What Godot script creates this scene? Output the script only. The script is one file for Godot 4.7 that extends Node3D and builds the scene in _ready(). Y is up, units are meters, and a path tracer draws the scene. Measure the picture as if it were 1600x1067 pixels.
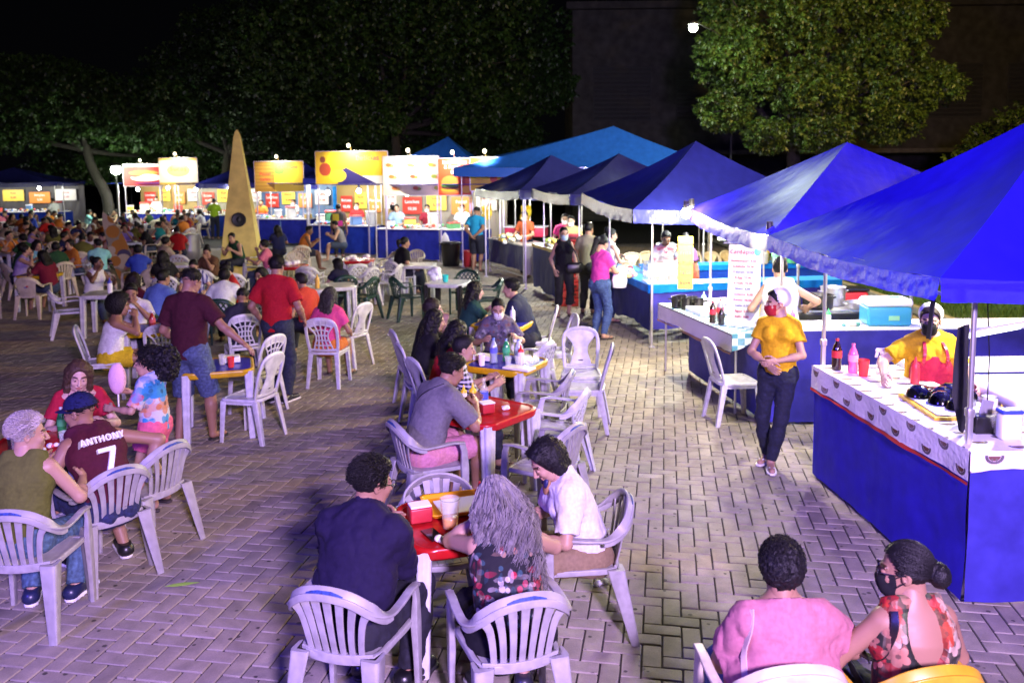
extends Node3D
# A night food fair on a paved square: plastic tables and chairs, a row of blue stalls under tents, trees and a dark building behind.

var used := {}
var mats := {}
var tex := {}


func _ready() -> void:
	view_and_light()
	make_textures()
	make_heads()
	ground()
	buildings()
	trees()
	far_lamps()
	tents()
	stalls()
	far_stalls()
	furniture()
	everyone()
	small_things()
	run_jobs()
	crowd_copies()


func view_and_light() -> void:
	var cam := Camera3D.new()
	cam.name = "camera"
	cam.projection = Camera3D.PROJECTION_FRUSTUM
	cam.near = 0.1
	cam.far = 400.0
	cam.size = 0.1 * 1067.0 / 1340.0
	cam.frustum_offset = Vector2(0, -0.0945 * 0.1)
	cam.transform = Transform3D(Basis(Vector3.RIGHT, deg_to_rad(-6.0)) * Basis(Vector3.BACK, deg_to_rad(-0.6)), Vector3(0, 2.7, 0))
	var at := CameraAttributesPhysical.new()
	at.frustum_focal_length = 30.0
	at.frustum_near = 0.1
	at.frustum_far = 400.0
	at.exposure_aperture = 2.8
	at.frustum_focus_distance = 5.2
	cam.attributes = at
	add_child(cam)
	var env := Environment.new()
	env.background_mode = Environment.BG_SKY
	var sky := Sky.new()
	var sm := ProceduralSkyMaterial.new()
	sm.sky_top_color = Color(0.01, 0.012, 0.02)
	sm.sky_horizon_color = Color(0.03, 0.03, 0.04)
	sm.ground_bottom_color = Color(0.01, 0.01, 0.01)
	sm.ground_horizon_color = Color(0.02, 0.02, 0.025)
	sky.sky_material = sm
	env.sky = sky
	env.background_energy_multiplier = 0.5
	env.tonemap_mode = Environment.TONE_MAPPER_LINEAR
	env.tonemap_exposure = 1.2
	env.sdfgi_enabled = true
	env.ssao_enabled = true
	env.ssil_enabled = true
	var we := WorldEnvironment.new()
	we.name = "world"
	we.environment = env
	add_child(we)
	# two stage floodlights on a mast beside and behind the place where the camera stands
	spot("stage_floodlight", "violet stage floodlight on a bracket to the right behind the viewer", Vector3(1.6, 4.1, 2.6), Vector3(-0.8, 0.0, -6.0), Color(0.83, 0.7, 1.0), 200.0, 56.0)
	spot("stage_floodlight", "blue violet stage floodlight on a bracket to the left of the viewer", Vector3(-5.2, 4.6, 0.2), Vector3(2.6, 1.4, -6.6), Color(0.38, 0.3, 1.0), 44.0, 46.0)


# ---------------------------------------------------------------- naming
func numbered(called: String) -> String:
	if not used.has(called):
		used[called] = 0
		return called
	used[called] += 1
	return "%s_%03d" % [called, used[called]]


func thing(called: String, label: String, category: String, at := Vector3.ZERO, turn := 0.0, group := "") -> Node3D:
	var o := Node3D.new()
	o.name = numbered(called)
	add_child(o)
	o.position = at
	o.rotation.y = turn
	tag(o, label, category, group)
	return o


func tag(o: Node, label: String, category: String, group := "") -> void:
	o.set_meta("label", label)
	o.set_meta("category", category)
	if group != "": o.set_meta("group", group)


func obj(called: String, mb: MB, m: Material, parent: Node = null, colored := false) -> MeshInstance3D:
	var o := MeshInstance3D.new()
	o.name = called if parent else numbered(called)
	o.mesh = mb.mesh(colored)
	o.material_override = m
	(parent if parent else self).add_child(o, true)
	return o


func copy(src: Node3D, at: Vector3, turn: float, label: String, group := "") -> Node3D:
	var r: Node3D = src.duplicate()
	r.name = numbered(String(src.get_meta("base", src.name)))
	add_child(r)
	r.position = at
	r.rotation = Vector3(0, turn, 0)
	r.set_meta("label", label)
	if group != "": r.set_meta("group", group)
	r.visible = true
	return r


func structure(called: String, mb: MB, m: Material) -> MeshInstance3D:
	var o := obj(called, mb, m)
	o.set_meta("kind", "structure")
	o.set_meta("label", called.replace("_", " "))
	return o


static func at(x: float, y: float, z: float, turn := 0.0) -> Transform3D:
	return Transform3D(Basis(Vector3.UP, deg_to_rad(turn)), Vector3(x, y, z))


# ---------------------------------------------------------------- materials
func noise_tex(freq: float, size: int, lo: float, hi: float, oct := 4, seedn := 3) -> NoiseTexture2D:
	var n := FastNoiseLite.new()
	n.seed = seedn
	n.frequency = freq
	n.fractal_octaves = oct
	var t := NoiseTexture2D.new()
	t.width = size
	t.height = size
	t.seamless = true
	t.noise = n
	var g := Gradient.new()
	g.set_color(0, Color(lo, lo, lo))
	g.set_color(1, Color(hi, hi, hi))
	t.color_ramp = g
	return t


func image_tex(w: int, h: int, f: Callable) -> ImageTexture:
	var im := Image.create(w, h, false, Image.FORMAT_RGB8)
	for y in h:
		for x in w:
			im.set_pixel(x, y, f.call((x + 0.5) / w, (y + 0.5) / h))
	return ImageTexture.create_from_image(im)


func make_textures() -> void:
	tex.fine = noise_tex(0.12, 256, 0.0, 1.0, 3)
	tex.mid = noise_tex(0.03, 256, 0.0, 1.0, 4)
	tex.stain = noise_tex(0.009, 512, 0.66, 1.0, 4)
	tex.worn = noise_tex(0.02, 256, 0.82, 1.0, 4)
	tex.denim = noise_tex(0.02, 256, 0.45, 1.0, 4)
	var sp := RandomNumberGenerator.new()
	sp.seed = 9
	var im := Image.create(512, 512, false, Image.FORMAT_RGB8)
	var nz := FastNoiseLite.new()
	nz.frequency = 0.02
	for y in 512:
		for x in 512:
			var q := 0.84 + 0.14 * nz.get_noise_3d(cos(x * TAU / 512.0) * 80.0, sin(x * TAU / 512.0) * 80.0 + cos(y * TAU / 512.0) * 80.0, sin(y * TAU / 512.0) * 80.0) + sp.randf_range(-0.05, 0.05)
			im.set_pixel(x, y, Color(q, q * 0.99, q * 0.97))
	for k in 90:
		var cx := sp.randi() % 512
		var cy := sp.randi() % 512
		var r := sp.randi_range(1, 4)
		var dk := sp.randf_range(0.3, 0.7)
		for y in range(-r, r + 1):
			for x in range(-r, r + 1):
				if x * x + y * y * sp.randf_range(0.8, 1.6) <= r * r: im.set_pixel(posmod(cx + x, 512), posmod(cy + y, 512), im.get_pixel(posmod(cx + x, 512), posmod(cy + y, 512)) * dk)
	tex.paving = ImageTexture.create_from_image(im)
	tex.grime = noise_tex(0.015, 256, 0.8, 1.0, 5, 9)


func mat(key: String, col: Color, rough := 0.6, o := {}) -> StandardMaterial3D:
	if mats.has(key): return mats[key]
	var m := StandardMaterial3D.new()
	m.resource_name = key
	m.albedo_color = col.linear_to_srgb()
	m.roughness = rough
	m.metallic = o.get("metal", 0.0)
	m.metallic_specular = o.get("spec", 0.5)
	if o.has("tex"):
		m.albedo_texture = o.tex
		m.uv1_triplanar = o.get("tri", true)
		m.uv1_world_triplanar = o.get("world", false)
		var sc: float = o.get("scale", 1.0)
		m.uv1_scale = Vector3(sc, sc, sc) if m.uv1_triplanar else Vector3.ONE
	if o.has("bump"):
		m.heightmap_enabled = true
		m.heightmap_texture = o.bump
		m.heightmap_scale = o.get("depth", 0.1)
		m.uv1_triplanar = o.get("tri", true)
		m.uv1_world_triplanar = o.get("world", false)
		if not o.has("tex"):
			var sc2: float = o.get("scale", 4.0)
			m.uv1_scale = Vector3(sc2, sc2, sc2)
	if o.get("vc", false): m.vertex_color_use_as_albedo = true
	if o.has("emit"):
		m.emission_enabled = true
		m.emission = (o.emit as Color)
		m.emission_energy_multiplier = o.get("power", 1.0)
	if o.has("back"):
		m.backlight_enabled = true
		m.backlight = o.back
	if o.has("sheen"):
		m.rim_enabled = true
		m.rim = o.sheen
		m.rim_tint = 0.6
	if o.has("coat"):
		m.clearcoat_enabled = true
		m.clearcoat = o.coat
		m.clearcoat_roughness = 0.2
	if o.get("both", false): m.cull_mode = BaseMaterial3D.CULL_DISABLED
	if o.has("alpha"):
		m.transparency = BaseMaterial3D.TRANSPARENCY_ALPHA
		m.albedo_color.a = o.alpha
	mats[key] = m
	return m


func key_of(c: Color) -> String:
	return "%d_%d_%d" % [int(c.r * 999), int(c.g * 999), int(c.b * 999)]


func cloth_mat(c: Color, look: String) -> StandardMaterial3D:
	match look:
		"denim": return mat("denim_" + key_of(c), c, 0.85, {"tex": tex.denim, "scale": 5.0, "bump": tex.fine, "depth": 0.08})
		"leather": return mat("leather_" + key_of(c), c, 0.35, {"bump": tex.mid, "depth": 0.05, "scale": 8.0})
		"rubber": return mat("rubber_" + key_of(c), c, 0.55)
		"shiny": return mat("shiny_" + key_of(c), c, 0.4, {"bump": tex.mid, "depth": 0.15, "scale": 5.0})
	return mat("jersey_" + key_of(c), c, 0.85, {"tex": tex.worn, "scale": 6.0, "bump": tex.mid, "depth": 0.07, "sheen": 0.06, "spec": 0.3})


func skin_mat(c: Color) -> StandardMaterial3D:
	return mat("skin_" + key_of(c), c, 0.48, {"vc": true, "spec": 0.42, "bump": tex.fine, "depth": 0.012, "scale": 12.0})


func hair_mat(c: Color) -> StandardMaterial3D:
	return mat("hair_" + key_of(c), c, 0.55, {"vc": true, "bump": tex.mid, "depth": 0.25, "scale": 14.0, "spec": 0.35})


func plastic(called: String, c: Color, rough := 0.38) -> StandardMaterial3D:
	return mat("plastic_" + called, c, rough, {"tex": tex.grime if c.r > 0.3 else tex.worn, "scale": 2.2})


# ---------------------------------------------------------------- lamps
func bulb(at: Vector3, r: float, c: Color, energy: float, called: String, label: String, category: String, glow := 30.0, light := true) -> Node3D:
	var o := thing(called, label, category, at)
	var mb := MB.new()
	mb.ball(Transform3D(), Vector3(r, r * 1.15, r), 12, 8)
	obj("bulb", mb, mat("bulb_%s_%d" % [key_of(c), int(glow)], Color(0.9, 0.9, 0.9), 0.4, {"emit": c, "power": glow}), o)
	var cap := MB.new()
	cap.lathe([[0.0, r * 2.6], [r * 0.5, r * 2.6], [r * 0.6, r * 1.1], [r * 0.4, r * 0.9]], 10)
	obj("socket", cap, mat("socket", Color(0.05, 0.05, 0.05), 0.5), o)
	if light:
		var l := OmniLight3D.new()
		l.name = "lamp_light"
		l.light_color = c
		l.light_energy = energy
		l.light_size = r
		l.omni_range = 40.0
		l.omni_attenuation = 2.0
		l.shadow_enabled = true
		o.add_child(l)
	return o


func spot(called: String, label: String, at: Vector3, to: Vector3, c: Color, energy: float, angle: float) -> void:
	var o := thing(called, label, "floodlight", at)
	var d := (to - at).normalized()
	var x := d.cross(Vector3.UP).normalized()
	var b := Basis(x, x.cross(d), -d)
	o.basis = b
	var mb := MB.new()
	mb.box(Transform3D(Basis(), Vector3(0, 0, 0.06)), Vector3(0.3, 0.24, 0.1), 0.015)
	obj("housing", mb, mat("lamp_housing", Color(0.02, 0.02, 0.02), 0.5), o)
	var lens := MB.new()
	lens.box(Transform3D(Basis(), Vector3(0, 0, 0.004)), Vector3(0.26, 0.2, 0.01))
	obj("lens_glow", lens, mat("flood_" + key_of(c), Color(0.5, 0.5, 0.5), 0.3, {"emit": c, "power": 8.0}), o)
	var br := MB.new()
	br.bar(Vector3(0, 0.1, 0.08), Vector3(0, 0.45, 0.1), 0.04, 0.04)
	obj("bracket", br, mat("lamp_housing", Color(0.02, 0.02, 0.02), 0.5), o)
	var l := SpotLight3D.new()
	l.name = "flood_light"
	l.position = Vector3(0, 0, -0.03)
	l.light_color = c
	l.light_energy = energy
	l.spot_angle = angle
	l.spot_angle_attenuation = 0.6
	l.spot_range = 60.0
	l.spot_attenuation = 2.0
	l.light_size = 0.4
	l.shadow_enabled = true
	o.add_child(l)
# ---------------------------------------------------------------- mesh builder
class MB:
	var v := PackedVector3Array()
	var c := PackedColorArray()
	var u := PackedVector2Array()
	var ix := PackedInt32Array()
	var fixed := {}
	var col := Color.WHITE

	func p(a: Vector3, uv := Vector2.ZERO) -> int:
		v.append(a); c.append(col); u.append(uv)
		return v.size() - 1

	func t(a: int, b: int, d: int) -> void:
		ix.append(a); ix.append(d); ix.append(b)

	func quad(a: Vector3, b: Vector3, d: Vector3, e: Vector3) -> void:
		var i := p(a, Vector2(0, 1)); p(b, Vector2(1, 1)); p(d, Vector2(1, 0)); p(e, Vector2(0, 0))
		t(i, i + 1, i + 2); t(i, i + 2, i + 3)

	func grid(rows: Array, closed := false) -> void:
		# rows of points; smooth; u runs along a row, v along the rows
		var m: int = rows[0].size()
		var base := v.size()
		for r in rows.size():
			for k in m:
				p(rows[r][k], Vector2(float(k) / maxf(1, m - 1), float(r) / maxf(1, rows.size() - 1)))
		var w := m if closed else m - 1
		for r in rows.size() - 1:
			for k in w:
				var a := base + r * m + k
				var b := base + r * m + (k + 1) % m
				t(a, b, b + m); t(a, b + m, a + m)

	func fan(ring: PackedVector3Array, flip := false) -> void:
		var mid := Vector3.ZERO
		for q in ring: mid += q
		mid /= ring.size()
		var m := p(mid)
		var b := v.size()
		for q in ring: p(q)
		for k in ring.size():
			var a := b + k
			var d := b + (k + 1) % ring.size()
			if flip: t(m, d, a)
			else: t(m, a, d)

	func box(x: Transform3D, s: Vector3, bevel := 0.0) -> void:
		var h := s * 0.5
		if bevel <= 0.0:
			for ax in 3:
				for sg in [-1.0, 1.0]:
					var n := Vector3.ZERO; n[ax] = sg
					var a := Vector3.ZERO; a[(ax + 1) % 3] = sg
					var b := Vector3.ZERO; b[(ax + 2) % 3] = 1.0
					quad(x * ((n - a - b) * h), x * ((n + a - b) * h), x * ((n + a + b) * h), x * ((n - a + b) * h))
			return
		var e := minf(bevel, minf(h.x, minf(h.y, h.z)) * 0.9)
		var g := h - Vector3(e, e, e)
		# each corner has three points; faces, edges and corners share them so that the bevel shades softly
		var id := {}
		for sx in [-1.0, 1.0]:
			for sy in [-1.0, 1.0]:
				for sz in [-1.0, 1.0]:
					var sgn := Vector3(sx, sy, sz)
					for ax in 3:
						var q := g * sgn
						q[ax] = h[ax] * sgn[ax]
						id[[sx, sy, sz, ax]] = p(x * q)
		for ax in 3:
			var b1 := (ax + 1) % 3
			var b2 := (ax + 2) % 3
			for sg in [-1.0, 1.0]:
				var ks := []
				for st in [[-1.0, -1.0], [1.0, -1.0], [1.0, 1.0], [-1.0, 1.0]]:
					var key := [0.0, 0.0, 0.0, ax]
					key[ax] = sg; key[b1] = st[0] * sg; key[b2] = st[1]
					ks.append(id[key])
				t(ks[0], ks[1], ks[2]); t(ks[0], ks[2], ks[3])
			# edges parallel to ax, between faces b1 and b2
			for s1 in [-1.0, 1.0]:
				for s2 in [-1.0, 1.0]:
					var ka := [0.0, 0.0, 0.0, b1]; ka[b1] = s1; ka[b2] = s2; ka[ax] = -1.0
					var kb := ka.duplicate(); kb[ax] = 1.0
					var kc := kb.duplicate(); kc[3] = b2
					var kd := ka.duplicate(); kd[3] = b2
					if s1 * s2 > 0:
						t(id[ka], id[kd], id[kc]); t(id[ka], id[kc], id[kb])
					else:
						t(id[ka], id[kb], id[kc]); t(id[ka], id[kc], id[kd])
		for sx in [-1.0, 1.0]:
			for sy in [-1.0, 1.0]:
				for sz in [-1.0, 1.0]:
					if sx * sy * sz > 0: t(id[[sx, sy, sz, 0]], id[[sx, sy, sz, 1]], id[[sx, sy, sz, 2]])
					else: t(id[[sx, sy, sz, 0]], id[[sx, sy, sz, 2]], id[[sx, sy, sz, 1]])

	func bar(a: Vector3, b: Vector3, w: float, h: float, up := Vector3.UP, bevel := 0.0) -> void:
		var y := b - a
		var l := y.length()
		y /= l
		var z := up
		if absf(y.dot(z)) > 0.98: z = Vector3.RIGHT
		var xx := y.cross(z).normalized()
		z = xx.cross(y)
		box(Transform3D(Basis(xx, y, z), (a + b) * 0.5), Vector3(w, l, h), bevel)

	static func frames(path: PackedVector3Array, up: Vector3) -> Array:
		var out := []
		for k in path.size():
			var y := (path[mini(k + 1, path.size() - 1)] - path[maxi(k - 1, 0)]).normalized()
			var z := up
			if absf(y.dot(z)) > 0.97: z = Vector3(0.31, 0.2, 0.93)
			var x := y.cross(z).normalized()
			out.append(Basis(x, y, x.cross(y).normalized()))
		return out

	func tube(path: PackedVector3Array, r0: float, r1: float, sides := 8, caps := true) -> void:
		var rows := []
		var x := path[1] - path[0]
		x = x.normalized().cross(Vector3(0.37, 0.21, 0.9) if absf(x.normalized().dot(Vector3(0.37, 0.21, 0.9))) < 0.9 else Vector3.RIGHT).normalized()
		for k in path.size():
			var y := (path[mini(k + 1, path.size() - 1)] - path[maxi(k - 1, 0)]).normalized()
			x = (x - y * x.dot(y)).normalized()
			var z := x.cross(y)
			var r := lerpf(r0, r1, float(k) / (path.size() - 1))
			var ring := PackedVector3Array()
			for j in sides:
				var a := TAU * j / sides
				ring.append(path[k] + (x * cos(a) + z * sin(a)) * r)
			rows.append(ring)
		grid(flipped(rows), true)
		if caps:
			fan(rows[0], false); fan(rows[-1], true)

	static func flipped(rows: Array) -> Array:
		var o := []
		for r in rows:
			var q: PackedVector3Array = r.duplicate()
			q.reverse()
			o.append(q)
		return o

	# rounded rectangular section swept along a path; w and h lists give width (along side) and thickness (along up)
	func sweep(path: PackedVector3Array, ws: Array, hs: Array, ups: Array, rnd := 0.35) -> void:
		var rows := []
		for k in path.size():
			var y := (path[mini(k + 1, path.size() - 1)] - path[maxi(k - 1, 0)]).normalized()
			var z: Vector3 = ups[k] if ups.size() > 1 else ups[0]
			var x := y.cross(z).normalized()
			z = x.cross(y).normalized()
			var w: float = (ws[k] if ws.size() > 1 else ws[0]) * 0.5
			var h: float = (hs[k] if hs.size() > 1 else hs[0]) * 0.5
			var e := minf(w, h) * rnd
			var ring := PackedVector3Array()
			for q in [[w, h - e], [w - e, h], [-w + e, h], [-w, h - e], [-w, -h + e], [-w + e, -h], [w - e, -h], [w, -h + e]]:
				ring.append(path[k] + x * q[0] + z * q[1])
			rows.append(ring)
		grid(flipped(rows), true)
		fan(rows[0], false); fan(rows[-1], true)

	func lathe(prof: Array, segs := 16, x := Transform3D()) -> void:
		var rows := []
		for q in prof:
			var ring := PackedVector3Array()
			for j in segs:
				var a := TAU * j / segs
				ring.append(x * Vector3(cos(a) * q[0], q[1], -sin(a) * q[0]))
			rows.append(ring)
		grid(rows, true)

	func ball(x: Transform3D, r: Vector3, segs := 12, rings := 8) -> void:
		var prof := []
		for k in rings + 1:
			var a := PI * k / rings - PI / 2
			prof.append([maxf(cos(a), 0.001), sin(a)])
		lathe(prof, segs, x * Transform3D(Basis.from_scale(r), Vector3.ZERO))

	# flat polygon (xy) extruded along z from z0 to z1
	func prism(poly: PackedVector2Array, z0: float, z1: float, x := Transform3D()) -> void:
		var tri := Geometry2D.triangulate_polygon(poly)
		var ccw := not Geometry2D.is_polygon_clockwise(poly)
		var n := poly.size()
		for side in 2:
			var b := v.size()
			for q in poly: p(x * Vector3(q.x, q.y, z1 if side == 0 else z0), q)
			for k in range(0, tri.size(), 3):
				var a2 := poly[tri[k + 1]] - poly[tri[k]]
				var b2 := poly[tri[k + 2]] - poly[tri[k]]
				if (a2.cross(b2) > 0) == (side == 0): t(b + tri[k], b + tri[k + 1], b + tri[k + 2])
				else: t(b + tri[k], b + tri[k + 2], b + tri[k + 1])
		for k in n:
			var a := poly[k]
			var d := poly[(k + 1) % n]
			if ccw: quad(x * Vector3(a.x, a.y, z0), x * Vector3(d.x, d.y, z0), x * Vector3(d.x, d.y, z1), x * Vector3(a.x, a.y, z1))
			else: quad(x * Vector3(d.x, d.y, z0), x * Vector3(a.x, a.y, z0), x * Vector3(a.x, a.y, z1), x * Vector3(d.x, d.y, z1))

	func append(vv: PackedVector3Array, nn: PackedVector3Array, ii: PackedInt32Array, x: Transform3D, cc := PackedColorArray()) -> void:
		var b := v.size()
		var flip := x.basis.determinant() < 0
		var nb := x.basis.inverse().transposed()
		for k in vv.size():
			if cc.size(): col = cc[k]
			fixed[p(x * vv[k])] = (nb * nn[k]).normalized()
		for k in range(0, ii.size(), 3):
			ix.append(b + ii[k])
			ix.append(b + (ii[k + 2] if flip else ii[k + 1]))
			ix.append(b + (ii[k + 1] if flip else ii[k + 2]))

	func mesh(with_color := false) -> ArrayMesh:
		var n := PackedVector3Array()
		n.resize(v.size())
		for k in range(0, ix.size(), 3):
			var a := ix[k]; var b := ix[k + 2]; var d := ix[k + 1]
			var q := (v[b] - v[a]).cross(v[d] - v[a])
			n[a] += q; n[b] += q; n[d] += q
		for k in n.size():
			n[k] = n[k].normalized() if n[k].length_squared() > 1e-20 else Vector3.UP
		for k in fixed: n[k] = fixed[k]
		var arr := []
		arr.resize(Mesh.ARRAY_MAX)
		arr[Mesh.ARRAY_VERTEX] = v
		arr[Mesh.ARRAY_NORMAL] = n
		arr[Mesh.ARRAY_TEX_UV] = u
		if with_color: arr[Mesh.ARRAY_COLOR] = c
		arr[Mesh.ARRAY_INDEX] = ix
		var m := ArrayMesh.new()
		m.add_surface_from_arrays(Mesh.PRIMITIVE_TRIANGLES, arr)
		return m


static func raw_mesh(a: Array, color := Color.WHITE) -> ArrayMesh:
	var arr := []
	arr.resize(Mesh.ARRAY_MAX)
	arr[Mesh.ARRAY_VERTEX] = a[0]
	arr[Mesh.ARRAY_NORMAL] = a[1]
	arr[Mesh.ARRAY_INDEX] = a[2]
	if a.size() > 3: arr[Mesh.ARRAY_COLOR] = a[3]
	var m := ArrayMesh.new()
	m.add_surface_from_arrays(Mesh.PRIMITIVE_TRIANGLES, arr)
	return m


# ---------------------------------------------------------------- implicit surfaces
# a limb: a tapered capsule from a to b; sx, sy, sz squash it in its own frame (y runs along it)
static func limb(a: Vector3, b: Vector3, r0: float, r1: float, o := {}) -> Dictionary:
	var y := b - a
	var l := y.length()
	y = y / l if l > 1e-5 else o.get("up", Vector3.UP)
	var z: Vector3 = o.get("fwd", Vector3.FORWARD)
	if absf(z.dot(y)) > 0.98: z = Vector3(0.3, 0.9, 0.1)
	var x := y.cross(z).normalized()
	z = x.cross(y).normalized()
	return {"a": a, "x": x, "y": y, "z": z, "l": l, "r0": r0, "r1": r1, "sx": o.get("sx", 1.0), "sy": o.get("sy", 1.0), "sz": o.get("sz", 1.0), "cut0": o.get("cut0", false), "cut1": o.get("cut1", false), "sub": o.get("sub", false), "k": o.get("k", 0.03), "cap": o.get("cap", 1.0)}


static func blob(c: Vector3, r: Vector3, o := {}) -> Dictionary:
	var m := maxf(r.x, maxf(r.y, r.z))
	var d := o.duplicate()
	d.merge({"sx": m / r.x, "sy": m / r.y, "sz": m / r.z}, true)
	return limb(c, c, m, m, d)


# surface nets over the smooth union of the limbs: [vertices, normals, indices]
static func nets(prims: Array, h: float, cuts := [], bump := 0.0, bumpf := 20.0, seedn := 1) -> Array:
	var lo := Vector3(9e9, 9e9, 9e9)
	var hi := -lo
	for q in prims:
		if q.sub: continue
		var m: float = maxf(q.r0, q.r1)
		for e in [q.a, q.a + q.y * q.l]:
			lo = lo.min(e - Vector3(m, m, m)); hi = hi.max(e + Vector3(m, m, m))
	lo -= Vector3(h, h, h) * 2.5; hi += Vector3(h, h, h) * 2.5
	var nx := int((hi.x - lo.x) / h) + 2
	var ny := int((hi.y - lo.y) / h) + 2
	var nz := int((hi.z - lo.z) / h) + 2
	var f := PackedFloat32Array()
	f.resize(nx * ny * nz)
	f.fill(1.0)
	for q in prims:
		var k: float = q.k
		var pad := k * 0.7 + h * 2.6
		var sub: bool = q.sub
		var a: Vector3 = q.a
		var b: Vector3 = q.a + q.y * q.l
		var ra: float = q.r0 + pad
		var rb: float = q.r1 + pad
		var l0 := (a - Vector3(ra, ra, ra)).min(b - Vector3(rb, rb, rb)) - lo
		var l1 := (a + Vector3(ra, ra, ra)).max(b + Vector3(rb, rb, rb)) - lo
		var x0 := clampi(int(l0.x / h), 0, nx); var x1 := clampi(int(l1.x / h) + 1, 0, nx)
		var y0 := clampi(int(l0.y / h), 0, ny); var y1 := clampi(int(l1.y / h) + 1, 0, ny)
		var z0 := clampi(int(l0.z / h), 0, nz); var z1 := clampi(int(l1.z / h) + 1, 0, nz)
		var ex: Vector3 = q.x * q.sx
		var ey: Vector3 = q.y
		var ez: Vector3 = q.z * q.sz
		var sy: float = q.sy
		var L: float = q.l
		var r0: float = q.r0
		var dr: float = (q.r1 - q.r0) / L if L > 1e-5 else 0.0
		var c0: bool = q.cut0
		var c1: bool = q.cut1
		var plain: bool = not (c0 or c1 or sub)
		var ax := ex.x * h
		var ay := ey.x * h
		var az := ez.x * h
		var shrink: float = 1.0 / maxf(1.0, minf(q.sx, minf(q.sy, q.sz)))
		for iz in range(z0, z1):
			for iy in range(y0, y1):
				var p := lo + Vector3(x0 * h, iy * h, iz * h) - a
				var lx := p.dot(ex)
				var ly := p.dot(ey)
				var lz := p.dot(ez)
				var id := (iz * ny + iy) * nx + x0
				for ixx in range(x0, x1):
					var tt := clampf(ly, 0.0, L)
					var dy := (ly - tt) * sy
					var d := (sqrt(lx * lx + lz * lz + dy * dy) - r0 - dr * tt) * shrink
					if plain:
						var e := f[id]
						if d < e - k: f[id] = d
						elif d < e + k:
							var w := 0.5 + 0.5 * (e - d) / k
							f[id] = e + (d - e) * w - k * w * (1.0 - w)
					elif sub:
						var e := f[id]
						if -d > e - k:
							if -d > e + k: f[id] = -d
							else:
								var w := 0.5 + 0.5 * (-d - e) / k
								f[id] = e + (-d - e) * w + k * w * (1.0 - w)
					else:
						if c0: d = maxf(d, -ly)
						if c1: d = maxf(d, ly - L)
						var e := f[id]
						if d < e - k: f[id] = d
						elif d < e + k:
							var w := 0.5 + 0.5 * (e - d) / k
							f[id] = e + (d - e) * w - k * w * (1.0 - w)
					id += 1
					lx += ax; ly += ay; lz += az
	var noise: FastNoiseLite = null
	if bump > 0.0:
		noise = FastNoiseLite.new()
		noise.seed = seedn
		noise.frequency = bumpf
		noise.fractal_octaves = 2
		if bumpf < 15.0: noise.fractal_type = FastNoiseLite.FRACTAL_RIDGED
	var band := h * 3.6 + bump * 2.0
	if cuts.size() or noise:
		for iz in nz:
			for iy in ny:
				var id := (iz * ny + iy) * nx
				for ixx in nx:
					if f[id] < band:
						var p := lo + Vector3(ixx * h, iy * h, iz * h)
						if noise: f[id] += (noise.get_noise_3dv(p) - 0.55) * bump
						for cu in cuts:
							f[id] = maxf(f[id], p.dot(cu[0]) - cu[1])
					id += 1
	var V := PackedVector3Array()
	var N := PackedVector3Array()
	var I := PackedInt32Array()
	var map := PackedInt32Array()
	map.resize(nx * ny * nz)
	map.fill(-1)
	var oy := nx
	var oz := nx * ny
	band = h * 3.4
	for iz in nz - 1:
		for iy in ny - 1:
			var id := (iz * ny + iy) * nx - 1
			for ixx in nx - 1:
				id += 1
				var f0 := f[id]
				if f0 > band or f0 < -band: continue
				var f1 := f[id + 1]
				var f2 := f[id + oy]
				var f3 := f[id + oy + 1]
				var f4 := f[id + oz]
				var f5 := f[id + oz + 1]
				var f6 := f[id + oz + oy]
				var f7 := f[id + oz + oy + 1]
				var cnt := int(f0 < 0) + int(f1 < 0) + int(f2 < 0) + int(f3 < 0) + int(f4 < 0) + int(f5 < 0) + int(f6 < 0) + int(f7 < 0)
				if cnt == 0 or cnt == 8: continue
				var g := Vector3(f1 + f3 + f5 + f7 - f0 - f2 - f4 - f6, f2 + f3 + f6 + f7 - f0 - f1 - f4 - f5, f4 + f5 + f6 + f7 - f0 - f1 - f2 - f3)
				var m := (f0 + f1 + f2 + f3 + f4 + f5 + f6 + f7) / 8.0
				var gl := g.length()
				if gl < 1e-9: gl = 1e-9
				var n := g / gl
				# gradient per metre is g / (4 h)
				var off := n * clampf(-m * 4.0 * h / gl, -0.6 * h, 0.6 * h)
				map[id] = V.size()
				V.append(lo + Vector3((ixx + 0.5) * h, (iy + 0.5) * h, (iz + 0.5) * h) + off)
				N.append(n)
				# the three edges that start at this corner
				if (f0 < 0) != (f1 < 0) and iy > 0 and iz > 0:
					_face(I, map, id, id - oy, id - oy - oz, id - oz, f0 < 0)
				if (f0 < 0) != (f2 < 0) and ixx > 0 and iz > 0:
					_face(I, map, id, id - oz, id - oz - 1, id - 1, f0 < 0)
				if (f0 < 0) != (f4 < 0) and ixx > 0 and iy > 0:
					_face(I, map, id, id - 1, id - 1 - oy, id - oy, f0 < 0)
	return [V, N, I]


static func _face(I: PackedInt32Array, map: PackedInt32Array, a: int, b: int, c: int, d: int, inside: bool) -> void:
	var i := map[a]; var j := map[b]; var k := map[c]; var l := map[d]
	if i < 0 or j < 0 or k < 0 or l < 0: return
	if inside:
		I.append(i); I.append(k); I.append(j); I.append(i); I.append(l); I.append(k)
	else:
		I.append(i); I.append(j); I.append(k); I.append(i); I.append(k); I.append(l)
# ---------------------------------------------------------------- people
var jobs := []          # each: {prims, h, cuts, bump, f, seed, node, mat, add}
var head_fine := []
var head_rough := []
var hand_proto := {}
var last_body := []


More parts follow.
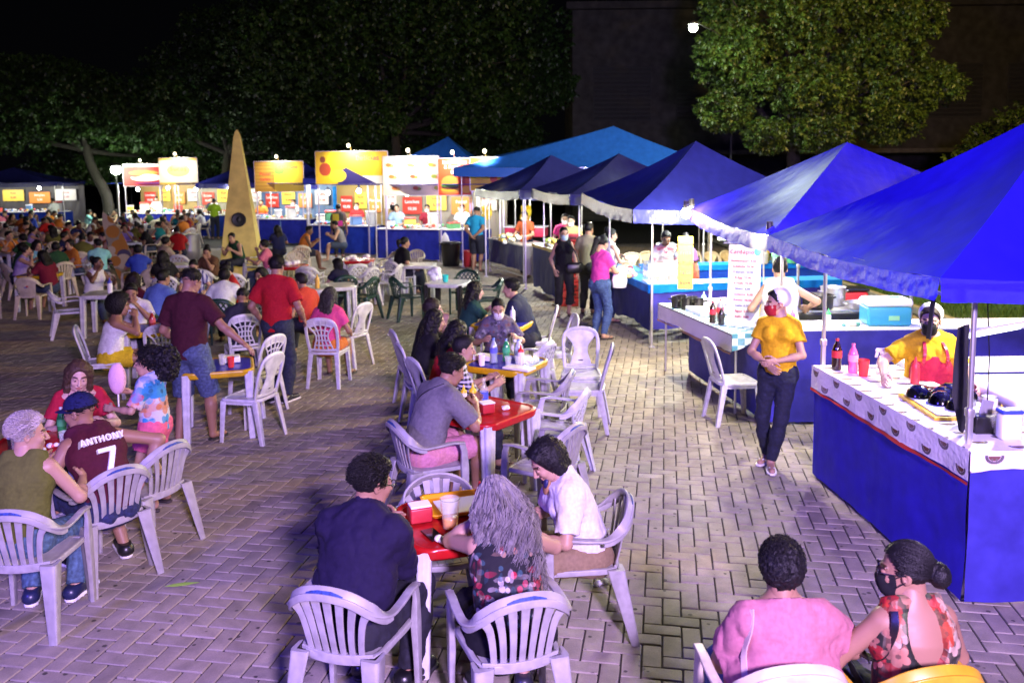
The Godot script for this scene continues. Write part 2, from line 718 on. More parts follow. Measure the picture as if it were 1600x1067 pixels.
func queue_net(node: MeshInstance3D, prims: Array, h: float, o := {}) -> void:
	jobs.append({"node": node, "prims": prims, "h": h, "cuts": o.get("cuts", []), "bump": o.get("bump", 0.0), "f": o.get("f", 20.0), "seed": jobs.size() + 7, "add": o.get("add", []), "paint": o.get("paint", null)})


func _do_job(i: int) -> void:
	var j: Dictionary = jobs[i]
	j.out = nets(j.prims, j.h, j.cuts, j.bump, j.f, j.seed)


func run_jobs() -> void:
	var id := WorkerThreadPool.add_group_task(_do_job, jobs.size(), -1, true)
	WorkerThreadPool.wait_for_group_task_completion(id)
	for j in jobs:
		var mb := MB.new()
		var o: Array = j.out
		mb.append(o[0], o[1], o[2], Transform3D())
		if j.paint:
			for k in mb.v.size(): mb.c[k] = j.paint.call(mb.v[k], mb.fixed[k])
		for a in j.add:
			mb.append(a[0][0], a[0][1], a[0][2], a[1], a[0][3] if a[0].size() > 3 else PackedColorArray())
		j.node.mesh = mb.mesh(true)
	jobs.clear()


# a head about its centre between the ears, facing -z
static func head_prims(hair_only := false) -> Array:
	var k := {"k": 0.012}
	var P := [blob(Vector3(0, 0.035, 0.018), Vector3(0.074, 0.084, 0.094), k), blob(Vector3(0, -0.028, -0.028), Vector3(0.06, 0.086, 0.062), {"k": 0.03})]
	if hair_only: return P
	P.append(limb(Vector3(-0.03, -0.08, -0.035), Vector3(0.03, -0.08, -0.035), 0.026, 0.026, {"k": 0.03}))
	P.append(blob(Vector3(0, -0.094, -0.066), Vector3(0.024, 0.02, 0.02), {"k": 0.018}))
	for s in [-1.0, 1.0]:
		P.append(blob(Vector3(s * 0.034, -0.028, -0.064), Vector3(0.024, 0.024, 0.022), {"k": 0.02}))
		P.append(blob(Vector3(s * 0.031, 0.004, -0.098), Vector3(0.017, 0.012, 0.016), {"k": 0.008, "sub": true}))
		P.append(limb(Vector3(s * 0.012, 0.022, -0.084), Vector3(s * 0.046, 0.022, -0.07), 0.009, 0.008, k))
	P.append(limb(Vector3(0, 0.012, -0.088), Vector3(0, -0.03, -0.11), 0.007, 0.012, {"k": 0.008}))
	for s in [-1.0, 1.0]:
		P.append(blob(Vector3(s * 0.011, -0.034, -0.098), Vector3(0.008, 0.007, 0.01), {"k": 0.006}))
		P.append(blob(Vector3(s * 0.031, 0.003, -0.078), Vector3(0.0135, 0.0125, 0.0135), {"k": 0.002}))
		P.append(blob(Vector3(s * 0.074, -0.005, 0.012), Vector3(0.011, 0.031, 0.02), {"k": 0.006}))
		P.append(blob(Vector3(s * 0.084, -0.003, 0.008), Vector3(0.006, 0.018, 0.011), {"k": 0.004, "sub": true}))
	P.append(limb(Vector3(-0.019, -0.056, -0.086), Vector3(0.019, -0.056, -0.086), 0.0075, 0.0075, {"k": 0.007, "sx": 1.0}))
	P.append(limb(Vector3(-0.016, -0.068, -0.084), Vector3(0.016, -0.068, -0.084), 0.008, 0.008, {"k": 0.006}))
	P.append(limb(Vector3(0, -0.05, 0.025), Vector3(0, -0.13, 0.035), 0.052, 0.052, {"k": 0.03}))
	return P


static func head_paint(p: Vector3) -> Color:
	var q := Vector3(absf(p.x), p.y, p.z)
	var e := q - Vector3(0.031, 0.003, -0.078)
	if e.length() < 0.0152 and q.z < -0.083:
		var w := Vector2(e.x, e.y).length()
		if absf(e.y) > 0.0082: return Color(0.75, 0.7, 0.68)
		return Color(0.03, 0.02, 0.015) if w < 0.0058 else Color(2.0, 2.3, 2.6) if w < 0.0125 else Color(0.8, 0.75, 0.7)
	if q.z < -0.062 and q.x > 0.012 and q.x < 0.052:
		var by := 0.0245 + 0.004 * sin((q.x - 0.012) / 0.04 * PI)
		if absf(q.y - by) < 0.0052: return Color(0.14, 0.11, 0.1)
	if q.z < -0.075 and q.x < 0.026 and absf(q.y + 0.062) < 0.0135 * (1.0 - q.x / 0.034):
		return Color(0.4, 0.25, 0.25) if absf(q.y + 0.062) < 0.0022 else Color(0.95, 0.6, 0.6)
	return Color.WHITE


func make_heads() -> void:
	for h in [0.0048, 0.0095]:
		var o := nets(head_prims(), h)
		var c := PackedColorArray()
		for p in o[0]: c.append(head_paint(p) if h < 0.008 else (head_paint(p) if p.z < -0.06 else Color.WHITE))
		o.append(c)
		if h < 0.008: head_fine = o
		else: head_rough = o
	# right hands: wrist at the origin, fingers along +y, palm facing -z, thumb on the -x side (a right hand held up, seen from its back)
	for kind in ["relaxed", "grip", "flat"]:
		var curl: float = {"relaxed": 0.38, "grip": 1.0, "flat": 0.12}[kind]
		var P := [limb(Vector3(0, -0.02, 0), Vector3(0, 0.03, 0), 0.026, 0.03, {"sz": 1.35, "k": 0.02}), limb(Vector3(-0.012, 0.03, 0), Vector3(-0.012, 0.078, 0), 0.03, 0.027, {"sz": 2.1, "k": 0.015}), limb(Vector3(0.014, 0.03, 0), Vector3(0.014, 0.074, 0), 0.028, 0.025, {"sz": 2.1, "k": 0.015})]
		var bx := [-0.031, -0.0105, 0.0105, 0.03]
		var ln := [0.072, 0.08, 0.074, 0.058]
		for k in 4:
			var a := Vector3(bx[k], 0.082 - absf(k - 1.2) * 0.004, -0.001)
			var ang: float = curl * 0.45
			for seg in 3:
				var l: float = ln[k] * [0.45, 0.3, 0.25][seg]
				var b := a + Vector3((k - 1.5) * 0.06 * (1.0 - curl), cos(ang), -sin(ang)) * l
				P.append(limb(a, b, 0.0092 - seg * 0.0008, 0.0088 - seg * 0.001, {"k": 0.004}))
				a = b
				ang += curl * 0.85
		var ta := Vector3(-0.026, 0.022, -0.006)
		var tb := ta + Vector3(-0.026, 0.026, -0.012 - 0.012 * curl)
		var tc := tb + Vector3(-0.008 + 0.012 * curl, 0.026, -0.008 - 0.016 * curl)
		var td := tc + Vector3(0.002 + 0.012 * curl, 0.022, -0.006 - 0.01 * curl)
		P.append(limb(ta, tb, 0.015, 0.0115, {"k": 0.012}))
		P.append(limb(tb, tc, 0.0112, 0.01, {"k": 0.004}))
		P.append(limb(tc, td, 0.01, 0.0085, {"k": 0.004}))
		hand_proto[kind] = [nets(P, 0.0048), nets(P, 0.008)]


static func two_bone(a: Vector3, target: Vector3, l1: float, l2: float, hint: Vector3) -> Array:
	var d := target - a
	var l := clampf(d.length(), absf(l1 - l2) + 0.02, (l1 + l2) * 0.995)
	var dir := d.normalized()
	var x := (l * l + l1 * l1 - l2 * l2) / (2.0 * l)
	var y := sqrt(maxf(0.0, l1 * l1 - x * x))
	var n := (hint - dir * hint.dot(dir))
	n = n.normalized() if n.length() > 1e-4 else Vector3.UP
	return [a + dir * x + n * y, a + dir * l]


func part(called: String, parent: Node3D, m: Material) -> MeshInstance3D:
	var o := MeshInstance3D.new()
	o.name = called
	parent.add_child(o, true)
	o.material_override = m
	return o


# at: the floor below the hips. turn: degrees; 0 faces away from the camera (-z), positive turns left.
func person(label: String, at: Vector3, turn: float, o: Dictionary, group := "people at the night food fair") -> Node3D:
	var root := thing("person", label, "person", at, deg_to_rad(turn), group)
	var s: float = o.get("ht", 1.68) / 1.7
	var sit: bool = o.get("sit", false)
	var h: float = o.get("h", 0.016)
	var near: bool = h < 0.0175
	var w: float = o.get("w", 1.0)            # girth
	var fem: bool = o.get("fem", false)
	var skin: Color = o.get("skin", Color(0.36, 0.2, 0.125))
	var hip_y: float = o.get("hip", 0.5 if sit else 0.92 * s)
	var lean: float = deg_to_rad(o.get("lean", 12.0 if sit else 2.0))
	var side: float = deg_to_rad(o.get("side", 0.0))
	var twist: float = deg_to_rad(o.get("twist", 0.0))
	var hip := Vector3(0, hip_y, o.get("back", 0.0))
	var upl := Vector3(sin(side) * 0.7, cos(lean * 0.7), -sin(lean * 0.7)).normalized()
	var upc := Vector3(sin(side) * 1.1, cos(lean * 1.25), -sin(lean * 1.25)).normalized()
	var waist := hip + upl * 0.2 * s
	var chest := waist + upl.lerp(upc, 0.5).normalized() * 0.16 * s
	var neck := chest + upc * 0.16 * s
	var rt := Vector3(cos(twist), 0, -sin(twist))
	rt = (rt - upc * rt.dot(upc)).normalized()
	var fw := upc.cross(rt).normalized()       # forward of the chest
	if fw.z > 0 and absf(twist) < 1.5: fw = -fw
	var shw: float = (0.142 if fem else 0.165) * s * lerpf(1.0, w, 0.38)
	var hpw: float = (0.088 if fem else 0.082) * s * lerpf(1.0, w, 0.5)
	# head
	var hy := deg_to_rad(o.get("hyaw", 0.0))
	var hp := deg_to_rad(o.get("hpitch", 8.0))
	var hr := deg_to_rad(o.get("htilt", 0.0))
	var hs: float = o.get("head", 1.0) * lerpf(1.0, s, 0.5)
	var hb := Basis(Vector3.UP, hy) * Basis(Vector3.RIGHT, -hp) * Basis(Vector3.BACK, hr)
	var hup := (hb.y * 0.5 + upc * 0.5).normalized()
	var hc := neck + hup * 0.135 * s + hb.z * -0.02
	var hx := Transform3D(hb.scaled(Vector3(hs, hs, hs)), hc)
	root.set_meta("hx", hx)
	# arms
	var al: float = 0.285 * s
	var fl: float = 0.25 * s
	var sh := [neck - upc * 0.078 * s - rt * shw, neck - upc * 0.078 * s + rt * shw]
	var hands: Array = [o.get("hl", Vector3(-0.22, hip_y + 0.1, -0.3) if sit else Vector3(-0.25, hip_y - 0.08, -0.06)), o.get("hr", Vector3(0.22, hip_y + 0.1, -0.3) if sit else Vector3(0.25, hip_y - 0.08, -0.06))]
	var eh := [o.get("el", Vector3(-0.5, -0.6, 0.5)), o.get("er", Vector3(0.5, -0.6, 0.5))]
	var el := []
	var wr := []
	for k in 2:
		var q := two_bone(sh[k], hands[k], al, fl, eh[k])
		el.append(q[0]); wr.append(q[1])
	# legs
	var tl: float = 0.425 * s
	var sl: float = 0.415 * s
	var hj := [hip + Vector3(-hpw, -0.02, 0), hip + Vector3(hpw, -0.02, 0)]
	var feet: Array = [o.get("fl", Vector3(-0.13, 0.08, -0.46) if sit else Vector3(-0.1, 0.08, 0.02)), o.get("fr", Vector3(0.13, 0.08, -0.46) if sit else Vector3(0.1, 0.08, 0.02))]
	var kh: Array = [o.get("kl", Vector3(-0.15, 0.6, -1)), o.get("kr", Vector3(0.15, 0.6, -1))]
	var kn := []
	var an := []
	for k in 2:
		var q := two_bone(hj[k], feet[k], tl, sl, kh[k])
		kn.append(q[0]); an.append(q[1])
	var toe := []
	for k in 2:
		var dir: Vector3 = o.get("toe", Vector3((k * 2 - 1) * 0.25, 0, -1))
		dir = Vector3(dir.x, 0, dir.z).normalized()
		toe.append(Vector3(an[k].x, 0.032, an[k].z) + dir * 0.15 * s)
	# the body, one skin
	var sq := {"fwd": fw, "sz": 1.0 / 0.74}
	var belly: float = o.get("belly", 0.0)
	var bust: float = o.get("bust", 0.5 if fem else 0.0)
	var tw: float = (0.112 if fem else 0.125) * w * s
	var torso := [
		limb(hj[0] + Vector3(0.02, 0.02, 0), hj[1] + Vector3(-0.02, 0.02, 0), 0.108 * w * s, 0.108 * w * s, {"fwd": Vector3.FORWARD, "sz": 1.05, "k": 0.05}),
		limb(hip, waist, 0.135 * w * s, tw, {"fwd": fw, "sz": 1.0 / 0.8, "k": 0.05}),
		limb(waist, chest, tw, (0.128 if fem else 0.142) * w * s, {"fwd": fw, "sz": 1.0 / 0.74, "k": 0.05}),
		limb(chest, neck - upc * 0.07, (0.126 if fem else 0.14) * w * s, 0.085 * w * s, {"fwd": fw, "sz": 1.0 / 0.74, "k": 0.05}),
		limb(sh[0] + rt * 0.03, sh[1] - rt * 0.03, 0.054 * s * lerpf(1, w, 0.6), 0.054 * s * lerpf(1, w, 0.6), {"k": 0.06}),
		limb(neck + hup * 0.01, (sh[0] + sh[1]) * 0.5 + rt * shw * 0.7, 0.042 * s, 0.05 * s, {"k": 0.05}),
		limb(neck + hup * 0.01, (sh[0] + sh[1]) * 0.5 - rt * shw * 0.7, 0.042 * s, 0.05 * s, {"k": 0.05})]
	if bust > 0:
		for k in [-1.0, 1.0]:
			torso.append(blob(chest + upc * 0.01 + rt * k * 0.072 * s + fw * 0.085 * w * s, Vector3(0.06, 0.062, 0.055) * s * (0.75 + bust * 0.4), {"k": 0.035}))
	if belly > 0:
		torso.append(blob(waist - upl * 0.03 + fw * 0.05 * w, Vector3(0.13, 0.13, 0.1) * s * w * (0.8 + belly * 0.4), {"k": 0.06}))
		torso.append(limb(waist - rt * 0.08 * w, waist + rt * 0.08 * w, 0.1 * w * s * (0.7 + belly * 0.3), 0.1 * w * s * (0.7 + belly * 0.3), {"k": 0.06, "fwd": fw, "sz": 1.1}))
	for k in [-1.0, 1.0]:
		torso.append(blob(hip + Vector3(k * 0.065 * s, -0.03, 0.065 * s * w), Vector3(0.085, 0.09, 0.075) * s * w, {"k": 0.04}))
	var aw: float = lerpf(1.0, w, 0.8) * (0.88 if fem else 1.0) * o.get("armw", 1.0)
	var lw: float = lerpf(1.0, w, 0.7) * o.get("legw", 1.0)
	var body := torso.duplicate()
	body.append(limb(neck - upc * 0.04, hc - hb.y * 0.05 * hs + hb.z * 0.015, 0.056 * s, 0.052 * hs, {"k": 0.03}))
	for k in 2:
		body.append(limb(sh[k], el[k], 0.05 * aw * s, 0.04 * aw * s, {"k": 0.025}))
		body.append(limb(el[k], el[k].lerp(wr[k], 0.35), 0.04 * aw * s, 0.041 * aw * s, {"k": 0.02}))
		body.append(limb(el[k].lerp(wr[k], 0.3), wr[k], 0.041 * aw * s, 0.026 * aw * s, {"k": 0.02}))
		body.append(limb(hj[k], kn[k], 0.092 * lw * s, 0.06 * lw * s, {"k": 0.04}))
		body.append(limb(kn[k], kn[k].lerp(an[k], 0.4) + (kn[k] - an[k]).cross(Vector3.RIGHT).normalized() * 0.012, 0.056 * lw * s, 0.058 * lw * s, {"k": 0.02}))
		body.append(limb(kn[k].lerp(an[k], 0.35), an[k], 0.056 * lw * s, 0.036 * s, {"k": 0.02}))
		body.append(limb(an[k] + Vector3(0, -0.03, 0), toe[k], 0.038 * s, 0.028 * s, {"k": 0.02, "fwd": Vector3.UP, "sz": 1.15}))
	var add := []
	add.append([head_fine if near else head_rough, hx])
	for k in 2:
		var y: Vector3 = (wr[k] - el[k]).normalized()
		var palm: Vector3 = o.get("palm_l" if k == 0 else "palm_r", Vector3(0.8 if k == 0 else -0.8, -0.3, 0.2))
		var z := -(palm - y * palm.dot(y)).normalized()
		var x := y.cross(z)
		var b := Basis(x, y, z)
		if k == 0: b.x = -b.x
		var hk: String = o.get("hand_l" if k == 0 else "hand_r", "relaxed")
		add.append([hand_proto[hk][0 if near else 1], Transform3D(b.scaled_local(Vector3(1, 1, 1) * s * (0.94 if fem else 1.0)), wr[k])])
	var bp := part("body", root, skin_mat(skin))
	queue_net(bp, body, h, {"add": add})
	var J := {"body": body, "hip": hip, "waist": waist, "chest": chest, "neck": neck, "sh": sh, "el": el, "wr": wr, "hj": hj, "kn": kn, "an": an, "toe": toe, "rt": rt, "fw": fw, "upc": upc, "upl": upl, "torso": torso, "s": s, "w": w, "aw": aw, "lw": lw, "shw": shw, "hx": hx, "hs": hs, "hb": hb, "h": h, "near": near, "hup": hup}
	last_body = body
	dress(root, o, J)
	hair(root, o, J)
	return root


static func grown(prims: Array, by: float) -> Array:
	var out := []
	for q in prims:
		var d: Dictionary = q.duplicate()
		var m: float = maxf(d.sx, maxf(d.sy, d.sz))
		d.r0 += by * (1.0 if m < 1.15 else 1.25); d.r1 += by * (1.0 if m < 1.15 else 1.25)
		out.append(d)
	return out


func dress(root: Node3D, o: Dictionary, J: Dictionary) -> void:
	var s: float = J.s
	var h: float = J.h
	var near: bool = J.near
	var gh := h * 0.85 if near else h
	var sit: bool = o.get("sit", false)
	# trousers, shorts or skirt
	var bt: Dictionary = o.get("bottom", {"kind": "trousers", "col": Color(0.02, 0.025, 0.05)})
	var bm: Material = bt.mat if bt.has("mat") else cloth_mat(bt.get("col", Color(0.02, 0.02, 0.04)), bt.get("look", "denim"))
	var top: Dictionary = o.get("top", {"kind": "tee", "col": Color(0.1, 0.1, 0.1)})
	if bt.kind != "none":
		var P := grown([J.torso[0], limb(J.hip, J.hip.lerp(J.waist, 0.75), 0.135 * J.w * s, 0.122 * J.w * s, {"fwd": J.fw, "sz": 1.25, "k": 0.05, "cut1": true})], 0.012)
		P.append_array(grown(J.torso.slice(-2), 0.01))
		var loose: float = bt.get("loose", 0.012)
		for k in 2:
			if bt.kind == "trousers":
				P.append(limb(J.hj[k], J.kn[k], 0.092 * J.lw * s + loose, 0.06 * J.lw * s + loose, {"k": 0.04}))
				P.append(limb(J.kn[k], J.kn[k].lerp(J.an[k], 0.42) + (J.kn[k] - J.an[k]).cross(Vector3.RIGHT).normalized() * 0.012, 0.058 * J.lw * s + loose, 0.061 * J.lw * s + loose, {"k": 0.03}))
				P.append(limb(J.kn[k].lerp(J.an[k], 0.4), J.kn[k].lerp(J.an[k], bt.get("len", 0.96)), 0.061 * J.lw * s + loose, lerpf(0.06, 0.044, smoothstep(0.5, 1.0, bt.get("len", 0.96))) * s + loose * 1.1, {"k": 0.03, "cut1": true}))
			elif bt.kind == "shorts":
				var e: float = bt.get("len", 0.85)
				P.append(limb(J.hj[k], J.hj[k].lerp(J.kn[k], e), 0.096 * J.lw * s + loose, lerpf(0.092, 0.062, e) * J.lw * s + loose * 2.0, {"k": 0.035, "cut1": true}))
			else:
				var e: float = bt.get("len", 0.9)
				P.append(limb(J.hj[k], J.hj[k].lerp(J.kn[k], e), 0.1 * J.lw * s + loose, 0.08 * J.lw * s + loose * 1.5, {"k": 0.1, "cut1": true}))
		if bt.kind == "skirt":
			var m0: Vector3 = (J.hj[0] + J.hj[1]) * 0.5
			var m1: Vector3 = m0.lerp((J.kn[0] + J.kn[1]) * 0.5, bt.get("len", 0.9))
			P.append(limb(m0, m1, 0.11 * s, 0.12 * s, {"k": 0.06, "cut1": true}))
		var g := part("trousers" if bt.kind == "trousers" else bt.kind, root, bm)
		queue_net(g, P, gh, {"bump": 0.008 if near else 0.0, "f": 7.0})
	# shirt, tank top or dress top
	if top.kind != "none":
		var T: Array = grown(J.torso.slice(0, 1) if top.get("long", true) else [], 0.018)
		var gr: float = top.get("fit", 0.018)
		T = [] if top.get("crop", false) else grown([limb(J.hip + Vector3(0, 0.0, 0) - J.upl * top.get("hem", 0.04), J.waist, 0.138 * J.w * s + top.get("flare", 0.006), 0.122 * J.w * s, {"fwd": J.fw, "sz": 1.2, "k": 0.05, "cut0": true})], gr)
		var rest: Array = J.torso.slice(1, J.torso.size() - 2)
		if not top.get("crop", false): rest[0] = limb(J.hip + J.upl * 0.06, J.waist, 0.135 * J.w * s, 0.122 * J.w * s, {"fwd": J.fw, "sz": 1.25, "k": 0.05})
		else: rest.remove_at(0)
		if top.kind in ["tank", "strap", "strapless"]:
			rest = rest.filter(func(q): return q != J.torso[4] and q != J.torso[5] and q != J.torso[6])
			if top.kind == "tank":
				for k in [-1.0, 1.0]:
					rest.append(limb(J.chest + J.rt * k * J.shw * 0.6, J.neck - J.upc * 0.005 + J.rt * k * J.shw * 0.5, 0.075 * s, 0.042 * s, {"k": 0.05, "fwd": J.fw, "sz": 1.0}))
		T.append_array(grown(rest, gr))
		var sl: float = top.get("sleeve", 0.62)
		if top.kind in ["tee", "long"]:
			for k in 2:
				if top.kind == "tee":
					T.append(limb(J.sh[k], J.sh[k].lerp(J.el[k], sl), 0.055 * J.aw * s + gr, 0.05 * J.aw * s + gr + 0.006, {"k": 0.035, "cut1": true}))
				else:
					T.append(limb(J.sh[k], J.el[k], 0.055 * J.aw * s + gr, 0.043 * J.aw * s + gr, {"k": 0.035}))
					T.append(limb(J.el[k], J.el[k].lerp(J.wr[k], top.get("cuff", 0.94)), 0.044 * J.aw * s + gr, 0.033 * J.aw * s + gr * 0.8, {"k": 0.02, "cut1": true}))
		if top.get("collared", false):
			T.append(limb(J.neck - J.upc * 0.03, J.neck + J.hup * 0.045, 0.075 * s, 0.068 * s, {"k": 0.012, "cut1": true}))
			T.append(limb(J.neck - J.upc * 0.005 - J.rt * 0.06, J.neck - J.upc * 0.005 + J.rt * 0.06, 0.03, 0.03, {"k": 0.012}))
		var cuts: Array = top.get("cuts", []).duplicate()
		# an open neck: cut away above a plane that dips to the front
		if top.kind != "strapless":
			var nn: Vector3 = (J.upc * 0.9 + J.fw * top.get("vneck", 0.35)).normalized()
			cuts.append([nn, nn.dot(J.neck + J.upc * top.get("collar", 0.028))])
		else:
			cuts.append([J.upc, J.upc.dot(J.chest + J.upc * 0.07)])
		for q in top.get("scoop", []):     # openings: [centre offset (right, up, forward) from the chest, radii]
			T.append(blob(J.chest + J.rt * q[0].x + J.upc * q[0].y + J.fw * q[0].z, q[1], {"sub": true, "k": 0.01, "fwd": J.fw, "up": J.upc}))
		var tm: Material = top.mat if top.has("mat") else cloth_mat(top.get("col", Color(0.1, 0.1, 0.1)), top.get("look", "jersey"))
		var g := part(top.get("name", "shirt"), root, tm)
		queue_net(g, T, gh, {"cuts": cuts, "bump": top.get("crumple", 0.009) if near else 0.005, "f": 5.5})
		for st in top.get("straps", []):
			pass
	# shoes
	var sd: Dictionary = o.get("shoe", {"kind": "sandal", "col": Color(0.05, 0.04, 0.04)})
	if sd.kind != "none" and not o.get("hide_feet", false):
		for k in 2:
			var a: Vector3 = J.an[k]
			var t: Vector3 = J.toe[k]
			var d := (t - Vector3(a.x, t.y, a.z)).normalized()
			var heel := Vector3(a.x, 0.03, a.z) - d * 0.045 * s
			if sd.kind == "sandal":
				var mb := MB.new()
				var hw := 0.042 * s
				var x := d.cross(Vector3.UP)
				var rows := []
				for kk in 9:
					var f := kk / 8.0
					var ww := hw * (0.75 + 0.35 * sin(f * PI * 0.9)) * (1.0 if kk > 0 and kk < 8 else 0.55)
					var c := heel.lerp(t + d * 0.035, f)
					rows.append(PackedVector3Array([c + x * ww + Vector3(0, -0.013 - 0.015, 0), c - x * ww + Vector3(0, -0.028, 0), c - x * ww + Vector3(0, -0.012, 0), c + x * ww + Vector3(0, -0.012, 0)]))
				mb.grid(MB.flipped(rows), true)
				mb.fan(rows[0]); mb.fan(rows[8], true)
				for q in [-1.0, 1.0]:
					mb.tube(PackedVector3Array([t + d * 0.0 + Vector3(0, 0.005, 0), t - d * 0.03 + x * q * 0.02 + Vector3(0, 0.026, 0), t - d * 0.075 + x * q * hw * 0.95 + Vector3(0, -0.005, 0)]), 0.006, 0.006, 5)
				var sp := part("sandal", root, cloth_mat(sd.get("col", Color(0.6, 0.6, 0.6)), "rubber"))
				sp.mesh = mb.mesh()
			else:
				var P := [limb(heel + Vector3(0, 0.025, 0), t + d * 0.02 + Vector3(0, 0.01, 0), 0.046 * s, 0.036 * s, {"k": 0.02, "fwd": Vector3.UP, "sz": 1.1}), limb(a, heel + Vector3(0, 0.03, 0), 0.046 * s, 0.048 * s, {"k": 0.03})]
				var g := part("shoe", root, cloth_mat(sd.get("col", Color(0.03, 0.03, 0.03)), "leather"))
				queue_net(g, P, minf(h, 0.014), {"cuts": [[Vector3.DOWN, -0.012], [Vector3.UP, 0.1]]})
				if near:
					var Q := [limb(Vector3(heel.x, 0.012, heel.z), Vector3(t.x, 0.012, t.z) + d * 0.03, 0.044 * s, 0.042 * s, {"fwd": Vector3.UP, "sz": 1.0})]
					var g2 := part("sole", root, cloth_mat(sd.get("sole", Color(0.6, 0.6, 0.6)), "rubber"))
					queue_net(g2, Q, 0.01, {"cuts": [[Vector3.UP, 0.026], [Vector3.DOWN, -0.003]]})
	if o.has("mask"):
		var P := grown([head_prims(true)[1], blob(Vector3(0, -0.04, -0.085), Vector3(0.045, 0.042, 0.03), {"k": 0.03}), blob(Vector3(0, -0.085, -0.05), Vector3(0.045, 0.03, 0.045), {"k": 0.03})], 0.006)
		var n := Vector3(0, 0.93, 0.36).normalized()
		var g := part("face_mask", root, cloth_mat(o.mask, "jersey"))
		var g2 := MB.new()
		for k in [-1.0, 1.0]:
			for yy in [[-0.028, 0.012], [-0.075, -0.02]]:
				g2.tube(PackedVector3Array([Vector3(k * 0.058, yy[0], -0.06), Vector3(k * 0.074, (yy[0] + yy[1]) * 0.5, -0.03), Vector3(k * 0.082, yy[1], 0.006)]), 0.0022, 0.0022, 4)
		g2.mesh()
		var arr := [g2.v, PackedVector3Array(), g2.ix]
		for q in g2.v: arr[1].append(Vector3(signf(q.x), 0, 0))
		queue_net(g, P, 0.007 if near else 0.012, {"cuts": [[Vector3(0, 0.97, -0.2).normalized(), Vector3(0, 0.97, -0.2).normalized().dot(Vector3(0, -0.012, -0.1))], [Vector3(0, 0, 1), -0.03], [Vector3.DOWN, 0.108]], "add": [[arr, Transform3D()]]})
		g.transform = J.hx


# strands that leave the scalp and follow a flow; each a three-sided tapering lock
static func strands(mb: MB, n: int, rng: RandomNumberGenerator, f: Callable, r: float, segs: int) -> void:
	for k in n:
		var pts: PackedVector3Array = f.call(rng, segs)
		if pts.size() < 2: continue
		mb.tube(pts, r * rng.randf_range(0.7, 1.2), r * 0.25, 3, false)


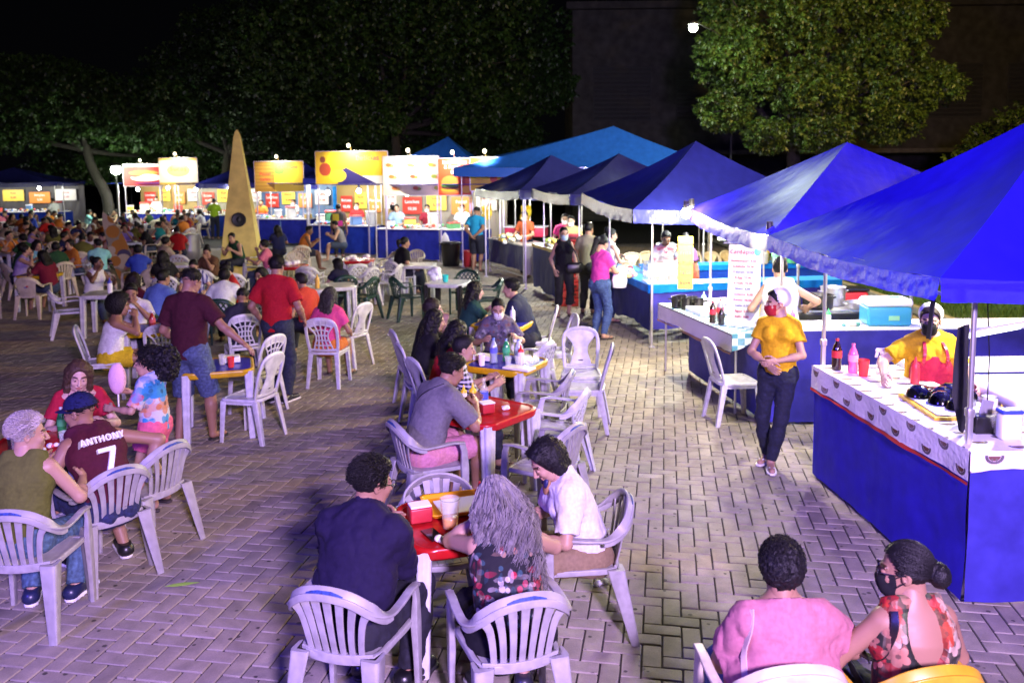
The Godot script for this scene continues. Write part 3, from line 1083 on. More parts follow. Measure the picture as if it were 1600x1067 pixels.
func hair(root: Node3D, o: Dictionary, J: Dictionary) -> void:
	var hd: Dictionary = o.get("hair", {"kind": "short", "col": Color(0.012, 0.01, 0.01)})
	if hd.kind == "none": return
	var hx: Transform3D = J.hx
	var near: bool = J.near
	var col: Color = hd.get("col", Color(0.012, 0.01, 0.01))
	var m := hair_mat(col)
	var C := blob(Vector3(0, 0.035, 0.02), Vector3(0.079, 0.091, 0.1), {"k": 0.01})
	var P := [C]
	var cuts := []
	var line := Vector3(0, 0.55, 0.835).normalized()
	var bump := 0.006
	var bf := 60.0
	var rng := RandomNumberGenerator.new()
	rng.seed = 31 + root.get_index()
	var extra := MB.new()
	var hh := 0.0085 if near else maxf(0.015, J.h * 0.75)
	match hd.kind:
		"short":
			cuts = [[-line, -line.dot(Vector3(0, 0.045, -0.035))], [Vector3(0, -1, -0.25).normalized(), Vector3(0, -1, -0.25).normalized().dot(Vector3(0, -0.045, 0.07))]]
			P.append(blob(Vector3(0, 0.07, -0.02), Vector3(0.07, 0.065, 0.075), {"k": 0.02}))
			bump = 0.005
		"fade":
			P = [blob(Vector3(0, 0.05, 0.012), Vector3(0.079, 0.084, 0.1), {"k": 0.01})]
			cuts = [[-line, -line.dot(Vector3(0, 0.06, -0.05))], [Vector3.DOWN, 0.0]]
			bump = 0.008
		"afro", "curlyshort":
			var g := 0.045 if hd.kind == "afro" else 0.003
			P = grown([C, blob(Vector3(0, 0.02, 0.05), Vector3(0.08, 0.08, 0.07), {"k": 0.03})], g)
			var l2 := Vector3(0, 0.3, 0.95).normalized()
			cuts = [[-l2, -l2.dot(Vector3(0, 0.05, -0.055))]]
			bump = 0.014
			bf = 45.0
		"bun", "bunlow":
			cuts = [[-line, -line.dot(Vector3(0, 0.04, -0.03))], [Vector3(0, -1, -0.1).normalized(), 0.055]]
			var c := Vector3(0, -0.01, 0.135) if hd.kind == "bunlow" else Vector3(0, 0.09, 0.11)
			P.append(blob(c, Vector3(0.052, 0.05, 0.042), {"k": 0.015}))
			bump = 0.008
		"pony":
			cuts = [[-line, -line.dot(Vector3(0, 0.04, -0.03))]]
			P.append(limb(Vector3(0, 0.03, 0.11), Vector3(0, 0.01, 0.16), 0.03, 0.035, {"k": 0.03}))
			P.append(limb(Vector3(0, 0.01, 0.16), Vector3(0, -hd.get("len", 0.3), 0.15), 0.04, 0.02, {"k": 0.03}))
			bump = 0.012
		"curlypony":
			cuts = [[-line, -line.dot(Vector3(0, 0.04, -0.03))]]
			P.append(blob(Vector3(0, 0.03, 0.17), Vector3(0.085, 0.1, 0.09), {"k": 0.03}))
			P.append(blob(Vector3(0, -0.06, 0.17), Vector3(0.075, 0.08, 0.075), {"k": 0.03}))
			bump = 0.035
			bf = 26.0
		"bob":
			P = grown([C, limb(Vector3(-0.05, 0.0, 0.03), Vector3(-0.055, -0.07, 0.03), 0.045, 0.03, {"k": 0.03}), limb(Vector3(0.05, 0.0, 0.03), Vector3(0.055, -0.07, 0.03), 0.045, 0.03, {"k": 0.03}), limb(Vector3(0, 0.0, 0.07), Vector3(0, -0.08, 0.07), 0.06, 0.04, {"k": 0.03}), blob(Vector3(0, 0.075, -0.045), Vector3(0.065, 0.04, 0.05), {"k": 0.02})], 0.008)
			var l3 := Vector3(0, 0.28, 0.96).normalized()
			cuts = [[-l3, -l3.dot(Vector3(0, 0.045, -0.055))]]
			bump = 0.008
			bf = 40.0
		"long", "longcurly":
			var le: float = hd.get("len", 0.33)
			var wv: float = hd.get("spread", 0.07)
			P = grown([C], 0.006)
			for k in [-1.0, -0.35, 0.35, 1.0]:
				var hr: float = 0.026 if hd.kind == "longcurly" else 0.044
				P.append(limb(Vector3(k * 0.06, 0.02, 0.06), Vector3(k * (wv + 0.01) * 0.8, -le * 0.5, 0.1), hr, hr, {"k": 0.03}))
				P.append(limb(Vector3(k * (wv + 0.01) * 0.8, -le * 0.5, 0.1), Vector3(k * wv * 0.8, -le * (0.8 if hr < 0.03 else 1.0), 0.1 + hd.get("out", 0.0)), hr, 0.018, {"k": 0.03}))
			for k in [-1.0, 1.0]:
				P.append(limb(Vector3(k * 0.07, 0.03, 0.0), Vector3(k * 0.082, -0.12, 0.0), 0.026, 0.024, {"k": 0.03}))
			var l4 := Vector3(0, 0.2, 0.97).normalized()
			cuts = [[-l4, -l4.dot(Vector3(0, 0.05, -0.06))]]
			bump = 0.012
			bf = 22.0
	var add := []
	if near and hd.get("strands", 0) > 0:
		_locks(extra, hd, rng)
		extra.mesh()
		var nn := PackedVector3Array()
		nn.resize(extra.v.size())
		for k in range(0, extra.ix.size(), 3):
			var q := (extra.v[extra.ix[k + 2]] - extra.v[extra.ix[k]]).cross(extra.v[extra.ix[k + 1]] - extra.v[extra.ix[k]])
			for z in 3: nn[extra.ix[k + z]] += q
		for k in nn.size(): nn[k] = nn[k].normalized()
		add.append([[extra.v, nn, extra.ix, extra.c], Transform3D()])
	var g := part("hair", root, m)
	g.transform = hx
	queue_net(g, P, hh, {"cuts": cuts, "bump": bump, "f": bf, "add": add})


static func _locks(mb: MB, hd: Dictionary, rng: RandomNumberGenerator) -> void:
	var n: int = hd.strands
	var kind: String = hd.kind
	var le: float = hd.get("len", 0.33)
	var lock := []
	for i in n:
		# a root on the scalp
		var a := rng.randf_range(-PI, PI)
		var e := acos(rng.randf_range(-0.35, 1.0))
		var dir := Vector3(sin(a) * sin(e), cos(e), cos(a) * sin(e))
		var root := Vector3(0, 0.035, 0.02) + dir * Vector3(0.08, 0.092, 0.101)
		if kind != "longcurly" or i % 4 == 0:
			if root.z < -0.03 and root.y < 0.075: continue
			if root.y < 0.01 and root.z < 0.02: continue
		elif lock.is_empty(): continue
		if kind in ["short", "fade", "bun", "bunlow", "curlyshort"] and root.y < -0.035: continue
		var sh := rng.randf_range(0.75, 1.3)
		mb.col = Color(sh, sh, sh)
		var pts := PackedVector3Array()
		match kind:
			"longcurly":
				if i % 4 != 0:
					root = lock[0] + Vector3(rng.randf_range(-1, 1), rng.randf_range(-1, 1), rng.randf_range(-1, 1)) * 0.011
					dir = lock[1]
				else: lock = [root, dir, le * rng.randf_range(0.7, 1.05), rng.randf() * TAU, rng.randf_range(0.012, 0.028), rng.randf_range(2.6, 4.4), rng.randf_range(0.45, 1.7)]
				var L: float = lock[2] * rng.randf_range(0.93, 1.03)
				var out := Vector3(dir.x * 0.06, 0, maxf(dir.z, 0.15) * 0.06)
				var ph: float = lock[3] + rng.randf_range(-0.3, 0.3)
				var rr: float = lock[4] * rng.randf_range(0.85, 1.15)
				var tw: float = lock[5]
				var lc: float = lock[6] * rng.randf_range(0.85, 1.15)
				mb.col = Color(lc, lc, lc)
				for k in 19:
					var f := k / 18.0
					var q := root + dir * 0.012 + Vector3(0, -L * f, 0) * Vector3(1, 1, 1) + out * sin(minf(1, f * 2.2) * PI * 0.5) * 1.2
					q.z = maxf(q.z, 0.02 + 0.1 * smoothstep(0.1, 0.4, f) - absf(q.x) * 0.5 * f)
					if f < 0.25: q += dir * 0.02 * sin(f * 4 * PI * 0.5)
					var am := rr * smoothstep(0.05, 0.3, f)
					q += Vector3(cos(ph + f * tw * TAU), 0.3 * sin(ph + f * tw * TAU * 0.7), sin(ph + f * tw * TAU)) * am
					pts.append(q)
				mb.tube(pts, 0.0023, 0.001, 3, false)
			"long":
				var L := le * rng.randf_range(0.8, 1.04)
				for k in 9:
					var f := k / 8.0
					var q := root + dir * 0.008 + Vector3(0, -L * f, 0)
					q.x += dir.x * 0.03 * f
					q.z = maxf(q.z, 0.02 + 0.1 * smoothstep(0.05, 0.5, f))
					q += Vector3(rng.randf_range(-1, 1), 0, rng.randf_range(-1, 1)) * 0.004
					pts.append(q)
				mb.tube(pts, 0.004, 0.0015, 3, false)
			"curlyshort", "afro", "curlypony":
				var c := root + dir * (0.006 if kind == "curlyshort" else 0.03)
				var ax := Vector3(rng.randf_range(-1, 1), rng.randf_range(-1, 1), rng.randf_range(-1, 1)).normalized()
				var b := Basis(ax, rng.randf() * TAU)
				for k in 6:
					var f := k / 5.0
					pts.append(c + b * Vector3(cos(f * 4.5) * 0.012, f * 0.026 - 0.012, sin(f * 4.5) * 0.012))
				mb.tube(pts, 0.0019, 0.0008, 3, false)
			"bun", "bunlow", "pony":
				var goal := Vector3(0, -0.005, 0.13) if kind != "bun" else Vector3(0, 0.09, 0.1)
				for k in 7:
					var f := k / 6.0
					var q := root.lerp(goal, f * 0.95)
					var dd := (q - Vector3(0, 0.035, 0.02)) / Vector3(0.083, 0.095, 0.104)
					if dd.length() < 1.0: q = Vector3(0, 0.035, 0.02) + dd.normalized() * Vector3(0.083, 0.095, 0.104)
					pts.append(q)
				mb.tube(pts, 0.003, 0.0015, 3, false)
			_:
				# short hair combed back and down
				var fl := (Vector3(0, -0.25, 0.9) - dir * (Vector3(0, -0.25, 0.9).dot(dir)))
				fl += Vector3(rng.randf_range(-0.5, 0.5), rng.randf_range(-0.2, 0.2), rng.randf_range(-0.2, 0.2))
				var L: float = hd.get("len", 0.035) * rng.randf_range(0.7, 1.3)
				for k in 4:
					var f := k / 3.0
					pts.append(root + dir * (0.004 + hd.get("lift", 0.012) * sin(f * 2.0)) + fl * L * f)
				mb.tube(pts, 0.0024, 0.0008, 3, false)
# ---------------------------------------------------------------- plastic chairs and tables
static func pts(a: Array) -> PackedVector3Array:
	var o := PackedVector3Array()
	for q in a: o.append(Vector3(q[0], q[1], q[2]))
	return o


static func spline(a: Array, n: int) -> PackedVector3Array:
	var c := Curve3D.new()
	for k in a.size():
		var q := Vector3(a[k][0], a[k][1], a[k][2])
		var pa := a[maxi(k - 1, 0)] as Array
		var pb := a[mini(k + 1, a.size() - 1)] as Array
		var t := (Vector3(pb[0], pb[1], pb[2]) - Vector3(pa[0], pa[1], pa[2])) / 6.0
		c.add_point(q, -t, t)
	var o := PackedVector3Array()
	for k in n:
		var f := float(k) / (n - 1) * (a.size() - 1)
		o.append(c.sample(mini(int(f), a.size() - 2), f - mini(int(f), a.size() - 2)))
	return o


# an L-shaped plastic leg: a tapering corner of two thin walls
static func leg_shape(a: Vector3, b: Vector3, w0: float, w1: float, sx: float, sz: float) -> MB:
	var mb := MB.new()
	var t := 0.012
	var path := [a, b]
	var rows := []
	for k in 2:
		var q: Vector3 = path[k]
		var w: float = w0 if k == 0 else w1
		var ring := PackedVector3Array()
		for e in [[0.0, 0.0], [0.15, -0.06], [0.9, -0.02], [1.0, 0.1], [1.0, t / w + 0.04], [0.25, t / w + 0.1], [t / w + 0.1, 0.25], [t / w + 0.04, 1.0], [0.1, 1.0], [-0.02, 0.9], [-0.06, 0.15]]:
			ring.append(q + Vector3(-e[0] * sx * w, 0, -e[1] * sz * w) + Vector3(sx, 0, sz) * w * 0.5)
		if sx * sz < 0: ring.reverse()
		rows.append(ring)
	var mid := PackedVector3Array()
	for j in rows[0].size(): mid.append(rows[0][j].lerp(rows[1][j], 0.5))
	mb.grid(MB.flipped([rows[0], mid, rows[1]]), true)
	mb.fan(rows[0]); mb.fan(rows[1], true)
	return mb


func seat_shape(w: float, d0: float, d1: float, y: float, slots: int) -> MB:
	var mb := MB.new()
	# rim
	var rim := spline([[-w, y, d0 + 0.05], [-w + 0.03, y - 0.004, d0 + 0.01], [0, y - 0.012, d0 - 0.012], [w - 0.03, y - 0.004, d0 + 0.01], [w, y, d0 + 0.05], [w - 0.01, y, (d0 + d1) * 0.5], [w - 0.045, y, d1], [0, y, d1 + 0.02], [-w + 0.045, y, d1], [-w + 0.01, y, (d0 + d1) * 0.5], [-w, y, d0 + 0.05]], 41)
	mb.sweep(rim, [0.03], [0.034], [Vector3.UP])
	if slots == 0:
		var rows := []
		for k in 9:
			var z := lerpf(d0, d1, k / 8.0)
			var r := PackedVector3Array()
			for j in 9:
				var f := j / 4.0 - 1.0
				r.append(Vector3(f * (w - 0.045 * k / 8.0), y + 0.004 - 0.014 * (1 - f * f) * sin(PI * k / 8.0), z))
			rows.append(r)
		mb.grid(MB.flipped(rows))
	else:
		for j in slots:
			var f := (j + 0.5) / slots * 2.0 - 1.0
			var path := PackedVector3Array()
			for k in 6:
				var g := k / 5.0
				path.append(Vector3(f * (w - 0.012 - 0.04 * g), y + 0.004 - 0.014 * (1 - f * f) * sin(PI * g), lerpf(d0 + 0.008, d1 - 0.005, g)))
			mb.sweep(path, [2.0 * w / slots - 0.007], [0.008], [Vector3.UP], 0.3)
	return mb


# the armchair with a fanned slat back; faces -z
func make_armchair(called: String, m: Material, back: String) -> Node3D:
	var o := Node3D.new()
	o.name = "pattern_" + called
	o.set_meta("base", called)
	o.visible = false
	o.set_meta("category", "chair")
	var seat := seat_shape(0.235, -0.23, 0.17, 0.425, 9)
	obj("seat", seat, m, o)
	for sx in [-1.0, 1.0]:
		var fr := MB.new()
		# front leg runs up into the arm rest
		fr.sweep(pts([[sx * 0.265, 0.0, -0.235], [sx * 0.262, 0.22, -0.235], [sx * 0.258, 0.42, -0.232], [sx * 0.266, 0.56, -0.225], [sx * 0.268, 0.625, -0.205]]), [0.04, 0.052, 0.068, 0.05, 0.05], [0.03, 0.036, 0.045, 0.028, 0.022], [Vector3(sx, 0, 0)])
		obj("leg", fr, m, o)
		obj("leg", leg_shape(Vector3(sx * 0.195, 0.44, 0.17), Vector3(sx * 0.245, 0.0, 0.285), 0.1, 0.05, sx, 1.0), m, o)
	var path := spline([[-0.268, 0.622, -0.225], [-0.277, 0.638, -0.12], [-0.28, 0.632, 0.02], [-0.268, 0.635, 0.13], [-0.225, 0.70, 0.225], [-0.13, 0.765, 0.272], [0, 0.787, 0.288], [0.13, 0.765, 0.272], [0.225, 0.70, 0.225], [0.268, 0.635, 0.13], [0.28, 0.632, 0.02], [0.277, 0.638, -0.12], [0.268, 0.622, -0.225]], 49)
	var ups := []
	var ws := []
	for k in 49:
		var f := 1.0 - absf(k - 24) / 24.0
		var b := smoothstep(0.42, 0.72, f)
		var side := signf(path[k].x) if absf(path[k].x) > 0.02 else 0.0
		ups.append(Vector3(side * 0.25 * b, 1.0 - 0.35 * b, 0.75 * b).normalized())
		ws.append(lerpf(0.048, 0.06, b))
	var rail := MB.new()
	rail.sweep(path, ws, [0.018], ups, 0.5)
	# the turned-down lip of the rail
	var lip := PackedVector3Array()
	for k in range(10, 39): lip.append(path[k] + Vector3(0, -0.018, 0.018))
	rail.sweep(lip, [0.012], [0.036], [Vector3.UP], 0.5)
	obj("arm_and_back_rail", rail, m, o)
	if called == "armchair":
		var mark := MB.new()
		var mp := PackedVector3Array()
		var mu := []
		for k in range(21, 28):
			mp.append(path[k] + ups[k] * 0.0085 + Vector3(0, -0.004, 0.006))
			mu.append(ups[k])
		mark.sweep(mp, [0.008, 0.02, 0.026, 0.024, 0.028, 0.018, 0.006], [0.003], mu, 0.5)
		obj("paint_mark", mark, mat("worn_blue_paint", Color(0.04, 0.1, 0.42), 0.6, {"tex": tex.denim, "scale": 9.0}), o)
	var cross := MB.new()
	cross.sweep(spline([[-0.2, 0.43, 0.175], [-0.1, 0.425, 0.2], [0, 0.423, 0.208], [0.1, 0.425, 0.2], [0.2, 0.43, 0.175]], 13), [0.05], [0.016], [Vector3.BACK], 0.4)
	obj("back_crossbar", cross, m, o)
	if back == "fan":
		for j in 7:
			var f := (j - 3) / 3.0
			var tx := f * 0.212
			var ty := 0.775 - 0.085 * f * f
			var tz := 0.28 - 0.05 * f * f
			var s := MB.new()
			s.sweep(spline([[f * 0.142, 0.43, 0.196 - 0.016 * f * f], [f * 0.15, 0.52, 0.222 - 0.02 * f * f], [f * 0.172, 0.63, 0.25 - 0.03 * f * f], [tx, ty, tz]], 10), [0.034, 0.034, 0.034, 0.035, 0.036, 0.038, 0.04, 0.043, 0.047, 0.052], [0.011], [Vector3.BACK], 0.5)
			obj("slat", s, m, o)
	elif back == "panel":
		var rows := []
		for k in 8:
			var g := k / 7.0
			var r := PackedVector3Array()
			for j in 11:
				var f := j / 5.0 - 1.0
				r.append(Vector3(f * lerpf(0.15, 0.2, g), lerpf(0.43, 0.775 - 0.07 * f * f, g), lerpf(0.205, 0.28, g) - 0.03 * f * f + 0.02 * sin(g * PI)))
			rows.append(r)
		var s := MB.new()
		s.grid(rows)
		var back_rows := []
		for r in rows:
			var q := PackedVector3Array()
			for e in r: q.append(e + Vector3(0, 0, 0.012))
			back_rows.append(q)
		s.grid(MB.flipped(back_rows))
		obj("back_panel", s, m, o)
		var e2 := MB.new()
		e2.ball(at(0, 0.63, 0.268), Vector3(0.075, 0.038, 0.01), 16, 8)
		obj("emblem", e2, mat("emblem_blue", Color(0.05, 0.08, 0.4), 0.5), o)
		var e3 := MB.new()
		e3.ball(at(0.03, 0.63, 0.275), Vector3(0.03, 0.018, 0.008), 12, 6)
		obj("emblem", e3, mat("emblem_red", Color(0.5, 0.03, 0.02), 0.5), o)
	else:
		# lattice: crossing diagonal bars inside the curved frame
		for sg in [-1.0, 1.0]:
			for j in 7:
				var c := (j - 3) * 0.085
				var run := []
				for k in 9:
					var g := k / 8.0
					var x: float = c + sg * (g - 0.5) * 0.26
					var lim := lerpf(0.16, 0.24, sin(g * PI * 0.62))
					if absf(x) > lim: continue
					run.append([x, lerpf(0.44, 0.775 - x * x * 1.5, g), lerpf(0.2, 0.282, g) - x * x * 0.9 + 0.012 * sin(g * PI)])
				if run.size() < 2: continue
				var s := MB.new()
				s.sweep(pts(run), [0.022], [0.01], [Vector3.BACK], 0.5)
				obj("lattice_bar", s, m, o)
		for sg in [-1.0, 1.0]:
			var s := MB.new()
			s.sweep(spline([[sg * 0.15, 0.43, 0.19], [sg * 0.19, 0.53, 0.205], [sg * 0.225, 0.63, 0.21], [sg * 0.235, 0.69, 0.215]], 9), [0.035], [0.014], [Vector3.BACK], 0.5)
			obj("back_frame", s, m, o)
	add_child(o)
	return o


# the tall armless chair; style "splat" or "grid"
func make_tall_chair(called: String, m: Material, style: String) -> Node3D:
	var o := Node3D.new()
	o.name = "pattern_" + called
	o.set_meta("base", called)
	o.set_meta("category", "chair")
	o.visible = false
	obj("seat", seat_shape(0.21, -0.21, 0.18, 0.44, 0), m, o)
	var ap := MB.new()
	for q in [[-0.2, -0.2, 0.2, -0.2], [-0.2, -0.19, -0.175, 0.17], [0.2, -0.19, 0.175, 0.17]]:
		ap.bar(Vector3(q[0], 0.415, q[1]), Vector3(q[2], 0.415, q[3]), 0.012, 0.045)
	obj("seat_apron", ap, m, o)
	for sx in [-1.0, 1.0]:
		obj("leg", leg_shape(Vector3(sx * 0.185, 0.43, -0.18), Vector3(sx * 0.205, 0.0, -0.215), 0.062, 0.042, sx, -1.0), m, o)
		obj("leg", leg_shape(Vector3(sx * 0.165, 0.44, 0.165), Vector3(sx * 0.2, 0.0, 0.25), 0.062, 0.042, sx, 1.0), m, o)
	var fr := MB.new()
	fr.sweep(spline([[-0.175, 0.43, 0.17], [-0.19, 0.56, 0.2], [-0.198, 0.7, 0.24], [-0.185, 0.81, 0.275], [-0.13, 0.87, 0.292], [0, 0.893, 0.3], [0.13, 0.87, 0.292], [0.185, 0.81, 0.275], [0.198, 0.7, 0.24], [0.19, 0.56, 0.2], [0.175, 0.43, 0.17]], 41), [0.04], [0.024], [Vector3(0, 0.2, 1).normalized()], 0.6)
	obj("back_frame", fr, m, o)
	# crest between the stiles and the splat down the middle
	var rows := []
	for k in 13:
		var g := k / 12.0
		var y := lerpf(0.475, 0.885, g)
		var hw := 0.075 + 0.045 * smoothstep(0.45, 0.0, g) + 0.1 * pow(smoothstep(0.4, 1.0, g), 1.6)
		var r := PackedVector3Array()
		for j in 9:
			var f := j / 4.0 - 1.0
			r.append(Vector3(f * hw, y - f * f * 0.05 * g * g, lerpf(0.178, 0.297, g) + 0.016 * (1 - f * f)))
		rows.append(r)
	var sp := MB.new()
	if style == "splat":
		sp.grid(rows)
		var rr := []
		for r in rows:
			var q := PackedVector3Array()
			for e in r: q.append(e + Vector3(0, 0, 0.01))
			rr.append(q)
		sp.grid(MB.flipped(rr))
		obj("back_splat", sp, m, o)
		var sl := MB.new()
		sl.ball(at(0, 0.535, 0.214), Vector3(0.035, 0.008, 0.012), 12, 6)
		obj("back_slot", sl, mat("slot_dark", Color(0.05, 0.05, 0.05), 0.8), o)
	else:
		for j in 5:
			var path := PackedVector3Array()
			for k in 13: path.append(rows[k][j * 2])
			var b := MB.new()
			b.sweep(path, [0.018], [0.012], [Vector3.BACK], 0.5)
			obj("back_bar", b, m, o)
		for k in [0, 2, 4, 6, 8, 10]:
			var b := MB.new()
			b.sweep(rows[k], [0.016], [0.01], [Vector3.BACK], 0.5)
			obj("back_bar", b, m, o)
		var cr := MB.new()
		cr.grid([rows[10], rows[11], rows[12]])
		obj("back_crest", cr, m, o)
	var lo := MB.new()
	lo.sweep(spline([[-0.18, 0.485, 0.185], [0, 0.478, 0.2], [0.18, 0.485, 0.185]], 7), [0.03], [0.014], [Vector3.BACK], 0.5)
	obj("back_crossbar", lo, m, o)
	add_child(o)
	return o


static func round_square(hw: float, r: float, y: float, n := 6) -> PackedVector3Array:
	var o := PackedVector3Array()
	for q in 4:
		var c := Vector3([1, 1, -1, -1][q] * (hw - r), y, [-1, 1, 1, -1][q] * (hw - r))
		for k in n:
			var a := -PI / 2 + q * PI / 2 + PI / 2 * k / (n - 1)
			o.append(c + Vector3(cos(a) * r, 0, sin(a) * r))
	return o


func make_table(called: String, top: Material, rim: Material, legs: Material, hw := 0.36) -> Node3D:
	var o := Node3D.new()
	o.name = "pattern_" + called
	o.set_meta("base", called)
	o.set_meta("category", "table")
	o.visible = false
	var r := 0.13
	var body := MB.new()
	body.grid([round_square(hw - 0.022, r, 0.655), round_square(hw - 0.012, r, 0.652), round_square(hw - 0.004, r, 0.668), round_square(hw, r, 0.70), round_square(hw - 0.004, r, 0.714), round_square(hw - 0.014, r, 0.72), round_square(hw - 0.026, r, 0.718), round_square(hw - 0.034, r, 0.7135)], true)
	obj("tabletop_rim", body, rim, o)
	var t := MB.new()
	t.grid([round_square(hw - 0.033, r, 0.706), round_square(hw - 0.036, r, 0.7142), round_square(hw * 0.5, r * 0.6, 0.7142), round_square(0.05, 0.02, 0.7142)], true)
	t.fan(round_square(0.05, 0.02, 0.7142), true)
	var un := MB.new()
	obj("tabletop", t, top, o)
	for sx in [-1.0, 1.0]:
		for sz in [-1.0, 1.0]:
			var l := MB.new()
			var a := Vector3(sx * (hw - 0.06), 0.7, sz * (hw - 0.06))
			var b := Vector3(sx * (hw - 0.045), 0.0, sz * (hw - 0.045))
			var rows := []
			for k in 3:
				var c := a.lerp(b, k / 2.0)
				var w := lerpf(0.05, 0.036, k / 2.0)
				var ring := PackedVector3Array()
				for j in 24:
					var an := TAU * j / 24.0
					var rr := w * (1.0 + (0.1 if j % 4 < 2 else -0.08)) / maxf(absf(cos(an)), absf(sin(an))) * 0.85
					ring.append(c + Vector3(cos(an) * rr, 0, sin(an) * rr))
				rows.append(ring)
			l.grid(rows, true)
			l.fan(rows[2], false)
			obj("leg", l, legs, o)
	add_child(o)
	return o
# ---------------------------------------------------------------- ground
func ground() -> void:
	var far := MB.new()
	far.quad(Vector3(-160, -0.06, 30), Vector3(160, -0.06, 30), Vector3(160, -0.06, -200), Vector3(-160, -0.06, -200))
	structure("ground", far, mat("earth", Color(0.06, 0.055, 0.05), 0.95, {"tex": tex.stain, "scale": 0.4, "world": true}))
	# the paved square: dark joints below, herringbone blocks on top
	var base := MB.new()
	base.quad(Vector3(-46, -0.011, 8), Vector3(7.4, -0.011, 8), Vector3(7.4, -0.011, -60), Vector3(-46, -0.011, -60))
	var pave := structure("pavement", base, mat("joint_sand", Color(0.045, 0.04, 0.035), 0.95, {"tex": tex.stain, "scale": 1.0, "world": true}))
	var L := 0.224
	var W := 0.112
	var block := MB.new()
	block.box(at(0, -0.025, 0), Vector3(L - 0.008, 0.05, W - 0.008), 0.006)
	var bm := block.mesh()
	var stone := Color(0.36, 0.325, 0.28)
	var shades := []
	for k in 6:
		var f: float = [0.82, 0.92, 0.97, 1.0, 1.07, 1.15][k]
		shades.append(mat("paver_%d" % k, Color(stone.r * f, stone.g * f * (1.0 - 0.012 * (k % 3)), stone.b * f * (1.0 - 0.03 * (k % 2))), 0.72, {"tex": tex.paving, "scale": 0.55, "world": true, "bump": tex.fine, "depth": 0.12}))
	var mm_mat := mat("paver_mass", stone, 0.72, {"tex": tex.paving, "scale": 0.55, "world": true, "bump": tex.fine, "depth": 0.12, "vc": true})
	var ang := deg_to_rad(10.2)
	var fwd := Vector3(sin(ang), 0, -cos(ang))
	var rt := Vector3(cos(ang), 0, sin(ang))
	var rng := RandomNumberGenerator.new()
	rng.seed = 5
	var near := []
	var mass := []
	for j in range(10, 330):
		for i in range(-300, 110):
			var t := posmod(i - j, 4)
			if t != 0 and t != 3: continue
			var c: Vector3
			var turned := false
			if t == 0: c = rt * (i + 1.0) * W + fwd * (j + 0.5) * W
			else:
				c = rt * (i + 0.5) * W + fwd * (j + 1.0) * W
				turned = true
			if c.z < -31.0 or c.x > 7.3: continue
			# only what the photograph could see
			if absf(c.x) > 0.75 * -c.z + 3.6 or c.z > -1.6: continue
			var b := Basis(Vector3.UP, -ang + (PI / 2 if turned else 0.0) + rng.randf_range(-0.012, 0.012))
			b = b * Basis(Vector3.RIGHT, rng.randf_range(-0.012, 0.012)) * Basis(Vector3.BACK, rng.randf_range(-0.01, 0.01))
			var x := Transform3D(b, c + Vector3(0, rng.randf_range(-0.003, 0.0015), 0))
			var shade := int(clampf(rng.randfn(2.7, 1.2), 0, 5))
			var fx: float = absf(c.x) / -c.z
			if fx < 0.6 and c.z > -6.2 and c.z < -4.4: near.append([c.z, x, shade])
			else: mass.append([x, shade])
	near.sort_custom(func(p, q): return p[0] > q[0])
	for k in near.size():
		if k < 296:
			var o := MeshInstance3D.new()
			o.name = "brick"
			o.mesh = bm
			o.material_override = shades[near[k][2]]
			o.transform = near[k][1]
			pave.add_child(o, true)
		else: mass.append([near[k][1], near[k][2]])
	var mm := MultiMesh.new()
	mm.transform_format = MultiMesh.TRANSFORM_3D
	mm.use_colors = true
	mm.mesh = bm
	mm.instance_count = mass.size()
	for k in mass.size():
		mm.set_instance_transform(k, mass[k][0])
		var f: float = [0.82, 0.92, 0.97, 1.0, 1.07, 1.15][mass[k][1]]
		mm.set_instance_color(k, Color(f, f * 0.99, f * 0.97))
	var mi := MultiMeshInstance3D.new()
	mi.name = "bricks"
	mi.multimesh = mm
	mi.material_override = mm_mat
	mi.set_meta("kind", "stuff")
	pave.add_child(mi, true)
	# lawn, kerb and path on the right
	var lawn := MB.new()
	var rows := []
	for k in 14:
		var r := PackedVector3Array()
		for j in 20: r.append(Vector3(7.65 + j * 2.0, 0.05 + 0.05 * sin(j * 1.3 + k), -13.6 - k * 1.2))
		rows.append(r)
	lawn.grid(rows)
	structure("lawn", lawn, mat("lawn_soil", Color(0.04, 0.075, 0.015), 0.95, {"tex": tex.grime, "scale": 0.8, "world": true}))
	var kerb := MB.new()
	kerb.bar(Vector3(7.5, 0.05, -13.4), Vector3(7.5, 0.05, -33), 0.14, 0.14, Vector3.UP, 0.015)
	kerb.bar(Vector3(7.57, 0.05, -13.45), Vector3(30, 0.05, -13.45), 0.14, 0.14, Vector3.UP, 0.015)
	structure("kerb", kerb, mat("kerb_stone", Color(0.32, 0.3, 0.24), 0.85, {"tex": tex.stain, "scale": 0.7}))
	var path := MB.new()
	path.quad(Vector3(7.4, -0.004, 8), Vector3(40, -0.004, 8), Vector3(40, -0.004, -13.4), Vector3(7.4, -0.004, -13.4))
	structure("path", path, mat("asphalt", Color(0.06, 0.06, 0.062), 0.9, {"tex": tex.stain, "scale": 1.0, "world": true, "bump": tex.fine, "depth": 0.4}))
	var blade := MB.new()
	for k in 5:
		var a := k * 1.3
		var d := Vector3(cos(a), 0, sin(a))
		blade.quad(d * 0.03 + Vector3(-0.008, 0, 0), d * 0.03 + Vector3(0.008, 0, 0), d * 0.09 + Vector3(0.002, 0.12, 0), d * 0.09 + Vector3(-0.002, 0.12, 0))
	var gm := MultiMesh.new()
	gm.transform_format = MultiMesh.TRANSFORM_3D
	gm.use_colors = true
	gm.mesh = blade.mesh()
	gm.instance_count = 14000
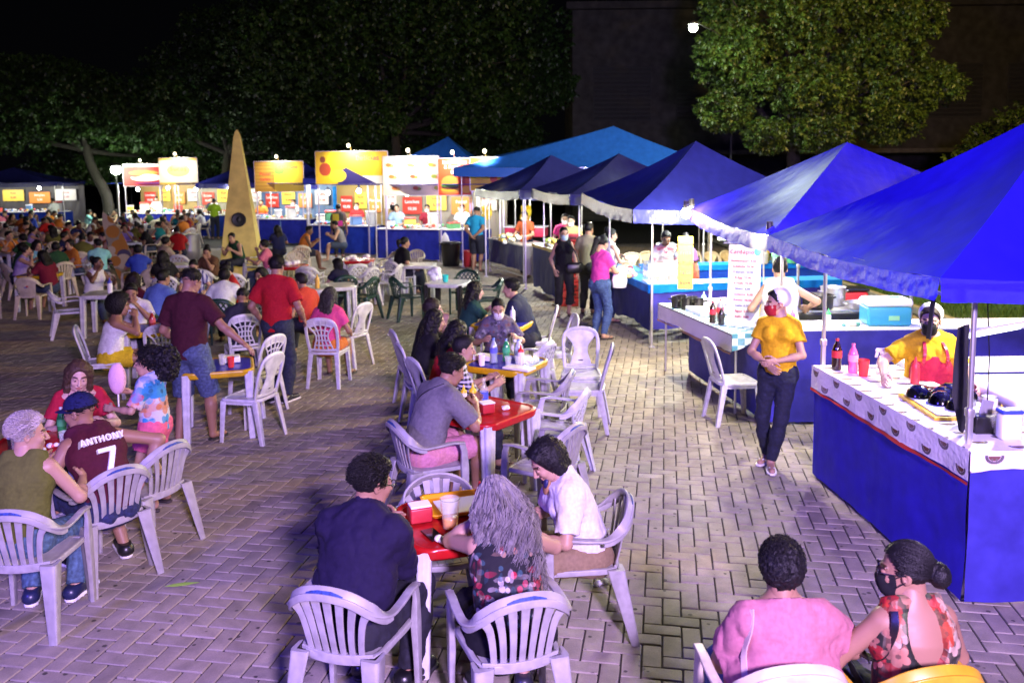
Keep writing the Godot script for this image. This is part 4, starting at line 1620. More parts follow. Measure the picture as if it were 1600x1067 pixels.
	for k in 14000:
		var f := rng.randf_range(0.6, 1.3)
		gm.set_instance_transform(k, Transform3D(Basis(Vector3.UP, rng.randf() * TAU).scaled(Vector3.ONE * rng.randf_range(0.7, 1.5)), Vector3(rng.randf_range(7.7, 17.0), 0.03, rng.randf_range(-13.6, -24.0))))
		gm.set_instance_color(k, Color(f, f, f * 0.8))
	var gi := MultiMeshInstance3D.new()
	gi.name = "grass"
	gi.multimesh = gm
	gi.material_override = mat("grass_blades", Color(0.055, 0.12, 0.02), 0.7, {"vc": true, "back": Color(0.3, 0.3, 0.3)})
	gi.set_meta("kind", "stuff")
	gi.set_meta("label", "short green lawn grass behind the near stalls")
	gi.set_meta("category", "grass")
	add_child(gi)


# ---------------------------------------------------------------- the dark building behind
func buildings() -> void:
	var wall_m := mat("render_grey", Color(0.085, 0.082, 0.078), 0.9, {"tex": tex.stain, "scale": 0.3, "bump": tex.mid, "depth": 0.4})
	var dark := mat("building_dark", Color(0.05, 0.05, 0.05), 0.8)
	var steel := mat("shutter_steel", Color(0.06, 0.06, 0.062), 0.5, {"tex": tex.grime, "scale": 0.6})
	var b := thing("commercial_building", "long dark grey two storey building with shutters and flat awning behind the stalls", "building", Vector3(3, 0, -42))
	var wl := MB.new()
	for q in [[0, 4.0, 0.35, 1.0], [34, 4.0, 1.0, 1.0]]: pass
	wl.box(at(17, 6.8, -3.0), Vector3(34, 7.0, 6.0), 0.03)
	wl.box(at(17, 1.65, -4.2), Vector3(34, 3.3, 3.6), 0.03)
	obj("wall", wl, wall_m, b)
	for k in 10:
		var c := MB.new()
		c.box(at(0.3 + k * 3.7, 1.65, -1.0), Vector3(0.45, 3.3, 0.45), 0.02)
		obj("column", c, wall_m, b)
	var aw := MB.new()
	aw.box(at(17, 3.42, 0.75), Vector3(35, 0.22, 3.4), 0.03)
	obj("awning_slab", aw, mat("awning_grey", Color(0.16, 0.15, 0.14), 0.9, {"tex": tex.stain, "scale": 0.4}), b)
	var cor := MB.new()
	cor.box(at(17, 10.45, 0.1), Vector3(34.6, 0.35, 0.6), 0.03)
	obj("cornice", cor, wall_m, b)
	for k in 9:
		var sh := MeshInstance3D.new()
		var fr := MB.new()
		fr.box(at(2.15 + k * 3.7, 1.5, -2.36), Vector3(3.0, 2.9, 0.05))
		sh = obj("roller_shutter", fr, steel, b)
		for j in 14:
			var s := MB.new()
			s.box(at(2.15 + k * 3.7, 0.2 + j * 0.2, -2.31), Vector3(2.95, 0.15, 0.04), 0.012)
			obj("shutter_slat", s, steel, sh)
	for k in 8:
		var x := 2.4 + k * 4.0
		var w := MB.new()
		w.box(at(x, 6.3, 0.02), Vector3(2.8, 2.6, 0.06), 0.01)
		var wi := obj("louvre_window", w, dark, b)
		for j in 12:
			var s := MB.new()
			s.box(Transform3D(Basis(Vector3.RIGHT, 0.5), Vector3(x, 5.15 + j * 0.21, 0.08)), Vector3(2.7, 0.16, 0.02))
			obj("louvre_slat", s, steel, wi)
	var l2 := thing("market_hall", "pale dark-lit upper wall of a market hall at the right end behind the big tree", "building", Vector3(24, 0, -30))
	var w2 := MB.new()
	w2.box(at(10, 5, -4), Vector3(20, 10, 8), 0.05)
	obj("wall", w2, wall_m, l2)
	for k in 4:
		var w := MB.new()
		w.box(at(2.4 + k * 4.6, 6.6, 0.02), Vector3(3.6, 4.4, 0.06), 0.01)
		var wi := obj("louvre_window", w, dark, l2)
		for j in 16:
			var s := MB.new()
			s.box(Transform3D(Basis(Vector3.RIGHT, 0.5), Vector3(2.4 + k * 4.6, 4.6 + j * 0.27, 0.08)), Vector3(3.5, 0.2, 0.02))
			obj("louvre_slat", s, steel, wi)


# ---------------------------------------------------------------- trees
func leaf_mesh(sz: float) -> ArrayMesh:
	var mb := MB.new()
	for k in 5:
		var b := Basis(Vector3.UP, k * TAU / 5.0 + 0.3) * Basis(Vector3.RIGHT, -0.35 - 0.25 * (k % 3))
		var w := sz * 0.16
		var l := sz * (0.55 + 0.12 * (k % 2))
		var i := mb.p(b * Vector3(0, 0, 0)); mb.p(b * Vector3(-w, 0.02 * sz, -l * 0.5)); mb.p(b * Vector3(0, -0.03 * sz, -l)); mb.p(b * Vector3(w, 0.02 * sz, -l * 0.5))
		mb.t(i, i + 1, i + 2); mb.t(i, i + 2, i + 3)
	return mb.mesh()


func tree(label: String, base: Vector3, trunk_top: Vector3, lobes: Array, leaves: int, sz: float, col: Color, seedn: int, called := "tree") -> void:
	var rng := RandomNumberGenerator.new()
	rng.seed = seedn
	var o := thing(called, label, "tree", base, 0.0, "trees round the square")
	var tr := MB.new()
	var top := trunk_top
	var bend := Vector3(rng.randf_range(-0.2, 0.2), 0, rng.randf_range(-0.2, 0.2))
	tr.tube(spline([[0, -0.1, 0], [bend.x, top.y * 0.4, bend.z], [top.x * 0.7, top.y * 0.75, top.z * 0.7], [top.x, top.y, top.z]], 12), 0.26, 0.17, 10)
	for lb in lobes:
		var c: Vector3 = lb[0] - base
		var m := top.lerp(c, 0.5) + Vector3(rng.randf_range(-0.3, 0.3), -0.1, rng.randf_range(-0.3, 0.3))
		tr.tube(spline([[top.x, top.y - 0.2, top.z], [m.x, m.y, m.z], [c.x, c.y + 0.2, c.z]], 9), 0.13, 0.04, 7)
		for k in 6:
			var d := Vector3(rng.randf_range(-1, 1), rng.randf_range(-0.4, 0.9), rng.randf_range(-1, 1)).normalized() * (lb[1] as Vector3) * 0.8
			var a := m.lerp(c, rng.randf_range(0.3, 1.0))
			tr.tube(spline([[a.x, a.y, a.z], [a.x + d.x * 0.5, a.y + d.y * 0.4 + 0.1, a.z + d.z * 0.5], [c.x + d.x, c.y + d.y, c.z + d.z]], 7), 0.05, 0.012, 5)
	obj("trunk", tr, mat("bark", Color(0.035, 0.03, 0.024), 0.9, {"tex": tex.grime, "scale": 2.0, "bump": tex.mid, "depth": 2.0}), o)
	var nz := FastNoiseLite.new()
	nz.seed = seedn
	nz.frequency = 0.75
	var places := []
	var guard := 0
	while places.size() < leaves and guard < leaves * 12:
		guard += 1
		var lb: Array = lobes[rng.randi() % lobes.size()]
		var d := Vector3(rng.randfn(), rng.randfn(), rng.randfn()).normalized()
		var rr := pow(rng.randf(), 0.4) * (1.0 + 0.25 * nz.get_noise_3dv(d * 3.0 + lb[0]))
		var p: Vector3 = lb[0] + d * (lb[1] as Vector3) * rr
		if nz.get_noise_3dv(p * 1.6) < 0.02 - 0.12 * rng.randf(): continue
		places.append([p - base, rng.randf_range(0.6, 1.4) * (1.0 + 0.75 * nz.get_noise_3dv(p * 0.9 + Vector3(9, 9, 9)))])
	var mm := MultiMesh.new()
	mm.transform_format = MultiMesh.TRANSFORM_3D
	mm.use_colors = true
	mm.mesh = leaf_mesh(sz)
	mm.instance_count = places.size()
	for k in places.size():
		var f: float = places[k][1]
		mm.set_instance_transform(k, Transform3D(Basis.from_euler(Vector3(rng.randf_range(-0.9, 0.9), rng.randf() * TAU, rng.randf_range(-0.9, 0.9))).scaled(Vector3.ONE * rng.randf_range(0.7, 1.3)), places[k][0]))
		mm.set_instance_color(k, Color(f * rng.randf_range(0.85, 1.25), f, f * 0.8))
	var mi := MultiMeshInstance3D.new()
	mi.name = "foliage"
	mi.multimesh = mm
	mi.material_override = mat("leaf_" + key_of(col), col, 0.5, {"vc": true, "back": Color(0.5, 0.5, 0.4)})
	mi.set_meta("kind", "stuff")
	o.add_child(mi, true)


func trees() -> void:
	var green := Color(0.018, 0.048, 0.009)
	var olive := Color(0.04, 0.075, 0.011)
	tree("big olive green tree lit by the white street lamp behind the nearest tents", Vector3(8.4, 0, -25), Vector3(-0.3, 3.4, 0.2), [
		[Vector3(8.0, 6.6, -24.6), Vector3(1.5, 1.2, 1.5)], [Vector3(6.2, 5.8, -24.0), Vector3(1.2, 1.0, 1.2)], [Vector3(10.2, 5.8, -24.4), Vector3(1.4, 0.9, 1.3)], [Vector3(7.6, 4.9, -23.4), Vector3(1.3, 0.8, 1.2)], [Vector3(9.3, 4.6, -23.6), Vector3(1.4, 0.8, 1.2)], [Vector3(9.8, 7.4, -25), Vector3(1.5, 1.1, 1.5)], [Vector3(6.7, 7.6, -25), Vector3(1.4, 1.1, 1.4)], [Vector3(11.6, 4.9, -24), Vector3(0.9, 0.7, 0.9)], [Vector3(5.9, 4.3, -24.0), Vector3(0.8, 0.6, 0.8)], [Vector3(8.4, 3.7, -23.4), Vector3(0.9, 0.6, 0.9)], [Vector3(11.2, 6.8, -24.6), Vector3(1.0, 0.8, 1.0)], [Vector3(8.2, 8.6, -25), Vector3(2.2, 1.2, 1.8)], [Vector3(7.0, 3.6, -23.6), Vector3(0.7, 0.5, 0.7)], [Vector3(10.4, 3.9, -23.8), Vector3(0.9, 0.6, 0.8)]], 27000, 0.18, olive, 11)
	tree("small shrubby tree between the dark shutters at the far right", Vector3(15.5, 0, -26), Vector3(0, 2.0, 0), [[Vector3(15.5, 3.2, -26), Vector3(1.8, 1.3, 1.5)], [Vector3(14.2, 2.6, -25.6), Vector3(1.2, 1.0, 1.0)]], 2500, 0.24, olive, 12)
	tree("huge dark tree with pale forked trunk above the food banners", Vector3(-4.6, 0, -37), Vector3(-0.4, 4.6, 0), [
		[Vector3(-4.2, 7.6, -36.6), Vector3(4.0, 2.8, 3.0)], [Vector3(-8.6, 7.4, -36), Vector3(3.4, 2.6, 3.0)], [Vector3(-0.6, 8.0, -36.4), Vector3(3.2, 2.6, 2.8)], [Vector3(-6.8, 4.9, -35.4), Vector3(2.6, 1.1, 2.0)], [Vector3(-1.2, 5.2, -35.6), Vector3(2.2, 1.2, 1.8)], [Vector3(-5.4, 9.6, -37), Vector3(4.2, 1.8, 3.0)], [Vector3(1.2, 6.3, -36), Vector3(1.5, 1.3, 1.4)], [Vector3(-4.4, 4.0, -39), Vector3(3.0, 1.4, 1.6)], [Vector3(-0.6, 4.2, -39), Vector3(2.2, 1.3, 1.6)]], 24000, 0.3, green, 13)
	tree("wide dark tree behind the yellow obelisk", Vector3(-13.5, 0, -40), Vector3(0.4, 3.8, 0), [
		[Vector3(-13.4, 6.6, -39.5), Vector3(3.6, 2.4, 2.8)], [Vector3(-10.6, 5.2, -38.8), Vector3(2.4, 1.7, 2.0)], [Vector3(-16.4, 5.4, -39), Vector3(2.6, 1.7, 2.0)], [Vector3(-11.6, 8.8, -40), Vector3(3.6, 1.8, 2.6)], [Vector3(-13.0, 3.6, -42), Vector3(3.2, 1.5, 1.6)], [Vector3(-8.8, 3.8, -41), Vector3(2.6, 1.4, 1.6)]], 18000, 0.3, green, 14)
	tree("leaning dark tree with thin pale trunk beside the left floodlight", Vector3(-18.4, 0, -39), Vector3(-0.8, 4.0, 0), [
		[Vector3(-19.6, 5.8, -39), Vector3(3.0, 1.8, 2.4)], [Vector3(-22.6, 5.6, -39), Vector3(2.8, 2.0, 2.2)], [Vector3(-25.6, 5.2, -38.4), Vector3(2.6, 1.9, 2.2)], [Vector3(-22.0, 7.0, -40), Vector3(3.4, 1.2, 2.4)], [Vector3(-21.4, 3.6, -44), Vector3(3.2, 1.4, 1.6)], [Vector3(-17.6, 3.4, -43), Vector3(2.4, 1.3, 1.4)]], 17000, 0.3, green, 15)
	tree("dark tree closing the square at its far left corner", Vector3(-29, 0, -43), Vector3(0, 3.4, 0), [[Vector3(-29, 5.6, -43), Vector3(3.4, 2.0, 2.6)], [Vector3(-32.4, 5.0, -42), Vector3(2.6, 2.0, 2.2)]], 6000, 0.3, green, 16)


func pole_lamp(label: String, base: Vector3, h: float, r: float, energy: float, c: Color, light: bool, glow := 30.0, aside := Vector3.ZERO) -> void:
	var o := thing("street_lamp", label, "street lamp", base, 0.0)
	var mb := MB.new()
	mb.tube(PackedVector3Array([aside, aside + Vector3(0, h * 0.5, 0), aside + Vector3(0, h + r * 2.0, 0)]), 0.04, 0.025, 8)
	if aside != Vector3.ZERO: mb.tube(PackedVector3Array([aside + Vector3(0, h + r * 2.0, 0), aside * 0.5 + Vector3(0, h + r * 3.0, 0), Vector3(0, h + r * 2.2, 0)]), 0.02, 0.014, 6)
	obj("pole", mb, mat("pole_grey", Color(0.02, 0.02, 0.02), 0.8), o)
	var hd := MB.new()
	hd.lathe([[0.0, h + r * 2.2], [r * 1.1, h + r * 1.9], [r * 1.3, h + r * 1.5], [r * 0.6, h + r * 1.4]], 12)
	obj("lamp_cap", hd, mat("socket", Color(0.05, 0.05, 0.05), 0.5), o)
	var g := MB.new()
	g.ball(at(0, h + r * 0.7, 0), Vector3(r, r, r), 12, 8)
	obj("lamp_globe", g, mat("globe_" + key_of(c) + str(int(glow)), Color(0.9, 0.9, 0.9), 0.4, {"emit": c, "power": glow}), o)
	if light:
		var l := OmniLight3D.new()
		l.name = "lamp_light"
		l.position = Vector3(0, h + r * 0.7, 0)
		l.light_color = c
		l.light_energy = energy
		l.light_size = r
		l.omni_range = 60.0
		l.omni_attenuation = 2.0
		l.shadow_enabled = true
		o.add_child(l)


func far_lamps() -> void:
	var cool := Color(0.93, 1.0, 0.88)
	var warm := Color(1.0, 0.93, 0.62)
	pole_lamp("bright white street lamp on a long arm at the left of the big tree", Vector3(4.3, 0, -20.5), 5.9, 0.1, 16.0, cool, true, 60.0, Vector3(2.0, 0, -4.2))
	pole_lamp("tall yellow street lamp beyond the right edge over the lawn", Vector3(10.4, 0, -14.2), 7.5, 0.16, 120.0, Color(1.0, 0.82, 0.45), true, 40.0)
	pole_lamp("bright white floodlight globe at the left edge of the trees", Vector3(-16.6, 0, -36.2), 2.75, 0.2, 10.0, cool, true, 60.0)
	pole_lamp("slim street lamp above the far awnings, right of its fainter twin", Vector3(0.8, 0, -41), 5.6, 0.12, 0.0, warm, false, 12.0)
	pole_lamp("faint slim street lamp above the far awnings", Vector3(0.1, 0, -42), 5.6, 0.08, 0.0, warm, false, 3.0)
	for q in [[-22.1, 6.2, -50, "left"], [-21.3, 6.15, -50, "right"]]:
		pole_lamp("yellowish lamp of a pair glinting through the left trees, the %s one" % q[3], Vector3(q[0], 0, q[2]), q[1] - 0.1, 0.17, 0, warm, false, 14.0)
	pole_lamp("round lamp glinting through the leaves right of the obelisk tip", Vector3(-12.4, 0, -48), 5.1, 0.15, 0, warm, false, 12.0)
	pole_lamp("lamp glinting high in the leaves over the yellow banner", Vector3(-7.1, 0, -47.5), 6.0, 0.14, 0, warm, false, 10.0)
	for q in [[-3.6, 5.4, -48, "left"], [-3.05, 5.4, -48, "right"]]:
		pole_lamp("bright lamp of a close pair over the white food banner, the %s one" % q[3], Vector3(q[0], 0, q[2]), q[1] - 0.1, 0.15, 0, warm, false, 14.0)
	pole_lamp("single small lamp between the pair and the blue canopy", Vector3(-2.1, 0, -48), 4.7, 0.12, 0, warm, false, 8.0)


# ---------------------------------------------------------------- tents
func tarp(called: String, c: Color, rough := 0.34) -> StandardMaterial3D:
	return mat("tarp_" + called, c, rough, {"bump": tex.mid, "depth": 0.25, "scale": 0.8, "tex": tex.worn, "back": Color(0.2, 0.2, 0.2), "spec": 0.22})


func tent(label: String, c: Array, peak: Vector3, m: Material, val := 0.22, sag := 0.16, seedn := 1, poles := [0, 1, 2, 3], inset := 0.22) -> Node3D:
	var origin: Vector3 = (c[0] + c[1] + c[2] + c[3]) * 0.25
	origin.y = 0
	var o := thing("market_tent", label, "tent", origin, 0.0, "blue tents over the food stalls")
	var nz := FastNoiseLite.new()
	nz.seed = seedn
	nz.frequency = 1.4
	var steel := mat("tent_steel", Color(0.62, 0.62, 0.63), 0.35, {"metal": 0.85})
	var hem := mat("edge_" + m.resource_name, m.albedo_color.srgb_to_linear(), 0.25, {"bump": tex.mid, "depth": 0.4, "scale": 1.3, "back": Color(0.2, 0.2, 0.2), "spec": 0.3})
	for s in 4:
		var a: Vector3 = c[s]
		var b: Vector3 = c[(s + 1) % 4]
		var out := ((a + b) * 0.5 - peak)
		out.y = 0
		out = out.normalized()
		var rows := []
		var n := 19
		for k in n:
			var v := k / float(n - 1)
			var r := PackedVector3Array()
			for j in n:
				var u := j / float(n - 1)
				var p := a.lerp(b, u).lerp(peak, v)
				p.y -= sag * 4.0 * v * (1.0 - v) * 0.5
				p.y -= 0.05 * sin(PI * u) * (1.0 - v)
				# hollow between the hips and folds running out of the corners
				var edge := sin(PI * clampf((u - 0.5) * (1.0) + 0.5, 0, 1))
				p.y -= sag * 0.55 * edge * sin(PI * minf(v * 1.15, 1.0))
				p.y += nz.get_noise_3d(p.x * 0.8, p.z * 0.8, s * 7.0) * 0.035 * edge * (1.0 - v)
				var fold := sin((u * 26.0 + v * 9.0)) * 0.012 * exp(-pow((v - 0.08) * 7.0, 2.0)) * edge
				p.y += fold
				r.append(p - origin)
			rows.append(r)
		var mb := MB.new()
		mb.grid(rows)
		obj("roof_panel", mb, m, o)
		var vr := []
		for k in 5:
			var v := k / 4.0
			var r := PackedVector3Array()
			for j in 41:
				var u := j / 40.0
				var p := a.lerp(b, u)
				p.y -= 0.05 * sin(PI * u)
				p += out * (0.004 + v * (0.015 + 0.02 * nz.get_noise_2d(u * 12.0 + s * 30.0, v * 2.0))) + Vector3(0, -val * v * (1.0 + 0.12 * nz.get_noise_2d(u * 5.0 + s * 9.0, 3.0)), 0)
				r.append(p - origin)
			vr.append(r)
		var vb := MB.new()
		vb.grid(vr)
		obj("valance", vb, hem, o)
		var tr := MB.new()
		var ia := a.lerp(peak, 0.02) - origin - out * 0.05 + Vector3(0, -0.06, 0)
		var ib := b.lerp(peak, 0.02) - origin - out * 0.05 + Vector3(0, -0.06, 0)
		tr.bar(ia, ib, 0.022, 0.022)
		tr.bar(ia + Vector3(0, -0.08, 0), (ia + ib) * 0.5, 0.016, 0.016)
		tr.bar((ia + ib) * 0.5 + Vector3(0, -0.08, 0), ib, 0.016, 0.016)
		obj("frame_truss", tr, steel, o)
	for s in poles:
		var q: Vector3 = c[s].lerp(Vector3(peak.x, c[s].y, peak.z), inset / Vector2(c[s].x - peak.x, c[s].z - peak.z).length()) - origin
		var pb := MB.new()
		pb.box(Transform3D(Basis(), Vector3(q.x, 0.6, q.z)), Vector3(0.036, 1.2, 0.036), 0.006)
		pb.box(Transform3D(Basis(), Vector3(q.x, 1.2 + (q.y - 1.2) * 0.5, q.z)), Vector3(0.028, q.y - 1.2, 0.028), 0.005)
		pb.box(Transform3D(Basis(), Vector3(q.x, 1.19, q.z)), Vector3(0.05, 0.06, 0.05), 0.008)
		pb.box(Transform3D(Basis(), Vector3(q.x, 0.006, q.z)), Vector3(0.09, 0.012, 0.09))
		obj("pole", pb, steel, o)
	return o


func tents() -> void:
	var royal := tarp("royal", Color(0.018, 0.012, 0.72), 0.45)
	var navy := tarp("navy", Color(0.02, 0.025, 0.25), 0.32)
	var dusk := tarp("dusk", Color(0.022, 0.025, 0.17), 0.34)
	var sky := tarp("sky", Color(0.02, 0.12, 0.6), 0.4)
	tent("nearest royal blue tent over the burger counter", [Vector3(2.42, 2.07, -4.8), Vector3(2.3, 2.1, -7.65), Vector3(5.5, 2.1, -7.75), Vector3(5.55, 2.07, -4.85)], Vector3(4.0, 3.16, -6.2), royal, 0.13, 0.1, 1, [0, 1, 2, 3], 0.52)
	tent("second royal blue tent, over the stall with the white price list", [Vector3(2.44, 2.06, -8.1), Vector3(2.28, 2.2, -10.9), Vector3(5.3, 2.2, -11.0), Vector3(5.4, 2.06, -8.2)], Vector3(3.7, 2.97, -9.5), royal, 0.16, 0.02, 2, [0, 1, 2], 0.3)
	tent("third blue tent, over the counter with bright blue edging", [Vector3(1.76, 2.12, -12.4), Vector3(1.27, 2.28, -15.4), Vector3(4.6, 2.28, -15.9), Vector3(4.9, 2.12, -12.8)], Vector3(3.0, 3.14, -14.0), navy, 0.2, 0.12, 3, [0, 1, 2, 3], 0.58)
	tent("fourth dark blue tent with a pale lit hip, over the drinks crates", [Vector3(1.12, 2.23, -16.4), Vector3(0.46, 2.3, -18.9), Vector3(3.6, 2.3, -19.6), Vector3(4.1, 2.23, -16.9)], Vector3(2.22, 3.02, -17.7), dusk, 0.2, 0.1, 4, [0, 1, 2, 3], 0.3)
	tent("fifth dark blue tent, at the far end of the right hand row", [Vector3(0.18, 2.25, -19.2), Vector3(-0.92, 2.25, -22.0), Vector3(2.0, 2.25, -23.2), Vector3(3.0, 2.25, -20.2)], Vector3(0.97, 3.06, -20.8), dusk, 0.2, 0.1, 5, [0, 1, 2], 0.3)
	tent("wide bright blue canopy rising behind the fourth and fifth tents", [Vector3(-1.6, 2.8, -24.0), Vector3(-1.4, 3.0, -28.0), Vector3(6.2, 2.8, -27.6), Vector3(5.6, 2.8, -23.4)], Vector3(3.0, 3.95, -25.2), sky, 0.25, 0.1, 6)
	tent("bright blue tarpaulin canopy behind the red and yellow banners", [Vector3(-4.6, 2.75, -29.0), Vector3(-4.4, 2.75, -32.0), Vector3(-0.8, 2.9, -31.6), Vector3(-1.0, 2.85, -28.6)], Vector3(-2.2, 3.9, -30.4), sky, 0.2, 0.1, 7)
	tent("dark blue tent behind the yellow drinks banner", [Vector3(-7.4, 2.5, -30.6), Vector3(-8.0, 2.5, -33.6), Vector3(-4.9, 2.5, -33.8), Vector3(-4.6, 2.5, -30.8)], Vector3(-6.2, 3.25, -32.0), navy, 0.2, 0.1, 8)
	tent("blue tent just right of the obelisk behind the tall menu banner", [Vector3(-9.6, 2.3, -33.6), Vector3(-10.2, 2.3, -36.6), Vector3(-6.8, 2.3, -36.6), Vector3(-6.6, 2.3, -33.8)], Vector3(-8.4, 3.1, -35.0), navy, 0.2, 0.1, 9)
	tent("blue tent left of the obelisk beyond the white banner", [Vector3(-13.2, 2.3, -36.0), Vector3(-13.6, 2.3, -39.0), Vector3(-10.0, 2.3, -39.0), Vector3(-9.8, 2.3, -36.2)], Vector3(-11.6, 3.1, -37.4), navy, 0.2, 0.1, 10)
	tent("dark blue tent at the far left edge of the fair", [Vector3(-26.0, 2.4, -40.0), Vector3(-26.6, 2.4, -43.6), Vector3(-21.6, 2.4, -43.6), Vector3(-21.2, 2.4, -40.2)], Vector3(-24.0, 3.1, -41.6), dusk, 0.2, 0.1, 11)
# ---------------------------------------------------------------- stalls
# cloth hanging along a line of floor points, from y1 down to y0
func skirt(called: String, parent: Node, line: Array, y1: float, y0: float, m: Material, fold := 0.012, seedn := 1, thick := 0.0, wave := 0.0) -> MeshInstance3D:
	var nz := FastNoiseLite.new()
	nz.seed = seedn
	nz.frequency = 1.0
	var pth := PackedVector3Array()
	var nrm := []
	for k in line.size() - 1:
		var a: Vector2 = line[k]
		var b: Vector2 = line[k + 1]
		var n := maxi(2, int(a.distance_to(b) / 0.06))
		var d := (b - a).normalized()
		for j in n + (1 if k == line.size() - 2 else 0):
			var q := a.lerp(b, float(j) / n)
			pth.append(Vector3(q.x, 0, q.y))
			nrm.append(Vector3(-d.y, 0, d.x))
	var mb := MB.new()
	var rows := []
	for k in 13:
		var f := k / 12.0
		var r := PackedVector3Array()
		for j in pth.size():
			var y := lerpf(y0 + wave * sin(j * 0.21) * 0.5 + wave * nz.get_noise_2d(j * 0.11, 0.0), y1, f)
			var amp := fold * (1.0 - f * 0.85)
			var off := amp * (sin(j * 0.33 + 2.0 * nz.get_noise_2d(j * 0.06, 5.0)) * 0.55 + 1.5 * nz.get_noise_3d(pth[j].x * 3.0, y * 2.2, pth[j].z * 3.0))
			r.append(pth[j] + nrm[j] * off + Vector3(0, y, 0))
		rows.append(r)
	mb.grid(rows)
	return obj(called, mb, m, parent)


func slab(called: String, parent: Node, poly: Array, y: float, t: float, m: Material) -> MeshInstance3D:
	var p := PackedVector2Array()
	for q in poly: p.append(Vector2(q.x, -q.y))
	var mb := MB.new()
	mb.prism(p, 0.0, t, Transform3D(Basis(Vector3.RIGHT, -PI / 2), Vector3(0, y - t, 0)))
	return obj(called, mb, m, parent)


func words(text: String, parent: Node, size: float, x: Transform3D, m: Material, depth := 0.004, bold := false) -> void:
	var f := SystemFont.new()
	f.font_names = PackedStringArray(["Droid Sans"])
	if bold: f.font_weight = 700
	var t := TextMesh.new()
	t.text = text
	t.font = f
	t.font_size = 64
	t.pixel_size = size / 64.0
	t.depth = depth
	t.curve_step = 4.0
	var o := MeshInstance3D.new()
	o.name = "lettering"
	o.mesh = t
	o.material_override = m
	o.transform = x
	parent.add_child(o, true)


func bottle(label: String, p: Vector3, h: float, r: float, liquid: Color, cap: Color, lab: Color, group := "") -> Node3D:
	var o := thing("drink_bottle", label, "bottle", p, p.x * 7.0, group)
	var b := MB.new()
	b.lathe([[0.0, 0.0], [r * 0.9, 0.0], [r, h * 0.04], [r * 0.94, h * 0.25], [r, h * 0.4], [r, h * 0.62], [r * 0.75, h * 0.75], [r * 0.34, h * 0.88], [r * 0.3, h * 0.93]], 14)
	obj("bottle_body", b, mat("liquid_" + key_of(liquid), liquid, 0.12, {"spec": 0.6, "coat": 0.6}), o)
	var c := MB.new()
	c.lathe([[r * 0.34, h * 0.92], [r * 0.36, h * 0.99], [0.0, h]], 10)
	obj("cap", c, mat("cap_" + key_of(cap), cap, 0.4), o)
	var l := MB.new()
	l.lathe([[r * 1.015, h * 0.4], [r * 1.015, h * 0.62]], 14)
	obj("paper_label", l, mat("label_" + key_of(lab), lab, 0.6), o)
	return o


func squeeze(label: String, p: Vector3, c: Color, s := 1.0, body := Color(-1, 0, 0), group := "") -> void:
	var o := thing("sauce_bottle", label, "sauce bottle", p, 0.0, group)
	var b := MB.new()
	b.lathe([[0.0, 0.0], [0.03 * s, 0.0], [0.032 * s, 0.01], [0.032 * s, 0.12 * s], [0.026 * s, 0.135 * s]], 12)
	obj("bottle_body", b, mat("sauce_" + key_of(c if body.r < 0 else body), c if body.r < 0 else body, 0.35), o)
	var t := MB.new()
	t.lathe([[0.03 * s, 0.13 * s], [0.03 * s, 0.15 * s], [0.012 * s, 0.165 * s], [0.005 * s, 0.205 * s], [0.0, 0.206 * s]], 10)
	obj("nozzle_cap", t, mat("sauce_" + key_of(c), c, 0.35), o)


func cup(label: String, p: Vector3, h: float, r: float, m: Material, fill := Color(-1, 0, 0), lvl := 0.5) -> void:
	var o := thing("plastic_cup", label, "cup", p)
	var b := MB.new()
	b.lathe([[0.0, 0.002], [r * 0.72, 0.0], [r * 0.76, 0.006], [r, h], [r * 1.05, h * 0.985], [r * 0.96, h], [r * 0.7, 0.01]], 18)
	obj("cup_wall", b, m, o)
	if fill.r >= 0:
		var l := MB.new()
		l.lathe([[0.0, 0.004], [r * 0.7, 0.004], [lerpf(r * 0.7, r * 0.95, lvl), h * lvl], [0.0, h * lvl]], 18)
		obj("drink", l, mat("drink_" + key_of(fill), fill, 0.2), o)


func tub(called: String, label: String, category: String, p: Vector3, s: Vector3, m: Material, lid: Material = null, turn := 0.0, group := "") -> Node3D:
	var o := thing(called, label, category, p, deg_to_rad(turn), group)
	var b := MB.new()
	b.box(at(0, s.y * 0.5, 0), s, minf(s.x, s.y) * 0.12)
	obj("box_body", b, m, o)
	if lid:
		var l := MB.new()
		l.box(at(0, s.y + s.y * 0.07, 0), Vector3(s.x * 1.04, s.y * 0.16, s.z * 1.04), s.y * 0.05)
		obj("lid", l, lid, o)
	return o


func pan(label: String, p: Vector3, r: float, h: float, m: Material) -> void:
	var o := thing("cooking_pot", label, "pot", p)
	var b := MB.new()
	b.lathe([[0.0, 0.0], [r * 0.9, 0.0], [r, h * 0.1], [r, h], [r * 1.06, h * 1.01], [r * 0.95, h], [r * 0.93, h * 0.15], [0, h * 0.12]], 20)
	obj("pot_body", b, m, o)
	var hd := MB.new()
	for s in [-1.0, 1.0]:
		hd.tube(spline([[s * r, h * 0.75, -0.04], [s * (r + 0.04), h * 0.8, 0], [s * r, h * 0.75, 0.04]], 7), 0.007, 0.007, 6)
	obj("handle", hd, m, o)


func heap(label: String, called: String, category: String, p: Vector3, n: int, spread: Vector3, r: float, cols: Array, seedn: int) -> void:
	var rng := RandomNumberGenerator.new()
	rng.seed = seedn
	var mb := MB.new()
	for k in n:
		mb.col = cols[rng.randi() % cols.size()]
		mb.ball(Transform3D(Basis(Vector3.UP, rng.randf() * TAU), Vector3(rng.randf_range(-1, 1) * spread.x, r * 0.6 + rng.randf() * spread.y, rng.randf_range(-1, 1) * spread.z)), Vector3(r, r * 0.75, r) * rng.randf_range(0.7, 1.2), 7, 5)
	var o := obj(called, mb, mat("heap_vc", Color(1, 1, 1), 0.7, {"vc": true}), null, true)
	o.position = p
	tag(o, label, category)


